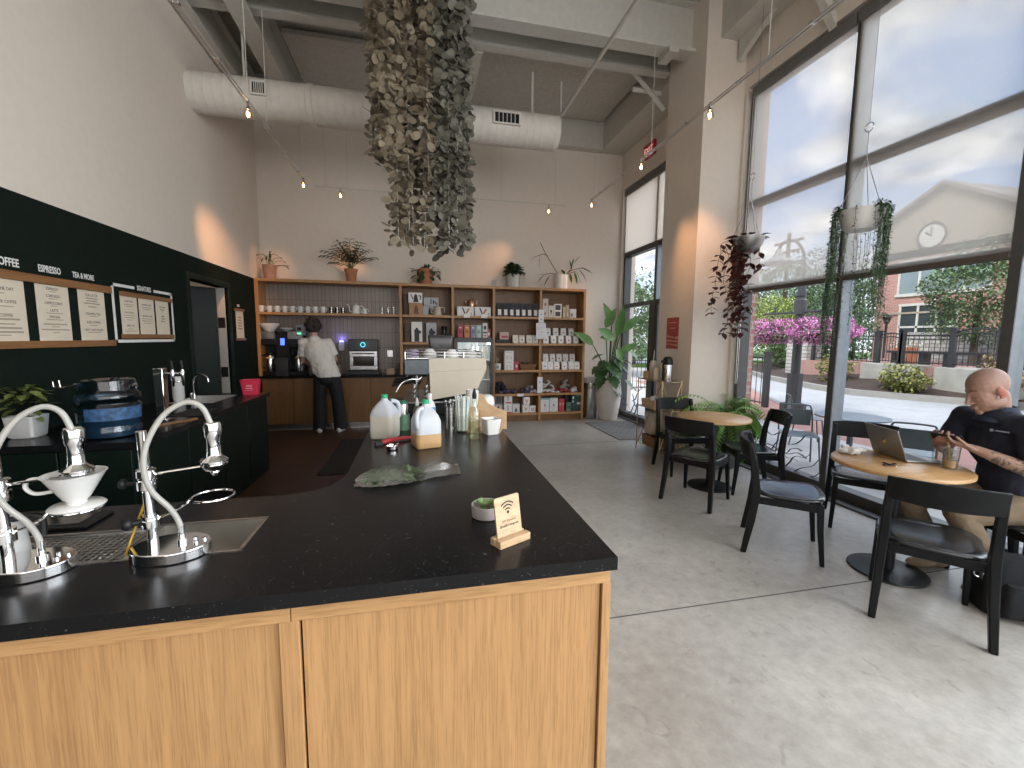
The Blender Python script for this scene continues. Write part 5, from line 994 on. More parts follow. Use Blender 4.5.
# --- fourth column, cloth shelf
WCL = pm('white cloth', (0.62, 0.60, 0.58), 0.9)
heap('white_socks', 'bunch of crumpled white cloths high at the divider, fourth column', 'clothes', (2.46, 7.88, Z4+0.001), (0.30, 0.10, 0.30), 14, pm('white sock cloth', (0.58, 0.56, 0.55), 0.9), 14, rmin=0.03, rmax=0.05)
heap('flat_cloths', 'spread of flat white cloths at the front of the fourth column', 'clothes', (2.42, 7.75, Z4), (0.36, 0.14, 0.05), 14, WCL, 15, rmin=0.03, rmax=0.05)
heap('red_packets', 'red and black packets in the middle of the cloth shelf', 'packets', (2.72, 7.75, Z4), (0.28, 0.14, 0.08), 14, pm('red black cloth', (0.26, 0.03, 0.035), 0.7, var=0.85, scale=22), 16)
heap('tote_bag', 'grey-beige slumped tote bag at the back of the cloth shelf', 'bag', (2.84, 7.90, Z4), (0.26, 0.10, 0.26), 18, pm('beige cloth', (0.34, 0.31, 0.28), 0.9), 17)
heap('white_packet', 'pale printed packet at the right front of the cloth shelf', 'packets', (2.95, 7.75, Z4), (0.14, 0.10, 0.10), 9, pm('pale packet', (0.52, 0.50, 0.54), 0.6, var=0.25), 18)
# --- bottom shelves
carton('grey carton with dark photo on top at the far left bottom', 1.47, Z5+0.166, 0.13, 0.185, 0.16, (0.16, 0.16, 0.17), 7.72, [(0.15, 0.15, 0.85, 0.85, (0.07, 0.07, 0.08))], grp='bottom shelf cartons')
carton('white carton with dark emblem at the far left bottom', 1.47, Z5, 0.14, 0.165, 0.16, (0.55, 0.47, 0.44), 7.71, [(0.35, 0.1, 0.6, 0.8, BK)], grp='bottom shelf cartons')
for i, z in enumerate((Z5, Z5+0.181)): carton('white carton with dark red base band, %s of a stack of two' % ('lower' if i == 0 else 'upper'), 1.645, z, 0.155, 0.18, 0.16, WH, 7.70, [(0.2, 0.0, 0.9, 0.14, RD), (0.38, 0.25, 0.62, 0.8, GY)], grp='bottom shelf cartons')
carton('white carton with black cup picture on the bottom shelf', 1.80, Z5, 0.135, 0.165, 0.14, (0.66, 0.62, 0.64), 7.70, [(0.2, 0.15, 0.8, 0.8, WH), (0.32, 0.15, 0.68, 0.4, BK), (0.44, 0.4, 0.56, 0.6, BK)], grp='bottom shelf cartons')
VV = [([(0.25, 0.72), (0.40, 0.66), (0.52, 0.28), (0.46, 0.2)], RD), ([(0.52, 0.28), (0.60, 0.3), (0.76, 0.66), (0.62, 0.62)], OR)]
for i, (x, z) in enumerate(((1.985, Z5), (2.00, Z5+0.15), (2.115, Z5))): carton(['small white V-emblem box at the bottom of the pile', 'small white V-emblem box on top of another', 'small white V-emblem box right of the pile'][i], x, z, 0.122, 0.145 if i < 2 else 0.125, 0.12, WH, 7.70, VV, grp='small V boxes')
CHX = [([(0.40, 0.72), (0.60, 0.72), (0.52, 0.48), (0.70, 0.12), (0.30, 0.12), (0.48, 0.48)], (0.55, 0.55, 0.57)), (0.42, 0.42, 0.58, 0.56, (0.25, 0.08, 0.03))]
for i, x in enumerate((2.355, 2.53)): carton('white brewer box with red-brown collar picture, %s of the pair' % ('left' if i == 0 else 'right'), x, Z5, 0.165, 0.26, 0.16, (0.62, 0.62, 0.62), 7.70, CHX+[(0.0, 0.9, 1.0, 1.0, (0.20, 0.40, 0.50))][:1 if i == 0 else 0], grp='brewer boxes')
for i, x in enumerate((2.66, 2.715)): carton('upright red %s beside the white brewer boxes' % ('book' if i == 0 else 'box'), x, Z5, 0.05, 0.24, 0.14, RD if i == 0 else (0.55, 0.05, 0.07), 7.70, [(0.2, 0.5, 0.8, 0.7, (0.66, 0.3, 0.3))])
carton('small green carton between the red and dark green boxes', 2.83, Z5, 0.10, 0.17, 0.10, (0.10, 0.17, 0.13), 7.70, [(0.2, 0.3, 0.8, 0.6, (0.05, 0.09, 0.07))])
carton('large dark green box with white marks at the bottom right', 2.985, Z5, 0.20, 0.33, 0.16, (0.02, 0.06, 0.045), 7.70, [(0.1, 0.72, 0.25, 0.86, WH), (0.1, 0.5, 0.2, 0.62, WH), (0.55, 0.40, 0.95, 0.50, (0.6, 0.6, 0.6)), (0.5, 0.86, 1.0, 1.0, (0.03, 0.20, 0.12))])
carton('dark back carton beside the dark green box', 2.86, Z5, 0.10, 0.31, 0.12, (0.035, 0.035, 0.03), 7.86)
# --- fourth column, top shelf
carton('tall pale pink box with red marks on the fourth column', 2.335, Z1, 0.105, 0.34, 0.12, (0.56, 0.48, 0.44), 7.70, [(0.3, 0.62, 0.65, 0.76, (0.35, 0.12, 0.07)), (0.3, 0.12, 0.6, 0.26, (0.35, 0.20, 0.12))])
carton('small cream box with a dark figure', 2.445, Z1, 0.10, 0.215, 0.10, (0.62, 0.56, 0.48), 7.70, [(0.35, 0.42, 0.65, 0.62, BK), (0.45, 0.25, 0.55, 0.42, BK)])
carton('white frame box with two black photos', 2.585, Z1, 0.145, 0.25, 0.05, (0.70, 0.69, 0.64), 7.72, [(0.15, 0.55, 0.85, 0.92, (0.06, 0.06, 0.06)), (0.15, 0.10, 0.85, 0.44, (0.06, 0.06, 0.06))])
for i, x in enumerate((2.71, 2.775)): carton('thin tan card box, %s of two by the framed photos' % ('left' if i == 0 else 'right'), x, Z1, 0.055, 0.235 if i else 0.20, 0.06, (0.42, 0.36, 0.25), 7.72, [(0.2, 0.1, 0.8, 0.4, (0.58, 0.54, 0.42))], grp='tan card boxes')
carton('pale grey box at the right end of the top shelf', 2.875, Z1, 0.13, 0.165, 0.10, (0.58, 0.57, 0.62), 7.70, [(0.1, 0.1, 0.5, 0.5, (0.25, 0.22, 0.22))])
# --- paper signs on the divider
def paper(label, x, z, w, h, bits):
    r = thing('paper_sign', label, 'sign', (x, 7.645, z), 0, 'paper signs on the shelf divider'); MB().box((-w/2, -0.004, 0), (w/2, 0, h)).build('sheet', pm('sign sheet', (0.68, 0.67, 0.70), 0.8), r)
    m = MB()
    for (a, b, c, d) in bits: m.box(((a-0.5)*w, -0.005, b*h), ((c-0.5)*w, -0.004, d*h))
    m.build('print', pm('sign print', (0.36, 0.30, 0.31), 0.8), r); return r
L_ = [(0.2, 0.88-0.1*i, 0.55+0.25*((i*7) % 3)/2, 0.895-0.1*i) for i in range(8)]
paper('tall white card pinned to the divider at the top shelf', 2.24, 1.83, 0.10, 0.235, [(0.25, 0.6, 0.7, 0.68), (0.3, 0.2, 0.6, 0.3)]); paper('white sheet of small print on the divider below the tall card', 2.24, 1.535, 0.185, 0.29, L_)
paper('narrow white card on the divider at the cloth shelf', 2.235, 0.535, 0.10, 0.295, [(0.35, 0.62, 0.65, 0.72), (0.3, 0.3, 0.7, 0.31)])
# ================================================================== BARISTA COUNTER
CZ = 0.901
r = thing('coffee_brewer', 'double black coffee brewer with white funnels and blue display', 'coffee machine', (-2.12, 7.82, CZ)); r.scale = (0.86, 1, 1)
MB().box((-0.36, -0.16, 0), (0.36, 0.16, 0.07)).box((-0.36, 0.04, 0.07), (0.36, 0.16, 0.72)).box((-0.38, -0.15, 0.50), (-0.12, 0.05, 0.70)).box((0.08, -0.15, 0.46), (0.32, 0.05, 0.70)).box((-0.13, -0.12, 0.30), (0.10, 0.05, 0.66)).build('brewer_body', BLACKP, r, bevel=0.01)
MB().box((-0.37, -0.152, 0.60), (-0.13, -0.14, 0.72)).box((0.09, -0.152, 0.60), (0.34, -0.14, 0.72)).build('steel_trim', STEEL, r)
MB().box((-0.045, -0.128, 0.50), (0.025, -0.12, 0.61)).build('display', glow('blue display', (0.05, 0.10, 1.0), 3.0), r)
for x, w, h in ((-0.25, 0.17, 0.13), (0.06, 0.12, 0.06)): MB().lathe([(w*0.45, 0.72), (w, 0.72+h*0.8), (w*1.02, 0.72+h), (w*0.95, 0.72+h), (w*0.4, 0.73), (0, 0.73)], (x, -0.05, 0), 20).build('funnel', WHITEC, r)
MB().box((0.24, -0.16, 0.66), (0.37, 0.02, 0.83)).build('grinder_head', GREYP, r, bevel=0.006); MB().box((0.27, -0.163, 0.68), (0.33, -0.16, 0.70)).build('green_light', glow('green light', (0.1, 0.9, 0.35), 2.5), r); MB().box((0.26, -0.163, 0.74), (0.34, -0.16, 0.79)).build('small_display', BLACKP, r)
for i, x in enumerate((-2.33, -1.90)):
    t = thing('thermal_carafe', 'steel thermal carafe with black lid under the brewer, %s' % ('left one' if i == 0 else 'right one'), 'carafe', (x, 7.72, CZ+0.07), 0, 'thermal carafes')
    MB().lathe([(0, 0), (0.075, 0), (0.078, 0.01), (0.075, 0.22), (0.055, 0.27), (0, 0.28)], n=22).build('carafe_body', STEEL, t); MB().lathe([(0, 0.26), (0.058, 0.26), (0.06, 0.31), (0, 0.32)], n=18).build('lid', BLACKP, t)
    MB().tube(spline([(-0.06, -0.03, 0.27), (-0.12, -0.04, 0.25), (-0.12, -0.04, 0.1), (-0.07, -0.03, 0.06)], 5), 0.012, 8).build('handle', BLACKP, t); MB().box((-0.03, -0.08, 0.215), (0.02, -0.072, 0.24)).build('yellow_tag', pm('yellow tag', (0.6, 0.42, 0.05), 0.6), t)
tag(MB().box((-0.09, -0.09, 0.0), (0.09, 0.09, 0.30)).box((-0.06, -0.1, 0.05), (0.06, -0.09, 0.25)).build('bean_bin', pm('dark bin', (0.06, 0.06, 0.062), 0.3, 0.5), loc=(-2.115, 7.75-0.13, CZ+0.0), bevel=0.008), 'dark steel bin standing between the two thermal carafes', 'bin')
r = thing('rapid_oven', 'black and steel countertop oven with round display on top panel', 'oven', (-0.875, 7.81, CZ)); r.scale = (0.86, 1, 0.87)
MB().box((-0.30, -0.18, 0.0), (0.30, 0.20, 0.09)).box((-0.27, -0.17, 0.47), (0.28, 0.20, 0.69)).box((-0.26, -0.10, 0.09), (0.27, 0.20, 0.47)).build('oven_case', pm('oven black', (0.014, 0.016, 0.018), 0.3), r, bevel=0.012)
MB().box((-0.255, -0.178, 0.10), (0.265, -0.10, 0.18)).box((-0.255, -0.178, 0.36), (0.265, -0.10, 0.465)).box((-0.255, -0.178, 0.18), (-0.19, -0.10, 0.36)).box((0.20, -0.178, 0.18), (0.265, -0.10, 0.36)).build('door_frame', STEEL, r, bevel=0.006)
MB().box((-0.19, -0.165, 0.18), (0.20, -0.16, 0.36)).build('door_glass', pm('oven glass', (0.03, 0.025, 0.018), 0.1), r)
MB().tube([(-0.2, -0.205, 0.42), (0.21, -0.205, 0.42)], 0.012, 8).build('handle', STEEL, r)
MB().box((-0.10, -0.176, 0.53), (0.11, -0.17, 0.65)).build('display', pm('display glass', (0.02, 0.05, 0.06), 0.2), r)
MB().tube(arc((0.0, -0.178, 0.59), 0.042, 0, 2*PI, 20, 'xz')[:-1], 0.007, 6, closed=True).build('display_ring', glow('teal ring', (0.10, 0.55, 0.70), 1.6), r)
r = thing('night_light', 'small white plug-in device glowing blue on the tiled wall', 'night light', (-1.27, 8.03, 1.30))
MB().box((-0.05, -0.05, 0), (0.05, 0.004, 0.16)).build('case', WHITEC, r, bevel=0.01); MB().box((-0.03, -0.045, 0.16), (0.03, 0, 0.175)).build('lamp', glow('blue lamp', (0.15, 0.15, 1.0), 8), r)
light('night_light_glow', 'POINT', (-1.27, 7.96, 1.52), 0.6, (0.25, 0.25, 1.0), shadow_soft_size=0.03)
tag(MB().lathe([(0, 0), (0.055, 0), (0.058, 0.14), (0.05, 0.15), (0.05, 0.17), (0, 0.175)], n=18).build('jar', pm('brown jar', (0.22, 0.16, 0.11), 0.4), loc=(-1.30, 7.75, CZ)), 'brown lidded jar left of the black oven', 'jar')
tag(MB().lathe([(0, 0), (0.04, 0), (0.04, 0.18), (0.02, 0.2), (0, 0.2)], n=16).build('dark_jar', pm('dark jar', (0.05, 0.04, 0.035), 0.3), loc=(-1.42, 7.74, CZ)), 'dark slim jar beside the barista arm', 'jar')
tag(MB().box((-0.065, -0.065, 0), (0.065, 0.065, 0.11)).build('kraft_box', cm((0.30, 0.20, 0.12)), loc=(-0.44, 7.74, CZ), bevel=0.004), 'small brown kraft box right of the oven', 'box')
r = thing('utensil_caddy', 'black wire caddy of utensils right of the oven', 'caddy', (-0.24, 7.72, CZ)); m = MB().box((-0.09, -0.06, 0), (0.09, 0.06, 0.1)); 
m.build('caddy_box', BLACKP, r, bevel=0.004)
for i in range(6): MB().tube([(-0.07+0.028*i, 0.0, 0.08), (-0.08+0.032*i, -0.01, 0.19+0.012*(i % 3))], 0.008, 6).build('utensil', BLACKP, r)
tag(MB().lathe([(0, 0), (0.06, 0), (0.11, 0.02), (0.105, 0.022), (0.055, 0.006), (0, 0.006)], n=24).build('saucer', WHITEC, loc=(-0.16, 7.66+0.02, CZ+0.0)), 'white plate in front of the black utensil caddy', 'plate')
tag(MB().box((-0.05, -0.006, -0.06), (0.05, 0, 0.06)).build('outlet_plate', STEEL, loc=(-0.46, 8.033, 1.25), bevel=0.003), 'steel outlet plate on the tiles right of the oven', 'outlet')
tag(MB().box((-0.04, -0.006, -0.06), (0.04, 0, 0.06)).build('outlet_plate', pm('wall plate', (0.5, 0.46, 0.4), 0.6), loc=(1.44, 8.049, 2.56), bevel=0.003), 'beige wall outlet just above the shelf top, left of the white pots', 'outlet')
# ================================================================== CHAIRS AND TABLES
def make_chair(label, loc, face, grp='black wooden cafe chairs'):
    """local: seat faces +y; origin on the floor under the seat centre"""
    r = thing('cafe_chair', label, 'chair', loc, face-PI/2, grp)
    hs, wf, wb = 0.44, 0.205, 0.215
    # seat: thin shaped shell
    top, bot = [], []
    n = 32
    def pt(a):
        x, y = math.cos(a), math.sin(a); e = 0.55
        px = 0.225*math.copysign(abs(x)**e, x); py = 0.215*math.copysign(abs(y)**e, y)
        return px*(1.0 if py > 0 else 0.96), py
    rs = []
    for s, z in ((0.97, 0.425), (1.0, 0.432), (1.0, 0.442), (0.97, 0.449), (0.75, 0.443), (0.45, 0.437), (0.05, 0.435)):
        rs.append([(pt(2*PI*i/n)[0]*s, pt(2*PI*i/n)[1]*s+0.01, z+0.012*max(0, pt(2*PI*i/n)[1]*s/0.2)) for i in range(n)])
    MB().rings(rs).build('seat', CHAIRS, r, ang=60)
    def bar(pts, w, d):
        rs = []
        for (x, y, z), (ww, dd) in zip(pts, zip(w, d)):
            rs.append([(x-ww/2, y-dd/2, z), (x+ww/2, y-dd/2, z), (x+ww/2, y+dd/2, z), (x-ww/2, y+dd/2, z)])
        return MB().rings(rs)
    for s in (-1, 1):
        bar([(s*0.215, 0.215, 0.0), (s*0.205, 0.190, 0.25), (s*0.200, 0.180, 0.43)], (0.026, 0.034, 0.040), (0.028, 0.036, 0.042)).build('front_leg', CHAIRB, r, bevel=0.006)
        bar([(s*0.235, -0.265, 0.0), (s*0.222, -0.225, 0.25), (s*0.215, -0.205, 0.44), (s*0.212, -0.222, 0.62), (s*0.208, -0.262, 0.805)], (0.033, 0.040, 0.044, 0.040, 0.036), (0.038, 0.048, 0.054, 0.048, 0.036)).build('rear_leg', CHAIRB, r, bevel=0.006)
    ap = MB().box((-0.19, 0.165, 0.375), (0.19, 0.19, 0.425)).box((-0.19, -0.20, 0.375), (0.19, -0.18, 0.425))
    for s in (-1, 1): ap.box((s*0.21-0.012, -0.19, 0.372), (s*0.205+0.012, 0.17, 0.424))
    ap.build('apron', CHAIRB, r, bevel=0.004)
    # curved back rest board
    rs = []; n = 12
    for i in range(n+1):
        t = -1+2*i/n; x = 0.228*t; y = -0.262-0.055*(1-t*t)+0.004; zc = 0.7625; hh = 0.062+0.008*(1-t*t)
        rs.append([(x, y-0.011-0.012, zc+hh), (x, y+0.011-0.012, zc+hh), (x, y+0.011+0.012, zc-hh), (x, y-0.011+0.012, zc-hh)])
    MB().rings(rs).build('back_rest', CHAIRB, r, bevel=0.004)
    return r
def ang(dx, dy): return math.atan2(dy, dx)
ch = make_chair('black wooden chair behind the far round table, beside the gold rack', (3.04, 4.40, 0), ang(-0.15, -0.99))
def chair(label, loc, face):
    return dup(ch, label, loc, face-PI/2)
chair('black wooden chair at the near-left of the far round table, back to the camera', (2.655, 3.575, 0), ang(0.86, 0.51))
chair('black wooden chair between the far table and window with its back to the glass', (3.35, 3.71, 0), ang(-0.93, 0.36))
chair('black wooden chair seen side-on in the middle of the floor, at the near table', (2.68, 2.58, 0), ang(0.76, -0.65))
chair('black wooden chair behind the laptop at the near table, close to window', (3.645, 2.77, 0), ang(-0.72, -0.69))
chair('large black wooden chair nearest the camera, back turned at the near table', (2.845, 1.775, 0), ang(0.76, 0.65))
chair('black wooden chair the seated man sits on, at the right photo edge', (3.69, 1.83, 0), ang(-0.97, 0.22))
def round_table(label, loc, rad=0.36):
    r = thing('round_table', label, 'table', loc, 0, 'round pedestal cafe tables')
    MB().lathe([(0, 0.722), (rad-0.012, 0.722), (rad, 0.728), (rad, 0.744), (rad-0.006, 0.75), (0, 0.75)], n=56).build('table_top', TABW, r, ang=50)
    MB().lathe([(0, 0), (0.215, 0), (0.22, 0.006), (0.215, 0.013), (0.06, 0.024), (0.03, 0.03), (0, 0.03)], n=44).build('base_disc', BLACKM, r, ang=50)
    MB().cyl((0, 0, 0.02), (0, 0, 0.715), 0.036, n=22).build('column', BLACKM, r); MB().box((-0.12, -0.12, 0.708), (0.12, 0.12, 0.722)).build('top_plate', BLACKM, r)
    return r
T1 = round_table('empty round wooden-topped table in front of the fern', (3.02, 3.87, 0)); T2 = dup(T1, 'round wooden-topped table with laptop where the man sits', (3.10, 2.15, 0))
# --- on the near table
r = thing('laptop', 'open silver laptop seen from behind on the near round table', 'laptop', (3.31, 2.25, 0.7505), math.radians(71.4))
LAP = pm('laptop aluminium', (0.34, 0.335, 0.32), 0.35, 0.7, var=0.03)
MB().box((-0.155, -0.105, 0.002), (0.155, 0.11, 0.013)).build('base', LAP, r, bevel=0.003)
MB().box((-0.14, -0.03, 0.013), (0.14, 0.085, 0.0145)).build('keyboard', BLACKP, r); MB().box((-0.05, -0.098, 0.013), (0.05, -0.038, 0.0137)).build('trackpad', GREYP, r)
T = Matrix.Translation((0, 0.112, 0.010)) @ Matrix.Rotation(math.radians(-20), 4, 'X')
lid = MB().box((-0.155, -0.004, 0.0), (0.155, 0.003, 0.212), T).build('screen_lid', LAP, r, bevel=0.003)
MB().box((-0.145, -0.0048, 0.012), (0.145, -0.004, 0.204), T).build('screen', pm('screen glass', (0.02, 0.02, 0.025), 0.1), lid)
ap = [(0, -0.013), (0.008, -0.0155), (0.0135, -0.010), (0.0165, -0.001), (0.0125, 0.002), (0.0125, 0.008), (0.015, 0.0115), (0.010, 0.0145), (0.004, 0.0135), (0, 0.0125), (-0.006, 0.0145), (-0.012, 0.0125), (-0.016, 0.006), (-0.0155, -0.003), (-0.011, -0.012), (-0.006, -0.0155)]
MB().prism([(x, z+0.108) for x, z in ap], 0.003, 0.0038, 'y', T).prism([(0.0, 0.0165+0.108), (0.001, 0.0215+0.108), (0.006, 0.0245+0.108), (0.0055, 0.019+0.108)], 0.003, 0.0038, 'y', T).build('emblem', pm('emblem gold mirror', (0.80, 0.62, 0.35), 0.12, 1.0), lid)
r = thing('iced_drink', 'iced coffee in a clear glass on the near table', 'drink', (3.285, 1.985, 0.7505))
MB().lathe([(0, 0), (0.033, 0), (0.035, 0.004), (0.043, 0.142), (0.0405, 0.142), (0.033, 0.01), (0, 0.01)], n=28).build('glass', glassy('drink glass', (0.92, 0.94, 0.94), mix=0.10), r)
MB().lathe([(0, 0.011), (0.0325, 0.011), (0.0355, 0.055), (0, 0.058)], n=24).build('coffee', pm('iced coffee', (0.52, 0.30, 0.13), 0.3, var=0.25, scale=40), r)
m = MB(); random.seed(6)
for i in range(9): m.cb((random.uniform(-0.016, 0.016), random.uniform(-0.016, 0.016), 0.065+0.007*i), (0.024, 0.022, 0.022), Matrix.Identity(4))
m.build('ice', glassy('ice', (0.90, 0.92, 0.93), rough=0.1, mix=0.28), r, bevel=0.003)
MB().cyl((0.0, 0.0, 0.02), (-0.018, 0.012, 0.17), 0.004, n=8).build('straw', pm('tan straw', (0.55, 0.40, 0.22), 0.6), r)
r = thing('water_glass', 'smaller clear water glass behind the iced coffee', 'glass', (3.33, 2.08, 0.7505)); MB().lathe([(0, 0), (0.028, 0), (0.033, 0.10), (0.031, 0.10), (0.026, 0.008), (0, 0.008)], n=22).build('glass', GLASS, r)
r = thing('key_bunch', 'small bunch of dark keys lying on the near table', 'keys', (2.985, 2.10, 0.7505), 0.3); m = MB()
for a in (0.2, 1.3, 2.6): m.tube([(0, 0, 0.004), (0.045*math.cos(a), 0.045*math.sin(a), 0.004)], 0.006, 6, flat=0.5).ell((0.05*math.cos(a), 0.05*math.sin(a), 0.005), (0.014, 0.014, 0.004), 10, 6)
m.build('keys', BLACKM, r); MB().tube(arc((0.0, -0.01, 0.004), 0.016, 0, 2*PI, 16)[:-1], 0.0018, 6, closed=True).build('ring', CHROME, r)
heap('paper_napkin', 'crumpled white paper napkin left of the laptop', 'napkin', (3.03, 2.40, 0.7505), (0.15, 0.10, 0.045), 12, pm('napkin paper', (0.66, 0.64, 0.62), 0.9), 21, rmin=0.018, rmax=0.032)
# --- gold rack with coffee station
GOLD = pm('brushed gold', (0.52, 0.40, 0.22), 0.35, 0.9); COPP = pm('rose copper', (0.45, 0.25, 0.18), 0.4, 0.8)
r = thing('gold_rack', 'slim gold-framed three-tier rack against the pillar', 'rack', (3.05, 4.90, 0)); a, b, H = 0.30, 0.62, 1.02
for x in (0.01, a-0.01):
    for y in (0.01, b-0.01): MB().cyl((x, y, 0), (x, y, H), 0.008, n=8).build('post', GOLD if y < 0.1 else COPP, r)
for z in (0.10, 0.62, 1.0):
    MB().box((0.005, 0.005, z-0.006), (a-0.005, b-0.005, z+0.004)).build('shelf', glassy('rack glass', (0.9, 0.92, 0.92), mix=0.1), r)
    MB().tube([(0.01, 0.01, z), (a-0.01, 0.01, z), (a-0.01, b-0.01, z), (0.01, b-0.01, z)], 0.006, 6, closed=True).build('shelf_rim', GOLD, r)
MB().cyl((0.01, 0.01, 0.10), (a-0.01, 0.01, 1.0), 0.006, n=6).build('brace', GOLD, r); MB().cyl((0.01, b-0.01, 0.05), (0.01, 0.01, 1.0), 0.006, n=6).build('brace', COPP, r); MB().cyl((a-0.01, 0.01, 0.10), (0.01, 0.01, 1.0), 0.006, n=6).build('brace', GOLD, r)
def wbox(name, label, loc, w, d, h, mat, cat='box'):
    t = thing(name, label, cat, loc); MB().rings([rrect(w/2*0.92, d/2*0.92, 0.01, 0), rrect(w/2, d/2, 0.012, h), rrect(w/2-0.008, d/2-0.008, 0.01, h), rrect(w/2*0.88, d/2*0.88, 0.008, 0.01)]).build('tray_body', mat, t, ang=30); return t
wbox('wooden_crate', 'open tan wooden crate on the rack middle shelf', (3.15, 5.22, 0.625), 0.22, 0.34, 0.11, BIRCH); heap('crate_cloth', 'white cloth bundle inside the tan crate', 'clothes', (3.16, 5.22, 0.637), (0.12, 0.22, 0.14), 12, WCL, 31)
wbox('wicker_box', 'brown wicker box on the rack bottom shelf', (3.16, 5.20, 0.105), 0.22, 0.32, 0.14, WK)
r = thing('airpot', 'black and steel push-top airpot on the gold rack', 'airpot', (3.20, 5.03, 1.005))
MB().lathe([(0, 0), (0.062, 0), (0.064, 0.01), (0.064, 0.21), (0.06, 0.22), (0, 0.225)], n=24).build('steel_body', STEEL, r); MB().lathe([(0, 0.22), (0.064, 0.215), (0.066, 0.24), (0.055, 0.30), (0.03, 0.318), (0, 0.32)], n=24).build('lid', BLACKP, r)
MB().box((-0.067, -0.016, 0.015), (-0.058, 0.016, 0.23)).box((-0.085, -0.02, 0.24), (-0.05, 0.02, 0.27)).build('dark_band', BLACKP, r)
for i, (x, y, h, c, nm) in enumerate(((3.14, 5.20, 0.17, (0.45, 0.36, 0.27), 'tan carton'), (3.17, 5.33, 0.25, (0.5, 0.44, 0.36), 'pale jar'), (3.10, 5.36, 0.11, (0.32, 0.19, 0.09), 'brown basket jar'), (3.15, 5.45, 0.10, (0.55, 0.5, 0.44), 'cream tub'))):
    t = thing('station_jar', '%s among the supplies left of the airpot' % nm, 'jar', (x, y, 1.005), 0, 'jars on the gold rack'); MB().lathe([(0, 0), (0.045, 0), (0.05, 0.01), (0.05, h*0.8), (0.035, h), (0, h)], n=18).build('jar_body', cm(c), t)
    if i == 1: MB().cyl((0, 0, h-0.01), (0.01, 0, h+0.14), 0.004, n=6).build('stirrer', WHITEP, t)
carton_rear = wbox('floor_bin', 'pale box standing on the floor inside the gold rack base', (3.20, 5.33, 0.245), 0.16, 0.2, 0.3, pm('pale box', (0.50, 0.44, 0.36), 0.8))
# --- bin and planter by the back wall
r = thing('trash_can', 'round steel trash can with white liner beside the shelving', 'trash can', (3.30, 7.80, 0))
MB().lathe([(0, 0), (0.135, 0), (0.14, 0.01), (0.14, 0.70), (0.13, 0.70), (0.13, 0.02), (0, 0.02)], n=32).build('can', STEEL, r); MB().lathe([(0.142, 0.585), (0.15, 0.60), (0.146, 0.70), (0.144, 0.715), (0.13, 0.72), (0.125, 0.60)], n=32, cap=False).build('bag_liner', glassy('clear liner', (0.86, 0.86, 0.85), rough=0.2, mix=0.25), r)
MB().lathe([(0.15, 0.70), (0.15, 0.76), (0.14, 0.79), (0.09, 0.80), (0.09, 0.79), (0.14, 0.70)], n=32, cap=False).build('lid_ring', pm('grey lid', (0.40, 0.40, 0.40), 0.5), r)
# ================================================================== PLANTS
LG = leafmat('leaf mid green', (0.025, 0.075, 0.018), (0.07, 0.16, 0.04)); LD = leafmat('leaf dark green', (0.012, 0.035, 0.014), (0.04, 0.085, 0.03)); LL = leafmat('leaf light green', (0.07, 0.15, 0.02), (0.18, 0.30, 0.06))
SOIL = pm('potting soil', (0.03, 0.02, 0.014), 0.95, bump=0.4)
def pot(r, mat, rb, rt, h, lip=0.0, soil=True, n=28, name='pot'):
    p = MB().lathe([(0, 0), (rb, 0), (rb+(rt-rb)*0.78, h*0.78), (rb+(rt-rb)*0.78+lip, h*0.79), (rt+lip, h), (rt+lip-0.012, h), (rt-0.014, h*0.8), (0, h*0.8)], n=n).build(name, mat, r, ang=35)
    MB().lathe([(0, h*0.805), (rt-0.012, h*0.86), (0, h*0.88)], n=18, cap=False).build('soil', SOIL, r); return p
SZ = 2.461
random.seed(21)
r = thing('potted_plant', 'small plant with curling leaves in a pale terracotta pot, left end of the shelf top', 'plant', (-2.31, 7.84, SZ), 0, 'potted plants on the shelf top'); pot(r, pm('pale terracotta', (0.36, 0.21, 0.15), 0.9, var=0.15), 0.08, 0.105, 0.23, 0.008)
m = MB(); st = MB()
for x, y, z, dx in ((-0.12, 0, 0.40, -1), (-0.04, 0.02, 0.38, -0.6), (0.02, 0, 0.43, 0.2), (0.08, -0.02, 0.40, 0.6), (0.15, 0, 0.35, 1), (0.20, -0.02, 0.30, 1), (0.24, 0.0, 0.24, 1), (0.18, -0.04, 0.22, 0.8), (0.02, -0.04, 0.33, 0.3), (-0.08, -0.03, 0.33, -0.6)):
    st.tube(spline([(0.02*dx, 0, 0.2), (x*0.5, y, z*0.95), (x, y, z)], 4), 0.004, 5)
    for k in range(3): m.leaf((x, y, z), (dx+random.uniform(-0.6, 0.6), random.uniform(-0.6, 0.6), random.uniform(-0.8, 0.4)), random.uniform(0.06, 0.12), 0.035, 0.8, 4)
m.build('foliage', leafmat('olive leaf', (0.05, 0.055, 0.02), (0.12, 0.13, 0.05)), r); st.build('stems', LD, r)
r = thing('potted_plant', 'feathery palm in a terracotta pot above the tiled bay', 'plant', (-1.055, 7.84, SZ), 0, 'potted plants on the shelf top'); pot(r, TERRA, 0.075, 0.10, 0.22, 0.01)
m = MB(); st = MB()
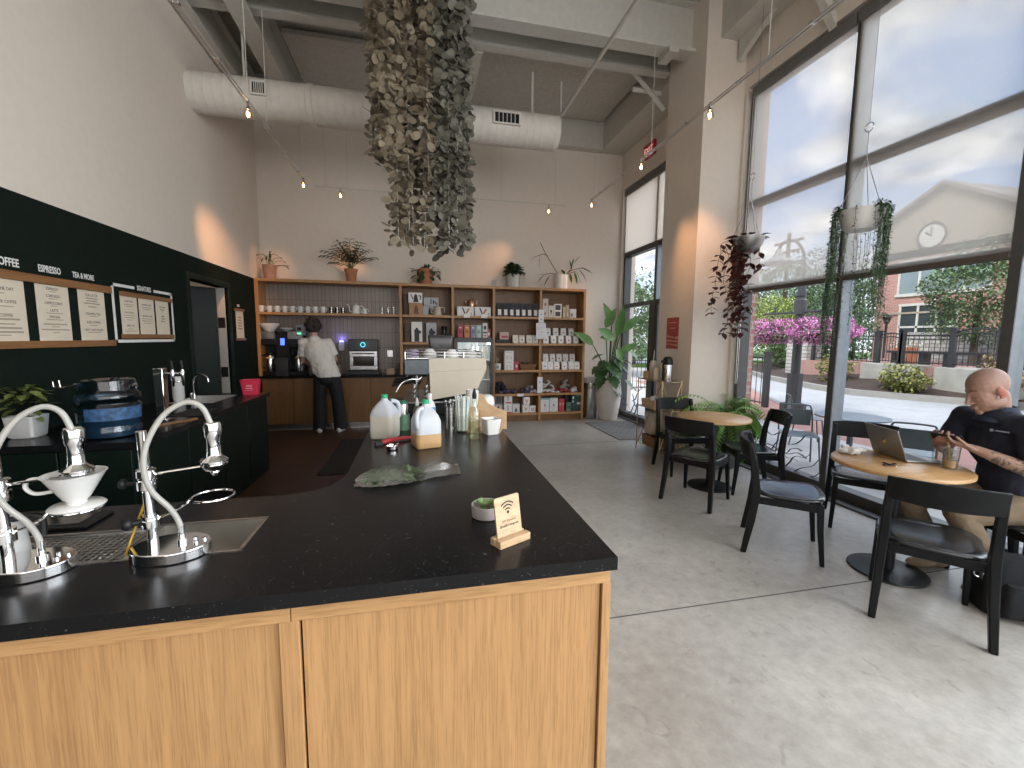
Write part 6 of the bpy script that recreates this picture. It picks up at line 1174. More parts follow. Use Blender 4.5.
for k in range(24):
    a = 2*PI*k/15+random.uniform(-0.3, 0.3); L = random.uniform(0.32, 0.52); el = random.uniform(0.75, 1.45); pts = []; p = Vector((0, 0, 0.2)); d = Vector((math.cos(a)*math.cos(el), 0.2*math.sin(a)*math.cos(el)-0.22, math.sin(el)))
    for i in range(9): pts.append(p.copy()); p += d*L/8; d = (d+Vector((0, 0, -0.13))).normalized()
    st.tube(pts, 0.0035, 4)
    for i in range(3, 9):
        dd = (pts[i]-pts[i-1]).normalized(); s = dd.cross(Vector((0, 0, 1))); s = s.normalized() if s.length > 0.1 else Vector((1, 0, 0))
        for q in (-1, 1): m.leaf(pts[i], dd*0.6+s*q, 0.18*(1-0.05*i), 0.040, 0.5, 3)
m.build('foliage', LD, r); st.build('stems', LG, r)
r = thing('potted_plant', 'trailing plant in a round ribbed terracotta pot above the first display column', 'plant', (0.18, 7.83, SZ), 0, 'potted plants on the shelf top')
MB().lathe([(0, 0), (0.10, 0), (0.125, 0.06), (0.135, 0.10), (0.132, 0.103), (0.14, 0.16), (0.135, 0.165), (0.132, 0.22), (0.115, 0.27), (0.105, 0.27), (0.11, 0.22), (0, 0.22)], n=30).build('pot', TERRA, r); MB().lathe([(0, 0.221), (0.108, 0.235), (0, 0.25)], n=16, cap=False).build('soil', SOIL, r)
m = MB()
for k in range(46):
    a = random.uniform(0, 2*PI); x = math.cos(a)*0.16+math.copysign(0.05, math.cos(a)); z = random.uniform(0.06, 0.28); m.leaf((x*0.9, math.sin(a)*0.10-0.02, z), (math.cos(a), math.sin(a)*0.5, random.uniform(-0.9, 0.2)), random.uniform(0.09, 0.14), 0.075, 0.5, 4)
for k in range(8): m.leaf((random.uniform(-0.03, 0.05), 0, 0.26), (random.uniform(-0.8, 0.8), -0.2, random.uniform(0.4, 1)), 0.11, 0.04, 0.5, 4)
m.build('foliage', LD, r)
GPOT = pm('grey white glazed pot', (0.50, 0.48, 0.46), 0.5)
r = thing('potted_plant', 'bushy dark green plant in a grey-white pot above the third column', 'plant', (1.75, 7.84, SZ), 0, 'potted plants on the shelf top'); pot(r, GPOT, 0.105, 0.125, 0.24)
m = MB()
for k in range(150):
    a = random.uniform(0, 2*PI); e = random.uniform(-0.2, 1.4); rad = random.uniform(0.08, 0.19); m.leaf((math.cos(a)*rad*math.cos(e)*0.9, math.sin(a)*rad*0.6, 0.26+0.16*math.sin(e)), (math.cos(a), math.sin(a), random.uniform(-0.6, 0.6)), 0.10, 0.085, 0.5, 4, shape=0.7)
for k in range(8): m.leaf((0.16+random.uniform(-0.02, 0.03), -0.06, 0.16+0.02*k), (0.7, -0.3, -0.7), 0.08, 0.05, 0.3, 4)
m.build('foliage', LD, r)
r = thing('potted_plant', 'sprawling long-leaved plant in a white pot at the right end of the shelf top', 'plant', (2.68, 7.84, SZ), 0, 'potted plants on the shelf top'); pot(r, WHITEC, 0.12, 0.13, 0.27)
m = MB(); st = MB()
def stem(pts, rad=0.006): st.tube(spline(pts, 5), rad, 6)
stem([(-0.05, 0, 0.25), (-0.22, 0, 0.50), (-0.34, 0, 0.68), (-0.42, 0, 0.84)]); stem([(-0.27, 0, 0.60), (-0.36, 0, 0.63), (-0.45, 0, 0.60)]); stem([(-0.08, 0, 0.27), (-0.22, 0, 0.29), (-0.36, -0.02, 0.25)]); stem([(0.05, 0, 0.25), (0.16, 0, 0.36), (0.24, 0, 0.55)]); stem([(0.05, 0, 0.26), (0.2, 0, 0.36), (0.42, 0, 0.42)]); stem([(0.06, 0, 0.25), (0.15, -0.02, 0.30), (0.26, -0.03, 0.34)])
for b, d, L, w in (((-0.42, 0, 0.61), (-1, 0, -0.25), 0.24, 0.065), ((-0.42, 0, 0.60), (-0.1, 0, -1), 0.24, 0.02), ((-0.32, 0, 0.27), (-0.8, 0, -0.7), 0.24, 0.07), ((-0.22, 0, 0.26), (-0.7, -0.1, -0.9), 0.26, 0.045), ((-0.34, -0.02, 0.25), (-1, 0, 0.3), 0.15, 0.03), ((0.25, 0, 0.5), (0.6, 0, 0.9), 0.20, 0.05), ((0.2, 0, 0.45), (0.2, 0, 1), 0.16, 0.04), ((0.38, 0, 0.41), (1, 0, -0.1), 0.26, 0.05), ((0.34, 0, 0.39), (0.8, -0.2, -0.9), 0.28, 0.06), ((0.28, 0, 0.36), (0.5, -0.2, -1), 0.27, 0.075), ((0.24, -0.02, 0.34), (0.25, -0.3, -1), 0.26, 0.07), ((0.16, -0.02, 0.30), (0.1, -0.3, -1), 0.20, 0.05), ((0.3, 0, 0.38), (0.9, 0, 0.4), 0.2, 0.05), ((0.06, 0, 0.28), (-0.5, -0.2, 0.8), 0.12, 0.06), ((0.10, 0, 0.28), (0.5, -0.3, 0.7), 0.14, 0.06), ((0.2, 0, 0.36), (-0.2, 0, 1), 0.2, 0.05)): m.leaf(b, d, L, w*1.4, 0.5, 6)
m.build('foliage', LG, r); st.build('stems', pm('brown stem', (0.09, 0.06, 0.03), 0.8), r)
# big planter
r = thing('floor_planter', 'tall white planter of bird of paradise and monstera by the far glass door', 'plant', (3.60, 7.62, 0))
MB().lathe([(0, 0), (0.165, 0), (0.175, 0.01), (0.225, 0.30), (0.245, 0.52), (0.235, 0.68), (0.225, 0.77), (0.205, 0.77), (0.21, 0.68), (0, 0.66)], n=40).build('pot', pm('white planter', (0.62, 0.58, 0.52), 0.7, var=0.06, bump=0.2), r); MB().lathe([(0, 0.665), (0.207, 0.68), (0, 0.70)], n=18, cap=False).build('soil', SOIL, r)
m = MB(); st = MB()
for (tx, ty, tz, bx, d, L, w) in ((-0.36, -0.05, 1.42, -0.05, (-0.75, -0.1, 0.72), 0.58, 0.20), (-0.10, 0.0, 1.75, -0.03, (0.35, -0.1, 1), 0.50, 0.22), (-0.02, -0.1, 1.55, 0.0, (-0.5, -0.1, 0.5), 0.42, 0.24), (0.12, -0.05, 1.58, 0.03, (0.05, -0.2, 1), 0.72, 0.24), (0.22, 0.0, 1.66, 0.05, (0.62, -0.05, 0.75), 0.66, 0.21), (0.16, -0.06, 1.25, 0.02, (0.75, -0.15, 0.75), 0.52, 0.18), (0.05, 0.05, 1.80, 0.0, (-0.3, 0, 0.95), 0.55, 0.22), (0.10, -0.12, 1.38, 0.02, (0.1, -0.4, -0.75), 0.48, 0.20), (0.06, -0.10, 1.55, 0.0, (-0.8, -0.1, 0.3), 0.40, 0.20)):
    st.tube(spline([(bx, 0, 0.68), (bx+(tx-bx)*0.35, ty*0.5, 0.68+(tz-0.68)*0.55), (tx, ty, tz)], 5), 0.011, 6); m.leaf((tx, ty, tz), d, L*0.86, w*0.82, 0.55, 9, up=(0, -1, 0.3), fold=0.25, shape=0.75)
m.build('paddle_leaves', leafmat('paddle leaf', (0.05, 0.14, 0.025), (0.16, 0.31, 0.08), 4), r); st.build('stems', LG, r)
m = MB()
for k in range(24):
    a = -PI/2+random.uniform(-1.6, 1.6); rad = random.uniform(0.06, 0.26); z = random.uniform(0.80, 1.28); b = Vector((math.cos(a)*rad+0.02, math.sin(a)*rad*0.7, z)); m.leaf(b, (math.cos(a)*0.6, math.sin(a)*0.7, random.uniform(-0.9, -0.1)), random.uniform(0.24, 0.33), random.uniform(0.20, 0.28), 0.5, 8, notch=True, shape=0.6)
for bx, bz in ((0.34, 1.32), (0.26, 0.78), (0.02, 0.62)): m.leaf((bx, -0.16, bz), (0.4, -0.5, -0.5), 0.26, 0.2, 0.4, 8, notch=True, shape=0.6)
m.build('monstera_leaves', leafmat('monstera leaf', (0.025, 0.075, 0.03), (0.09, 0.19, 0.06), 5), r)
# fern
r = thing('fern', 'large arching fern in a dark pot between pillar and front window', 'plant', (3.66, 4.50, 0)); pot(r, pm('dark pot', (0.05, 0.05, 0.05), 0.6), 0.15, 0.20, 0.62)
m = MB(); st = MB()
for k in range(125):
    a = random.uniform(0, 2*PI); L = random.uniform(0.38, 0.72); el = random.uniform(0.15, 1.25); p = Vector((0.08*math.cos(a), 0.08*math.sin(a), 0.60)); d = Vector((math.cos(a)*math.cos(el), math.sin(a)*math.cos(el), math.sin(el))); pts = []; n = 15
    drop = 0.17 if k % 3 else 0.30
    for i in range(n):
        q = p.copy(); q.x = min(q.x, 0.21); q.y = min(q.y, 0.24); q.z = max(q.z, 0.05); pts.append(q); p += d*L/n; d = (d+Vector((0, 0, -drop))).normalized()
    st.tube(pts[::2], 0.0022, 3)
    for i in range(2, n):
        dd = pts[i]-pts[i-1]
        if dd.length < 1e-4: continue
        dd.normalize(); s = dd.cross(Vector((0, 0, 1))); s = s.normalized() if s.length > 0.1 else Vector((math.sin(a), -math.cos(a), 0))
        for q in (-1, 1): m.leaf(pts[i], s*q+dd*0.5, 0.085*math.sin(PI*(0.15+0.85*(n-i)/n))+0.015, 0.026, 0.5, 2)
m.build('fronds', leafmat('fern green', (0.07, 0.17, 0.02), (0.20, 0.38, 0.07), 6), r); st.build('stems', LL, r)
# hanging plants
def hang(name, label, c, zc, bowl, bmat): 
    r = thing(name, label, 'plant', c); H = zc-c[2]
    MB().lathe(bowl, n=30).build('pot', bmat, r)
    ch = MB()
    R_ = max(p[0] for p in bowl); zt = max(p[1] for p in bowl)
    for k in range(3): ch.cyl((R_*math.cos(2.1*k+0.4), R_*math.sin(2.1*k+0.4), zt), (0, 0, zt+0.42), 0.003, n=5)
    ch.tube([(0, 0, zt+0.42), (0, 0, zt+0.62)], 0.004, 5).tube(arc((0, 0, zt+0.655), 0.035, 0, 2*PI, 16, 'yz')[:-1], 0.004, 6, closed=True).tube([(0, 0, zt+0.69), (0, 0.0, H)], 0.003, 5)
    ch.build('hanger', STEEL, r); return r
r = hang('hanging_plant', 'dark red trailing plant in a frosted hanging bowl by the pillar', (3.66, 4.28, 2.52), 5.10, [(0, 0), (0.05, 0.0), (0.11, 0.035), (0.15, 0.10), (0.165, 0.17), (0.158, 0.17), (0.14, 0.10), (0.10, 0.05), (0, 0.03)], glassy('frosted bowl', (0.72, 0.73, 0.72), rough=0.4, mix=0.35))
m = MB(); st = MB(); random.seed(33)
for k in range(15):
    x, y = random.uniform(-0.16, 0.10), random.uniform(-0.10, 0.30); p = Vector((x, y*0.5, 0.17)); pts = [Vector((x*0.3, y*0.2, 0.14)), p.copy()]; L = random.uniform(0.3, 0.95) if k % 4 else 1.02
    p = Vector((x*1.3, y*0.9, 0.13))
    while p.z > 0.13-L: pts.append(p.copy()); p = p+Vector((random.uniform(-0.02, 0.02), random.uniform(-0.02, 0.02), -0.06))
    st.tube(spline(pts, 2), 0.0025, 4)
    for q in pts:
        for j in range(2): a = random.uniform(0, 2*PI); m.leaf(q, (math.cos(a), math.sin(a), random.uniform(-0.9, 0.2)), random.uniform(0.075, 0.115), 0.068, 0.4, 4)
for k in range(16): a = random.uniform(0, 2*PI); m.leaf((0.12*math.cos(a), 0.12*math.sin(a), 0.17), (math.cos(a), math.sin(a), 0.4), 0.13, 0.07, 0.6, 4)
lm2 = leafmat('dark red leaf', (0.022, 0.016, 0.014), (0.13, 0.028, 0.022), 5); m.build('foliage', lm2, r); st.build('vines', pm('red stem', (0.10, 0.035, 0.03), 0.7), r)
r = hang('hanging_plant', 'green curtain-like trailing plant in a white hanging pot before the window', (3.62, 2.98, 2.46), 5.10, [(0, 0), (0.10, 0.0), (0.13, 0.03), (0.165, 0.16), (0.158, 0.16), (0.12, 0.04), (0, 0.03)], WHITEC)
m = MB(); st = MB()
for k in range(120):
    a = random.uniform(0, 2*PI); df = (math.degrees(a)-220+180) % 360-180; R_ = 0.17+random.uniform(0, 0.025); x, y = R_*math.cos(a), R_*math.sin(a)
    if abs(df) < 42 and k % 9: continue
    if abs(df) > 140 and k % 3: continue
    L = random.uniform(0.75, 1.12) if df < 0 else random.uniform(0.45, 0.86); pts = [(x*0.5, y*0.5, 0.15), (x*0.9, y*0.9, 0.18), (x, y, 0.14)]; z = 0.14
    while z > 0.14-L: z -= 0.05; x += random.uniform(-0.006, 0.006); y += random.uniform(-0.006, 0.007); pts.append((x, y, z))
    st.tube(pts, 0.0018, 3)
    for q in pts[1:]:
        for j in range(4): b = random.uniform(0, 2*PI); m.leaf(Vector(q)+Vector((0, 0, random.uniform(-0.025, 0.025))), (math.cos(b), math.sin(b), random.uniform(-0.3, 0.8)), 0.028, 0.013, 0.3, 2)
for k in range(60): a = random.uniform(0, 2*PI); q = random.uniform(0.05, 0.17); m.leaf((q*math.cos(a), q*math.sin(a), 0.15), (math.cos(a), math.sin(a), 0.7), 0.05, 0.018, 0.5, 3)
m.build('foliage', leafmat('grey green leaf', (0.022, 0.034, 0.020), (0.07, 0.10, 0.055), 8), r); st.build('vines', LG, r)
# plant on the green counter
r = thing('potted_plant', 'leafy yellow-green plant in a square white pot on the green counter', 'plant', (-2.405, 3.27, ZT+0.001)); r.scale = (0.78, 0.78, 0.92)
loft([(0.075, 0.07, 0.02, 0.0), (0.085, 0.08, 0.02, 0.01), (0.10, 0.095, 0.02, 0.15), (0.093, 0.088, 0.018, 0.15), (0.085, 0.08, 0.018, 0.13)]).build('pot', pm('white square pot', (0.55, 0.54, 0.52), 0.5), r); MB().lathe([(0, 0.131), (0.08, 0.135), (0, 0.14)], n=12, cap=False).build('soil', SOIL, r)
m = MB(); random.seed(12)
for k in range(75):
    a = random.uniform(0, 2*PI); e = random.uniform(0.0, 1.3); rad = random.uniform(0.05, 0.13); m.leaf((math.cos(a)*rad*math.cos(e), math.sin(a)*rad*0.8, 0.14+0.22*math.sin(e)), (math.cos(a), math.sin(a), random.uniform(-0.3, 0.5)), random.uniform(0.08, 0.12), random.uniform(0.05, 0.07), 0.6, 5)
m.build('foliage', leafmat('yellow green leaf', (0.06, 0.085, 0.018), (0.20, 0.24, 0.07), 7), r)
# ================================================================== PEOPLE
def cap(m, a, b, r0, r1=None, flat=False, n=16):
    a = Vector(a); b = Vector(b); r1 = r0 if r1 is None else r1; m.tube([a, b], [r0, r1], n)
    if not flat: m.ell(a, r0, n, 8); m.ell(b, r1, n, 8)
    return m
def limb(m, pts, rs, n=16):
    for i in range(len(pts)-1): cap(m, pts[i], pts[i+1], rs[i], rs[i+1], n=n)
    return m
def melt(m, name, mat, parent, voxel=0.005, smooth=4, factor=0.5):
    """melt overlapping solids into one continuous skin"""
    me = bpy.data.meshes.new(name); me.from_pydata(m.v, [], m.f); me.update(); o = bpy.data.objects.new(name, me); COL.objects.link(o)
    q = o.modifiers.new('r', 'REMESH'); q.mode = 'VOXEL'; q.voxel_size = voxel; q.use_smooth_shade = True
    s = o.modifiers.new('s', 'SMOOTH'); s.iterations = smooth; s.factor = factor
    dg = bpy.context.evaluated_depsgraph_get(); e = bpy.data.meshes.new_from_object(o.evaluated_get(dg)); bpy.data.objects.remove(o); bpy.data.meshes.remove(me)
    e.name = name; e.materials.clear()
    for x in (mat if isinstance(mat, (list, tuple)) else [mat]): e.materials.append(x)
    e.polygons.foreach_set('use_smooth', [True]*len(e.polygons))
    o = bpy.data.objects.new(name, e); COL.objects.link(o)
    if parent: o.parent = parent
    return o
def frame(o, f, u):
    f = Vector(f).normalized(); u = Vector(u); x = f.cross(u).normalized(); u = x.cross(f)
    return Matrix.Translation(o) @ Matrix((x, f, u)).transposed().to_4x4()
def head_shapes(m, T, s=1.0):
    def E(c, r, rot=None): m.ell((0, 0, 0), [q*s for q in r], 20, 14, T @ Matrix.Translation([q*s for q in c]) @ (rot or Matrix.Identity(4)))
    def K(a, b, r0, r1): cap(m, T @ Vector([q*s for q in a]), T @ Vector([q*s for q in b]), r0*s, r1*s, n=12)
    E((0, -0.016, 0.042), (0.077, 0.098, 0.090)); E((0, 0.026, -0.012), (0.064, 0.068, 0.090)); E((0, 0.040, -0.072), (0.047, 0.048, 0.036)); E((0, 0.026, -0.045), (0.059, 0.064, 0.068)); E((0, 0.078, -0.098), (0.022, 0.017, 0.017))
    K((0, 0.086, 0.022), (0, 0.112, -0.024), 0.0075, 0.0115)
    for q in (-1, 1):
        E((q*0.011, 0.100, -0.032), (0.009, 0.011, 0.008)); K((q*0.010, 0.081, 0.031), (q*0.036, 0.064, 0.033), 0.0095, 0.005)
        E((q*0.030, 0.070, 0.008), (0.015, 0.011, 0.009)); E((q*0.036, 0.050, -0.022), (0.023, 0.026, 0.030)); E((q*0.046, 0.008, -0.060), (0.020, 0.045, 0.030))
        E((q*0.080, -0.014, -0.002), (0.010, 0.021, 0.034), Matrix.Rotation(q*0.35, 4, 'Z') @ Matrix.Rotation(-0.2, 4, 'X')); E((q*0.079, -0.006, -0.028), (0.008, 0.012, 0.012))
    E((0, 0.093, -0.057), (0.022, 0.010, 0.006)); E((0, 0.091, -0.068), (0.019, 0.011, 0.007)); E((0, 0.086, -0.080), (0.016, 0.008, 0.007))
def hand(m, wrist, d, palm_n, curl=0.6, s=1.0, side=1, spread=0.12):
    """palm and five unequal fingers; d points along the fingers, palm_n out of the palm, the thumb leaves on the side 'side'"""
    d = Vector(d).normalized(); pn = Vector(palm_n); pn = (pn-pn.dot(d)*d).normalized(); sd = d.cross(pn).normalized()*side; w = Vector(wrist)
    for k in (-1, -0.35, 0.35, 1): cap(m, w+sd*(k*0.018*s)+d*0.008*s, w+sd*(k*0.030*s)+d*(0.082*s), 0.014*s, 0.0125*s, n=10)
    cap(m, w-d*0.02*s, w+d*0.03*s, 0.024*s, 0.022*s, n=12)
    for k, L in ((1, 0.070), (0.34, 0.080), (-0.34, 0.074), (-1, 0.058)):
        p = w+sd*(k*0.030*s)+d*(0.084*s); dd = (d+sd*(k*spread)).normalized(); c = 0
        for q, f in enumerate((0.45, 0.32, 0.23)):
            c += curl*(0.55 if q == 0 else 0.75); e = dd*math.cos(c)+pn*math.sin(c); p2 = p+e*(L*f*s); cap(m, p, p2, (0.0092-0.0009*q)*s, (0.0086-0.0009*q)*s, n=9); p = p2
    p = w+sd*(0.026*s)+d*(0.024*s)+pn*0.006*s; e = (sd*0.8+d*0.75+pn*0.35).normalized(); p2 = p+e*0.042*s; cap(m, p, p2, 0.0125*s, 0.0105*s, n=10); e = (d*0.9+pn*0.45+sd*0.15).normalized(); p3 = p2+e*0.030*s; cap(m, p2, p3, 0.0100*s, 0.0085*s, n=10); cap(m, p3, p3+(d*0.8+pn*0.4-sd*0.1).normalized()*0.022*s, 0.0085*s, 0.0075*s, n=10)
POLO = pm('navy polo cloth', (0.010, 0.013, 0.026), 0.85, var=0.15, scale=200, bump=0.15, bscale=400); KHAKI = pm('khaki cotton', (0.165, 0.118, 0.074), 0.9, var=0.12, bump=0.15, bscale=200)
def tattoo_skin():
    m, t, b, o = _nodes('tattooed skin'); tc = nd(t, 'ShaderNodeTexCoord'); n = nd(t, 'ShaderNodeTexNoise'); n.inputs['Scale'].default_value = 26; n.inputs['Detail'].default_value = 5; n.inputs['Distortion'].default_value = 2.0
    t.links.new(tc.outputs['Object'], n.inputs['Vector']); r = nd(t, 'ShaderNodeValToRGB'); r.color_ramp.elements[0].position = 0.44; r.color_ramp.elements[1].position = 0.56
    r.color_ramp.elements[0].color = (0.10, 0.085, 0.075, 1); r.color_ramp.elements[1].color = (0.40, 0.25, 0.18, 1); t.links.new(n.outputs['Fac'], r.inputs[0]); t.links.new(r.outputs[0], b.inputs['Base Color']); b.inputs['Roughness'].default_value = 0.5; return m
SKM = pm('man skin', (0.33, 0.192, 0.143), 0.48, var=0.06, scale=30); SCALP = pm('shaved scalp', (0.295, 0.175, 0.133), 0.47, var=0.08, scale=60); EARM = pm('backlit ear', (0.44, 0.17, 0.13), 0.5)  # ear red: light shining through the ear put into its colour
# ---------- seated man
man = thing('person', 'bald man in navy polo and khaki trousers seated at the near table with phone', 'person', (0, 0, 0))
F = Vector((-0.97, 0.22, 0)).normalized(); Lf = Vector((-F.y, F.x, 0)); 
hip = Vector((3.67, 1.86, 0.545)); chest = Vector((3.575, 1.905, 0.93)); nb = Vector((3.525, 1.925, 1.115)); hc = Vector((3.455, 1.945, 1.245))
Ls, Rs = nb+Lf*0.185+Vector((0.0, 0, -0.055)), nb-Lf*0.185+Vector((0.0, 0, -0.055))
Le, Re = Vector((3.44, 1.665, 0.800)), Vector((3.50, 2.16, 0.83)); Lw, Rw = Vector((3.325, 1.885, 0.895)), Vector((3.335, 2.095, 0.885))
Lh, Rh = hip+Lf*0.095, hip-Lf*0.095; Lk, Rk = Vector((3.20, 1.865, 0.515)), Vector((3.19, 2.15, 0.52)); La, Ra = Vector((3.46, 1.80, 0.10)), Vector((3.47, 2.12, 0.10))
HT = frame(hc, (-0.80, 0.40, -0.46), (-0.35, 0.15, 1)); HS = 1.07
m = MB(); head_shapes(m, HT, HS)
cap(m, HT @ Vector((0, -0.035, -0.05)), nb+Vector((0.01, 0, -0.02)), 0.056, 0.062)
def oriented(m, c, r, f=F, up=(0, 0, 1)): m.ell((0, 0, 0), r, 20, 14, frame(c, f, up))
spine = (nb-hip).normalized()
def torso(m, g=0.0):
    oriented(m, hip, (0.165+g, 0.125+g, 0.12+g)); oriented(m, hip*0.55+chest*0.45, (0.152+g, 0.118+g, 0.20+g), F, spine); oriented(m, chest, (0.172+g, 0.122+g, 0.19+g), F, spine); cap(m, Ls+Vector((0, 0, -0.012)), Rs+Vector((0, 0, -0.012)), 0.060+g, 0.060+g); oriented(m, nb+Vector((0, 0, -0.03)), (0.115+g, 0.075+g, 0.055+g))
torso(m)
for s, e, w in ((Ls, Le, Lw), (Rs, Re, Rw)): limb(m, [s, s*0.5+e*0.5, e, e*0.55+w*0.45, w], [0.056, 0.050, 0.041, 0.040, 0.026])
for h_, k, a in ((Lh, Lk, La), (Rh, Rk, Ra)): limb(m, [h_, k, k*0.6+a*0.4, a], [0.085, 0.060, 0.056, 0.036])
ph = Vector((3.270, 2.005, 0.945)); 
hand(m, Lw, ph+Vector((0.012, -0.028, -0.022))-Lw, Vector((-0.25, 0.55, 0.75)), 0.55, 1.04, side=-1); hand(m, Rw, ph+Vector((0.012, 0.03, -0.03))-Rw, Vector((-0.25, -0.6, 0.7)), 0.6, 1.04, side=1)
body = melt(m, 'body', [SKM, tattoo_skin(), SCALP, EARM], man, 0.0042, 3)
HI = HT.inverted()
for p in body.data.polygons:
    c = p.center; q = HI @ c; t = (c-Le).dot(Lw-Le)/(Lw-Le).length_squared; dl = (c-(Le+(Lw-Le)*t)).length
    if 0.0 < t < 0.80 and dl < 0.055: p.material_index = 1
    elif abs(q.x) > 0.079*HS and -0.05 < q.y < 0.02 and abs(q.z) < 0.05: p.material_index = 3
    elif q.length < 0.16 and q.z-0.30*q.y > 0.058 and abs(q.x) < 0.1: p.material_index = 2
from mathutils.bvhtree import BVHTree
_bv = BVHTree.FromPolygons([v.co.copy() for v in body.data.vertices], [tuple(p.vertices) for p in body.data.polygons])
def snap(v, lift=0.0):
    p = HT @ (Vector(v)*HS); f = (HT.to_3x3() @ Vector((v[0]*6, 1, 0))).normalized(); h = _bv.ray_cast(p+f*0.08, -f)
    return (h[0]+f*lift) if h[0] is not None else p
m = MB(); BR = pm('brown eyebrow', (0.09, 0.05, 0.035), 0.8)
for q in (-1, 1): m.tube([snap(v) for v in ((q*0.012, 0.0915, 0.035), (q*0.028, 0.0840, 0.041), (q*0.044, 0.0715, 0.037))], [0.0025, 0.0035, 0.0018], 6)
m.build('eyebrows', BR, man)
m = MB()
for q in (-1, 1): m.tube([snap(v) for v in ((q*0.018, 0.0790, 0.003), (q*0.030, 0.0800, 0.000), (q*0.043, 0.0720, 0.004))], [0.0014, 0.0022, 0.0014], 6)
m.build('eyelashes', pm('lash', (0.05, 0.03, 0.025), 0.7), man)
MB().tube([snap(v) for v in ((-0.022, 0.092, -0.0632), (0.0, 0.1015, -0.0622), (0.022, 0.092, -0.0632))], [0.001, 0.0022, 0.001], 6).build('mouth_line', pm('lip line', (0.22, 0.08, 0.07), 0.6), man)
m = MB(); torso(m, 0.012)
for s, e in ((Ls, Le), (Rs, Re)): q = s+(e-s)*0.66; cap(m, s, s, 0.068); m.tube([s, q], [0.068, 0.070], 18)
for v in (0.55, 0.2): oriented(m, hip+spine*0.05*v+F*0.02, (0.175, 0.145, 0.11))
shirt = melt(m, 'polo_shirt', POLO, man, 0.0055, 3)
d_ = shirt.modifiers.new('folds', 'DISPLACE'); tx = bpy.data.textures.new('folds', 'CLOUDS'); tx.noise_scale = 0.10; d_.texture = tx; d_.strength = 0.018; d_.mid_level = 0.5; d_.texture_coords = 'LOCAL'
cd = (nb-chest).normalized(); ct = frame(nb+Vector((0.008, 0, 0.0)), F, (0.35*F.x*-1, -0.35*F.y, 1)); rs = []
for r_, z in ((0.100, -0.025), (0.088, 0.012), (0.078, 0.040), (0.084, 0.042), (0.096, 0.012), (0.112, -0.020)): rs.append([ct @ Vector((r_*math.cos(a), r_*0.92*math.sin(a)*(1.08 if math.sin(a) > 0 else 1), z-(0.030 if math.sin(a) > 0.6 else 0)*(r_/0.1))) for a in [2*PI*i/32 for i in range(32)]])
MB().rings(rs, False, True).build('collar', pm('navy collar', (0.018, 0.026, 0.05), 0.8), man)
lt = frame(chest+F*0.137+Lf*0.095+Vector((0, 0, 0.085)), F+Lf*0.45+Vector((0, 0, 0.25)), (0, 0, 1))
lg = MB().prism([(0.009*math.cos(a), 0.009*math.sin(a)) for a in [2*PI*i/16 for i in range(16)]], 0.004, 0.006, 'y', lt @ Matrix.Translation((0.035, 0, 0))).build('shirt_emblem', pm('emblem grey', (0.20, 0.22, 0.27), 0.7), man)
MB().box((0.020, 0.004, -0.004), (-0.040, 0.006, 0.004), lt).build('shirt_lettering', pm('stitch grey', (0.20, 0.22, 0.27), 0.7), man)
m = MB(); oriented(m, hip+Vector((0, 0, -0.01)), (0.172, 0.135, 0.10))
for h_, k, a in ((Lh, Lk, La), (Rh, Rk, Ra)): limb(m, [h_, h_*0.5+k*0.5, k, k*0.6+a*0.4], [0.098, 0.088, 0.074, 0.070]); m.tube([k*0.6+a*0.4, k*0.04+a*0.96], [0.070, 0.060], 18)
tr = melt(m, 'trousers', KHAKI, man, 0.006, 3); d_ = tr.modifiers.new('folds', 'DISPLACE'); d_.texture = tx; d_.strength = 0.012; d_.mid_level = 0.5; d_.texture_coords = 'LOCAL'
for a in (La, Ra):
    m = MB(); f = Vector((-0.97, 0.2, 0)).normalized(); T = frame(Vector((a.x, a.y, 0)), f, (0, 0, 1)); m.ell((0, 0, 0), (0.045, 0.07, 0.05), 16, 10, T @ Matrix.Translation((0, -0.03, 0.05))); m.ell((0, 0, 0), (0.044, 0.11, 0.038), 16, 10, T @ Matrix.Translation((0, 0.09, 0.038))); m.ell((0, 0, 0), (0.04, 0.05, 0.05), 16, 10, T @ Matrix.Translation((0, -0.0, 0.08)))
    m.v = [(x, y, max(z, 0.002)) for x, y, z in m.v]; melt(m, 'shoe', pm('tan suede', (0.33, 0.24, 0.16), 0.85), man, 0.006, 2)
r = thing('phone', 'dark smartphone held in both hands by the seated man', 'phone', tuple(ph)); r.rotation_euler = frame((0, 0, 0), (-0.30, 0.95, 0.0), (0.55, 0.15, 0.8)).to_euler()
MB().box((-0.037, -0.076, -0.004), (0.037, 0.076, 0.004)).build('phone_body', BLACKP, r, bevel=0.003); MB().box((-0.034, -0.073, 0.004), (0.034, 0.073, 0.0046)).build('screen', pm('phone screen', (0.03, 0.03, 0.035), 0.08), r)
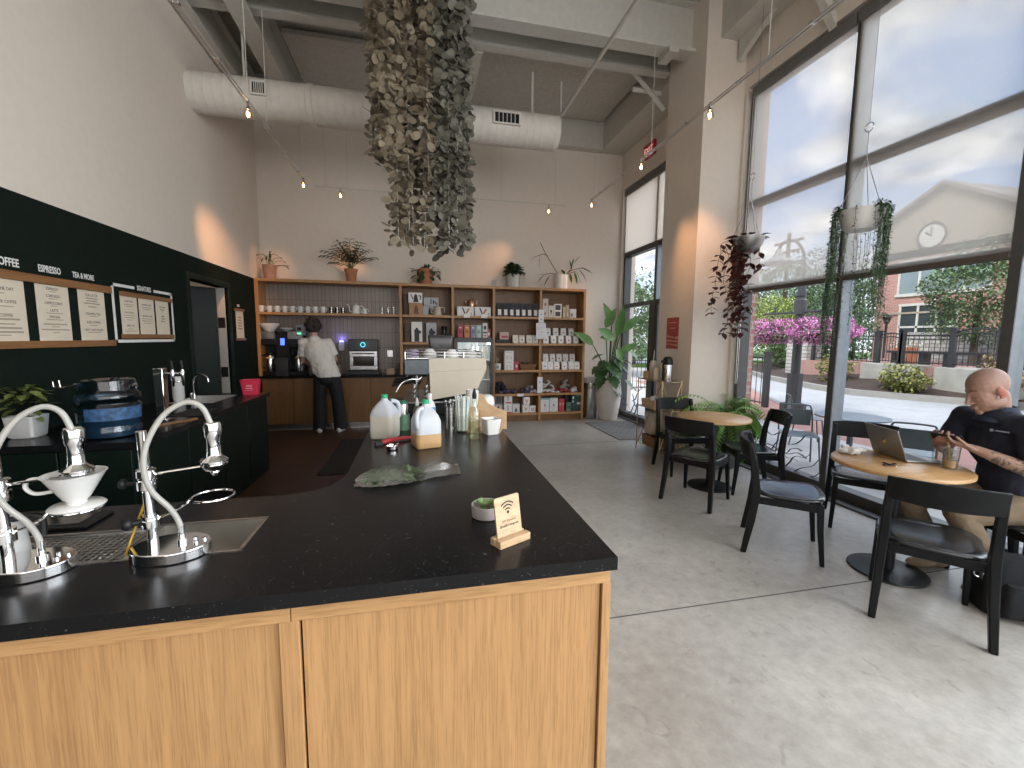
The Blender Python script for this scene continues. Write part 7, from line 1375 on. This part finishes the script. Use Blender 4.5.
# ---------- barista, seen from behind
bar = thing('person', 'barista in a white t-shirt and black trousers, back turned at the tiled counter', 'person', (0, 0, 0))
F = Vector((-0.12, 0.99, 0)).normalized(); Lf = Vector((-F.y, F.x, 0)); hip = Vector((-1.40, 7.31, 0.96)); chest = Vector((-1.53, 7.35, 1.30)); nb = Vector((-1.575, 7.39, 1.52)); hc = Vector((-1.60, 7.43, 1.675))
Ls, Rs = nb+Lf*0.172+Vector((0.0, 0, -0.065)), nb-Lf*0.185+Vector((0.02, 0, -0.07)); Le, Re = Vector((-1.765, 7.44, 1.16)), Vector((-1.29, 7.46, 1.17)); Lw, Rw = Vector((-1.70, 7.68, 1.06)), Vector((-1.36, 7.68, 1.06))
Lh, Rh = hip+Lf*0.09, hip-Lf*0.09; Lk, Rk = Vector((-1.53, 7.37, 0.53)), Vector((-1.25, 7.35, 0.53)); La, Ra = Vector((-1.54, 7.33, 0.09)), Vector((-1.22, 7.33, 0.09)); spine = (nb-hip).normalized()
HT = frame(hc, (-0.1, 0.9, -0.40), (0, 0.3, 1)); m = MB(); head_shapes(m, HT, 1.0); cap(m, HT @ Vector((0, -0.035, -0.05)), nb+Vector((0, 0, -0.02)), 0.052, 0.058); torso(m)
for s, e, w in ((Ls, Le, Lw), (Rs, Re, Rw)): limb(m, [s, s*0.5+e*0.5, e, e*0.55+w*0.45, w], [0.052, 0.045, 0.037, 0.036, 0.025])
for h_, k, a in ((Lh, Lk, La), (Rh, Rk, Ra)): limb(m, [h_, k, k*0.6+a*0.4, a], [0.082, 0.058, 0.053, 0.036])
hand(m, Lw, (0.3, 0.8, -0.5), (0.3, 0.3, -0.9), 0.5, 1.0, side=1); hand(m, Rw, (-0.3, 0.8, -0.5), (-0.3, 0.3, -0.9), 0.5, 1.0, side=-1)
melt(m, 'body', pm('barista skin', (0.42, 0.24, 0.175), 0.5), bar, 0.006, 3)
m = MB(); random.seed(44); m.ell((0, 0, 0), (0.112, 0.122, 0.116), 20, 14, HT @ Matrix.Translation((0, -0.030, 0.042))); m.ell((0, 0, 0), (0.096, 0.075, 0.085), 20, 14, HT @ Matrix.Translation((0, -0.05, -0.02)))
for k in range(60):
    a, e = random.uniform(0, 2*PI), random.uniform(-0.6, 1.5); p = Vector((0.112*math.cos(a)*math.cos(e), -0.035+0.12*math.sin(a)*math.cos(e), 0.035+0.116*math.sin(e)))
    if p.y < 0.045: m.ell(HT @ p, random.uniform(0.020, 0.030), 8, 6)
melt(m, 'hair', pm('dark brown hair', (0.022, 0.011, 0.008), 0.7, var=0.5, scale=60), bar, 0.006, 2)
m = MB(); torso(m, 0.016); oriented(m, hip+Vector((0, 0, 0.02)), (0.188, 0.145, 0.10)); m.rings([[tuple(hip+(nb-hip)*t+Vector((rx*math.cos(a), ry*math.sin(a), 0))) for a in [2*PI*i/28 for i in range(28)]] for t, rx, ry in ((-0.08, 0.196, 0.158), (0.15, 0.19, 0.15), (0.5, 0.198, 0.14), (0.75, 0.215, 0.135), (0.92, 0.15, 0.10))])
for s, e in ((Ls, Le), (Rs, Re)): q = s+(e-s)*0.72; cap(m, s, s, 0.066); m.tube([s, q], [0.068, 0.082], 18)
sh_ = melt(m, 't_shirt', pm('white tee', (0.66, 0.62, 0.57), 0.9, var=0.04), bar, 0.007, 3); d_ = sh_.modifiers.new('folds', 'DISPLACE'); d_.texture = tx; d_.strength = 0.03; d_.mid_level = 0.5; d_.texture_coords = 'LOCAL'
m = MB(); oriented(m, hip+Vector((0, 0, -0.06)), (0.172, 0.132, 0.13))
for h_, k, a in ((Lh, Lk, La), (Rh, Rk, Ra)): limb(m, [h_+Vector((0, 0, -0.03)), k], [0.108, 0.096]); m.tube([k, Vector((a.x, a.y, 0.05))], [0.096, 0.098], 18)
melt(m, 'trousers', pm('black trousers', (0.008, 0.008, 0.010), 0.85, var=0.3), bar, 0.007, 3)
for a in (La, Ra):
    m = MB(); T = frame(Vector((a.x, a.y, 0.004)), (-0.15 if a is La else 0.2, 1, 0), (0, 0, 1)); m.ell((0, 0, 0), (0.046, 0.07, 0.05), 16, 10, T @ Matrix.Translation((0, -0.05, 0.045))); m.ell((0, 0, 0), (0.046, 0.11, 0.040), 16, 10, T @ Matrix.Translation((0, 0.08, 0.038)))
    m.v = [(x, y, max(z, 0.006)) for x, y, z in m.v]; melt(m, 'shoe', pm('white shoe', (0.60, 0.55, 0.50), 0.6), bar, 0.006, 2)
# ---------- backpack on the floor
r = thing('backpack', 'black backpack with grey padded strap on the floor between the chairs', 'backpack', (3.36, 1.64, 0.0), math.radians(150)); CV = pm('black nylon', (0.006, 0.007, 0.009), 0.95, var=0.2, bump=0.2, bscale=300)
m = MB(); m.rings([rrect(0.19, 0.10, 0.05, 0.0), rrect(0.20, 0.115, 0.06, 0.03), rrect(0.195, 0.11, 0.06, 0.20), rrect(0.17, 0.09, 0.06, 0.29), rrect(0.11, 0.05, 0.045, 0.33)]).build('bag_body', CV, r, bevel=0.01)
MB().rings([rrect(0.15, 0.03, 0.02, 0.03), rrect(0.16, 0.05, 0.03, 0.05), rrect(0.155, 0.05, 0.03, 0.18), rrect(0.13, 0.03, 0.02, 0.21)]).build('front_pocket', CV, r, loc=(0, 0.125, 0))
MB().tube(spline([(-0.16, -0.05, 0.33), (-0.24, -0.08, 0.36), (-0.30, -0.06, 0.30), (-0.28, 0.02, 0.20), (-0.22, 0.06, 0.12)], 6), 0.03, 8, flat=0.35).build('strap', pm('grey padding', (0.13, 0.13, 0.15), 0.8), r)
MB().tube(arc((0.225, 0.06, 0.23), 0.022, 0, 2*PI, 14, 'xz')[:-1], 0.004, 6, closed=True).build('ring', STEEL, r); MB().tube(spline([(0.17, 0, 0.30), (0.215, 0.05, 0.27), (0.215, 0.06, 0.20)], 5), 0.010, 6).build('loop', CV, r)
# ================================================================== OUTSIDE
GZ = -0.15
WALK = pm('pale sidewalk', (0.44, 0.42, 0.40), 0.9, var=0.06, scale=3); ASPH = pm('worn asphalt', (0.34, 0.345, 0.355), 0.9, var=0.08, scale=2); MULCH = pm('brown mulch', (0.050, 0.032, 0.026), 0.95, var=0.6, scale=25, bump=0.6); KERB = pm('concrete kerb', (0.26, 0.25, 0.23), 0.9, var=0.08, scale=5)
PAV = brick('red paving', (0.38, 0.19, 0.16), (0.33, 0.165, 0.14), (0.30, 0.21, 0.18), bw=0.2, rh=0.1, ms=0.008, rough=0.9)
GRASS = pm('lawn', (0.10, 0.17, 0.04), 0.95, var=0.3, scale=20, bump=0.5)
near = [(13.0, 16.0), (10.9, 12.0), (9.1, 9.0), (8.75, 7.3), (9.25, 5.8), (10.4, 2.5), (12.5, -4.0)]; inner = [(8.6, 16.0), (7.9, 12), (7.25, 9), (7.15, 7.3), (7.1, 5.8), (7.3, 2.5), (7.9, -4)]
far = [(18.5, 22.0), (15.6, 16.8), (14.1, 12.8), (13.9, 11.3), (15.0, 9.0), (17.0, 5.0), (21, -4)]
def strip(a, b, z0, z1):
    m = MB(); rs = []
    for p, q in zip(a, b): rs.append([(p[0], p[1], z0), (q[0], q[1], z0), (q[0], q[1], z1), (p[0], p[1], z1)])
    return m.rings(rs)
def off(pl, d): return [(x+d, y) for x, y in pl]
struct(MB().prism([(4.22, -6)]+[(x, y) for x, y in reversed(inner)]+[(8.9, 26), (4.22, 26)], GZ-0.1, GZ, 'z').build('ground_sidewalk', WALK, smooth=False))
struct(strip(inner, near, GZ-0.1, GZ).build('ground_paving', PAV, smooth=False))
struct(strip(near, off(near, 0.16), GZ-0.1, GZ+0.01).build('ground_near_kerb', KERB, smooth=False))
struct(strip(off(near, 0.16), far, GZ-0.1, GZ-0.08).build('ground_road', ASPH, smooth=False))
struct(strip(far, off(far, 0.28), GZ-0.1, GZ+0.10).build('ground_far_kerb', KERB, smooth=False))
bedb = [(24, 24), (20, 18.6), (17.2, 13.6), (16.6, 11.8), (17.0, 9.6), (19.0, 5.4), (23, -3)]
m = MB(); rs = []
for p, q in zip(off(far, 0.28), bedb): rs.append([(p[0], p[1], GZ-0.1), (q[0], q[1], GZ-0.1), (q[0], q[1], 0.42), (p[0], p[1], GZ+0.08)])
struct(m.rings(rs).build('ground_planting_bed', MULCH, smooth=False))
struct(MB().box((13, 24, GZ-0.2), (60, 70, -0.05)).build('ground_lawn', GRASS)); struct(MB().box((10.0, 26, GZ-0.15), (70, 31, -0.03)).build('ground_side_road', pm('side road', (0.40, 0.41, 0.42), 0.9)))
struct(MB().box((-20, 16.0, GZ-0.3), (14, 60, GZ-0.05)).build('ground_far_lawn', WALK))
struct(MB().box((16.4, -2, GZ), (26, 15.6, 0.70)).build('ground_terrace', PAV))
# concrete planter walls
PW = pm('weathered concrete', (0.32, 0.31, 0.28), 0.9, var=0.15, scale=3)
for lb, y0, y1, x in (('left', 10.9, 12.5, 15.75), ('right', 8.2, 10.15, 15.65)):
    tag(MB().box((x, y0, 0.0), (x+1.0, y1, 0.76)).build('planter_wall', PW, bevel=0.02), 'grey concrete planter block under the iron fence, %s one across the street' % lb, 'planter wall', 'street planter blocks')
tag(MB().box((16.6, 12.5, 0.2), (17.0, 15.55, 0.70)).build('retaining_wall', PW, bevel=0.02), 'low concrete wall behind the left shrub across the street', 'wall')
# iron fence
FI = pm('black iron fence', (0.02, 0.02, 0.022), 0.5)
def fence(label, a, b, z0, z1, n, posts=True, group='iron fences', arch=0.0):
    a = Vector((*a, 0)); b = Vector((*b, 0)); d = b-a; r = thing('iron_fence', label, 'fence', (a.x, a.y, z0), 0, group); H = z1-z0
    m = MB()
    for i in range(1, n): p = d*(i/n); m.tube([(p.x, p.y, 0.05), (p.x, p.y, H-0.04+arch*math.sin(PI*i/n))], 0.012, 4)
    m.build('bars', FI, r, smooth=False)
    m = MB().tube([(0, 0, 0.10), (d.x, d.y, 0.10)], 0.018, 4).tube([(d.x*i/8, d.y*i/8, H-0.16+arch*math.sin(PI*i/8)) for i in range(9)], 0.018, 4).tube([(d.x*i/8, d.y*i/8, H-0.04+arch*math.sin(PI*i/8)) for i in range(9)], 0.022, 4); m.build('rails', FI, r, smooth=False)
    if posts:
        for p in (Vector((0, 0, 0)), d): MB().cb((p.x, p.y, H/2+0.03), (0.12, 0.12, H+0.06)).cb((p.x, p.y, H+0.09), (0.15, 0.15, 0.06)).build('post', FI, r, smooth=False)
    return r
fence('black iron fence panel left of the planter blocks across the street', (16.8, 15.4), (16.3, 12.4), 0.70, 1.76, 16)
fence('short angled black iron fence panel on the left planter block', (16.25, 12.3), (15.95, 11.35), 0.76, 1.80, 8, arch=0.06)
fence('long black iron fence panel above the middle shrub', (15.95, 11.3), (15.9, 9.9), 0.76, 1.78, 9)
fence('arched black iron gate panel on the right planter block', (15.85, 9.85), (15.85, 8.75), 0.76, 1.85, 8, arch=0.12)
fence('black iron fence panel behind the seated man head', (15.9, 8.6), (17.6, 3.0), 0.76, 1.80, 26, arch=0.12)
fence('black iron patio fence on the near red paving', (8.62, 9.15), (8.75, 10.8), GZ, 1.14, 9, arch=0.0, group='patio fence')
fence('iron fence glimpsed through the far glass door', (5.5, 13.0), (11.5, 13.0), GZ, 1.0, 40, group='far door fence')
# benches behind the fence
for i, y in enumerate((11.9, 10.3, 8.6)):
    r = thing('bench', 'dark street bench behind the iron fence, %s from the left' % ORD[i], 'bench', (17.2, y, 0.70), 0, 'benches behind the fence'); MB().box((-0.25, -0.65, 0.42), (0.25, 0.65, 0.50)).build('seat', FI, r); MB().box((-0.2, -0.5, 0), (0.2, -0.38, 0.42)).build('leg', FI, r); MB().box((-0.2, 0.38, 0), (0.2, 0.5, 0.42)).build('leg', FI, r)
r = thing('flower_planter', 'terracotta square street planter with pale flowers behind the fence', 'planter', (18.0, 12.65, 0.70)); MB().box((-0.26, -0.26, 0), (0.26, 0.26, 0.62)).build('pot', TERRA, r, bevel=0.03)
def crown(name, mat, parent, c, rad, n, L, seed, flat=1.0, hollow=0.55):
    random.seed(seed); m = MB()
    for i in range(n):
        while True:
            p = Vector((random.uniform(-1, 1), random.uniform(-1, 1), random.uniform(-1, 1)))
            if hollow < p.length < 1: break
        lump = 1+0.16*math.sin(5*p.x+seed)*math.cos(4*p.y+seed*2)+0.12*math.sin(7*p.z+seed)
        q = Vector((p.x*rad[0]*lump, p.y*rad[1]*lump, p.z*rad[2]*lump)); m.leaf(Vector(c)+q, (random.uniform(-1, 1), random.uniform(-1, 1), random.uniform(-0.8, 0.6)), L*random.uniform(0.7, 1.3), L*0.6, 0.3, 2)
    return m.build(name, mat, parent, smooth=False)
TG = leafmat('tree green', (0.09, 0.15, 0.065), (0.18, 0.27, 0.12), 3); TD = leafmat('tree deep green', (0.07, 0.13, 0.065), (0.14, 0.22, 0.10), 3); TY = leafmat('tree yellow green', (0.24, 0.30, 0.06), (0.42, 0.48, 0.14), 3)
crown('flowers', pm('white petals', (0.6, 0.6, 0.5), 0.8), r, (0, 0, 0.75), (0.38, 0.5, 0.2), 200, 0.09, 2, hollow=0)
def tree(label, loc, cz, rad, n, L, mat, seed, trunk=0.12, group='street trees'):
    r = thing('tree', label, 'tree', loc, 0, group); crown('crown', mat, r, (0, 0, cz), rad, n, L, seed); MB().cyl((0, 0, 0), (0, 0, cz), trunk, trunk*0.6, 8).build('trunk', pm('bark', (0.08, 0.06, 0.045), 0.9), r); return r
tree('large dense green tree before the brick building, right of its windows', (19.4, 11.45, 0.70), 2.6, (1.6, 1.45, 1.75), 9000, 0.13, TG, 7)
tree('dark green tree left of the brick building behind the hanging plant', (21.5, 19.0, 0.3), 2.9, (2.1, 2.1, 3.0), 8000, 0.16, TD, 9)
tree('bright yellow-green tree beyond the flower baskets', (19.0, 19.7, -0.1), 2.5, (1.5, 1.35, 1.5), 5200, 0.13, TY, 3)
tree('green tree behind the yellow-green tree', (25.0, 25.5, -0.1), 4.2, (3.0, 3.0, 3.4), 6000, 0.24, TG, 5)
tree('tree seen through the far glass door, nearer one', (9.6, 19.0, -0.2), 2.7, (1.9, 1.9, 2.1), 3600, 0.22, TG, 12, group='trees beyond the far door')
tree('tree seen through the far glass door, rear right one', (13.5, 25.0, -0.2), 3.2, (2.6, 2.6, 2.6), 3200, 0.28, TD, 13, group='trees beyond the far door')
def shrub(label, loc, rad, n, L, mat, seed): 
    r = thing('shrub', label, 'shrub', loc, 0, 'street shrubs'); crown('foliage', mat, r, (0, 0, rad[2]*0.8), rad, n, L, seed, hollow=0.4); MB().cyl((0, 0, -0.05), (0, 0, rad[2]*0.6), 0.04, n=6).build('stem', pm('bark', (0.08, 0.06, 0.045), 0.9), r)
SG = leafmat('shrub yellow green', (0.10, 0.13, 0.025), (0.30, 0.29, 0.07), 3); SR = leafmat('shrub rust green', (0.16, 0.10, 0.05), (0.30, 0.22, 0.09), 3)
shrub('yellow-green shrub in the mulch left of the left planter block', (15.25, 13.05, 0.15), (0.45, 0.66, 0.5), 1100, 0.12, SG, 1); shrub('yellow-green shrub in the mulch between the planter blocks', (14.9, 10.45, 0.05), (0.42, 0.72, 0.44), 1100, 0.12, SG, 2)
shrub('rust-tinged shrub behind the seated man head', (14.95, 8.15, 0.2), (0.38, 0.6, 0.58), 1000, 0.12, SR, 3); shrub('yellow-green shrub at the right photo edge', (15.6, 6.6, 0.15), (0.6, 0.75, 0.6), 1100, 0.12, SG, 4)
shrub('round clipped dark green bush beside the lamp post', (18.4, 18.35, 0.2), (0.95, 1.0, 0.9), 2600, 0.12, leafmat('boxwood', (0.03, 0.085, 0.02), (0.08, 0.15, 0.04), 3), 5)
struct(MB().box((20.5, 17.0, GZ), (23.5, 24.0, 0.25)).build('ground_lawn_bank', GRASS))
ST = brick('stacked grey stone', (0.32, 0.31, 0.285), (0.42, 0.41, 0.385), (0.18, 0.17, 0.165), bw=0.45, rh=0.16, ms=0.02, rough=0.9, wall=True)
tag(MB().box((16.7, 15.65, 0.0), (17.5, 16.7, 2.0)).build('stone_pillar', ST, bevel=0.02), 'stacked grey stone pillar right of the lamp post across the street', 'pillar')
tag(MB().box((22.0, 8.0, 0.7), (22.5, 15.5, 1.95)).build('stone_wall', ST, bevel=0.02), 'long grey stone wall behind the iron fence', 'wall')
# lamp post with flower baskets
r = thing('street_lamp', 'black street lamp post hung with flower baskets', 'street lamp', (8.75, 8.45, GZ)); LP = pm('lamp post iron', (0.035, 0.037, 0.04), 0.5)
MB().prism([(0.17*math.cos(PI/4*k+PI/8), 0.17*math.sin(PI/4*k+PI/8)) for k in range(8)], 0.03, 0.92, 'z').prism([(0.27*math.cos(PI/4*k), 0.27*math.sin(PI/4*k)) for k in range(8)], 0, 0.2, 'z').build('base', LP, r, smooth=False)
MB().cyl((0, 0, 0.9), (0, 0, 2.95), 0.10, 0.085, 12).lathe([(0, 2.3), (0.13, 2.3), (0.13, 2.62), (0.09, 2.66), (0.09, 2.7), (0.11, 2.72), (0.11, 2.8), (0, 2.8)], n=12).build('pole', LP, r)
MB().tube(spline([(0, 0, 2.9), (0, 0, 3.6), (0, 0.25, 4.0), (0, 0.6, 4.05), (0, 0.75, 3.92)], 5), 0.035, 8).build('arm', LP, r)
MB().lathe([(0.05, 3.92), (0.08, 3.84), (0.14, 3.72), (0.42, 3.60), (0.42, 3.57), (0, 3.60)], (0, 0.75, 0), 20).build('lamp_shade', pm('lamp enamel', (0.25, 0.25, 0.25), 0.5), r)
MB().tube([(0, -1.0, 2.35), (0, 1.1, 2.35)], 0.025, 6).build('basket_arm', LP, r)
PK = leafmat('pink petunia', (0.50, 0.13, 0.36), (0.72, 0.30, 0.58), 20)
for lb, y, s in (('left, beside the yellow tree', 0.72, 1.0), ('right, partly behind the hanging plant', -0.62, 1.05)):
    b = thing('flower_basket', 'hanging basket of bright pink flowers on the street lamp, '+lb, 'flower basket', (8.75, 8.45+y, GZ+1.60), 0, 'street lamp flower baskets')
    MB().lathe([(0, 0.0), (0.25, 0.05), (0.36, 0.25), (0, 0.25)], n=16).build('basket', pm('moss basket', (0.05, 0.04, 0.02), 0.95), b); MB().tube([(0, 0, 0.25), (0, 0, 0.90)], 0.01, 5).build('chain', LP, b)
    crown('leaves', TG, b, (0, 0, 0.28), (0.62*s, 0.66*s, 0.27), 700, 0.09, 4, hollow=0.3); crown('petals', PK, b, (0, 0, 0.32), (0.66*s, 0.72*s, 0.30), 2600, 0.065, 8, hollow=0.7)
# cafe furniture on the sidewalk
MG = pm('grey powder coat', (0.10, 0.115, 0.12), 0.45, 0.3); MT = pm('pale blue grey top', (0.26, 0.31, 0.35), 0.35, 0.3)
r = thing('patio_table', 'round grey metal patio table on the sidewalk outside', 'table', (5.55, 4.45, GZ), 0, 'patio tables'); MB().lathe([(0, 0.70), (0.40, 0.70), (0.405, 0.72), (0, 0.725)], n=36).build('table_top', MT, r); MB().cyl((0, 0, 0.02), (0, 0, 0.70), 0.035, n=12).build('column', MG, r); MB().lathe([(0, 0), (0.24, 0), (0.22, 0.02), (0, 0.03)], n=24).build('base', MG, r)
pc = None
for lb, x, y, a in (('left of the patio table, back toward the street', 6.25, 5.75, 0.93), ('behind the laptop, beyond the glass', 5.52, 3.72, 2.2), ('between patio table and window', 5.05, 4.75, -0.6)):
    if pc is None:
        pc = thing('patio_chair', 'grey metal patio chair outside, '+lb, 'chair', (x, y, GZ), a, 'patio chairs'); r = pc
        MB().prism([(-0.20, -0.19), (0.20, -0.19), (0.21, 0.2), (-0.21, 0.2)], 0.43, 0.445, 'z').build('seat', MT, r, bevel=0.005)
        MB().tube(spline([(-0.20, 0.2, 0.43), (-0.20, 0.24, 0.62), (-0.18, 0.27, 0.77), (-0.12, 0.275, 0.80), (0.12, 0.275, 0.80), (0.18, 0.27, 0.77), (0.20, 0.24, 0.62), (0.20, 0.2, 0.43)], 5), 0.011, 8).build('back_frame', MG, r)
        MB().box((-0.185, 0.245, 0.52), (0.185, 0.255, 0.74)).build('back_panel', MG, r)
        for s in (-1, 1): MB().tube([(s*0.19, -0.17, 0.43), (s*0.22, -0.22, 0.0)], 0.011, 8).build('front_leg', MG, r); MB().tube([(s*0.19, 0.19, 0.43), (s*0.22, 0.26, 0.0)], 0.011, 8).build('rear_leg', MG, r)
    else: dup(pc, 'grey metal patio chair outside, '+lb, (x, y, GZ), a)
# brick building with the clock gable
r = thing('brick_building', 'red brick building with a tan clock gable across the street', 'building', (25, 14, 0)); BK_ = brick('red brick', (0.46, 0.21, 0.17), (0.37, 0.16, 0.13), (0.46, 0.36, 0.32), bw=0.25, rh=0.085, ms=0.012, rough=0.9, wall=True); TAN = pm('tan stucco', (0.34, 0.285, 0.22), 0.9, var=0.04)
MB().box((0, -8, 0), (8, 5.3, 5.9)).build('brick_wall', BK_, r, smooth=False); MB().box((0.0, -8.05, 5.9), (8, 5.35, 6.2)).box((-0.06, -8, 2.95), (0.0, 5.3, 3.05)).build('cornice', TAN, r)
MB().prism([(5.2, 5.8), (5.2, 7.7), (2.5, 9.0), (-0.4, 7.2), (-8, 7.2), (-8, 5.8)], 0.0, 4.0, 'x').build('gable', TAN, r, smooth=False)
MB().prism([(5.5, 7.5), (2.5, 9.05), (-0.7, 7.1), (-0.7, 7.3), (2.5, 9.25), (5.5, 7.7)], -0.3, 4.2, 'x').build('gable_roof', pm('grey roof', (0.20, 0.18, 0.16), 0.8), r, smooth=False)
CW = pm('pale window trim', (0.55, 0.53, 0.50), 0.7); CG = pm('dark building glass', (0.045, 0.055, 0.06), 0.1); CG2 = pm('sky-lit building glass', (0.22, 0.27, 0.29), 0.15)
def bwin(y0, y1, z0, z1, n, rows, g):
    MB().box((-0.02, y0, z0), (0.02, y1, z1)).build('window_pane', g, r); m = MB().box((-0.08, y0-0.12, z0-0.15), (0, y1+0.12, z0)).box((-0.06, y0-0.08, z1), (0, y1+0.08, z1+0.12))
    for i in range(n+1): y = y0+(y1-y0)*i/n; m.box((-0.05, y-0.05, z0), (0, y+0.05, z1))
    for i in range(1, rows): z = z0+(z1-z0)*i/rows; m.box((-0.05, y0, z-0.05), (0, y1, z+0.05))
    m.build('window_frame', CW, r)
bwin(0.4, 4.2, 4.0, 5.6, 4, 1, CG2); bwin(1.5, 4.0, 1.2, 3.35, 3, 2, CG); bwin(-3.4, -1.0, 1.2, 3.35, 3, 2, CG); bwin(-5.5, -1.5, 4.0, 5.6, 4, 1, CG2)
c = MB().lathe([(0, -0.06), (0.62, -0.06), (0.62, 0.0), (0, 0.0)], (0, 0, 0), 32, 'x').build('clock_face', pm('clock white', (0.62, 0.60, 0.55), 0.6), r, loc=(-0.0, 2.9, 6.75))
MB().tube(arc((-0.07, 0, 0), 0.60, 0, 2*PI, 32, 'yz')[:-1], 0.05, 6, closed=True).tube([(-0.08, 0, 0), (-0.08, 0.28, 0.22)], 0.03, 5).tube([(-0.08, 0, 0), (-0.08, 0.05, 0.45)], 0.025, 5).build('clock_ring_and_hands', pm('clock dark', (0.05, 0.05, 0.05), 0.6), c)
s = thing('blade_sign', 'round hanging shop sign on the brick building', 'sign', (24.9, 15.9, 3.3)); MB().tube([(0.08, 0, 0.55), (-0.9, 0, 0.55)], 0.03, 6).build('bracket', FI, s); MB().lathe([(0, -0.05), (0.36, -0.05), (0.36, 0.05), (0, 0.05)], (-0.55, 0, 0), 24, 'y').build('sign_disc', pm('sign white', (0.5, 0.45, 0.45), 0.6), s); MB().lathe([(0.0, -0.07), (0.22, -0.07), (0.22, -0.05), (0, -0.05)], (-0.55, 0, 0.0), 20, 'y').build('sign_print', pm('sign red', (0.4, 0.08, 0.08), 0.6), s)
s = thing('small_street_lamp', 'small dark street lamp before the brick building window', 'street lamp', (22.8, 17.0, 0.7)); MB().cyl((0, 0, 0), (0, 0, 1.7), 0.05, n=8).build('pole', FI, s); MB().lathe([(0, 1.7), (0.1, 1.7), (0.16, 1.95), (0.22, 2.0), (0.05, 2.15), (0, 2.2)], n=12).build('lantern', FI, s)
s = thing('utility_pole', 'wooden utility pole with cross arm beyond the trees', 'utility pole', (26.0, 26.5, -0.1)); MB().cyl((0, 0, 0), (0, 0, 9.2), 0.16, 0.12, 8).build('pole', pm('pole wood', (0.12, 0.09, 0.07), 0.9), s); MB().cb((0, 0, 8.6), (0.14, 2.4, 0.16)).cb((0, 0, 7.9), (0.14, 1.8, 0.14)).build('cross_arm', pm('pole wood', (0.12, 0.09, 0.07), 0.9), s)
for i, (x, y) in enumerate(((32, 26.0), (33, 29.5), (34, 33.2), (35, 37.0), (36, 41.5))): tree('far dark tree on the bank beyond the side road, %s from the right' % ORD[i], (x, y, -0.1), 3.4, (3.0, 2.8, 3.4), 2600, 0.42, TD, 50+i, group='far trees beyond the side road')
# red brick pier of this building at the far left of the big window
tag(MB().box((4.225, 4.84, GZ), (4.32, 5.40, 5.5)).build('brick_pier', BK_, smooth=False), 'narrow red brick pier just outside the big window left edge', 'pier')
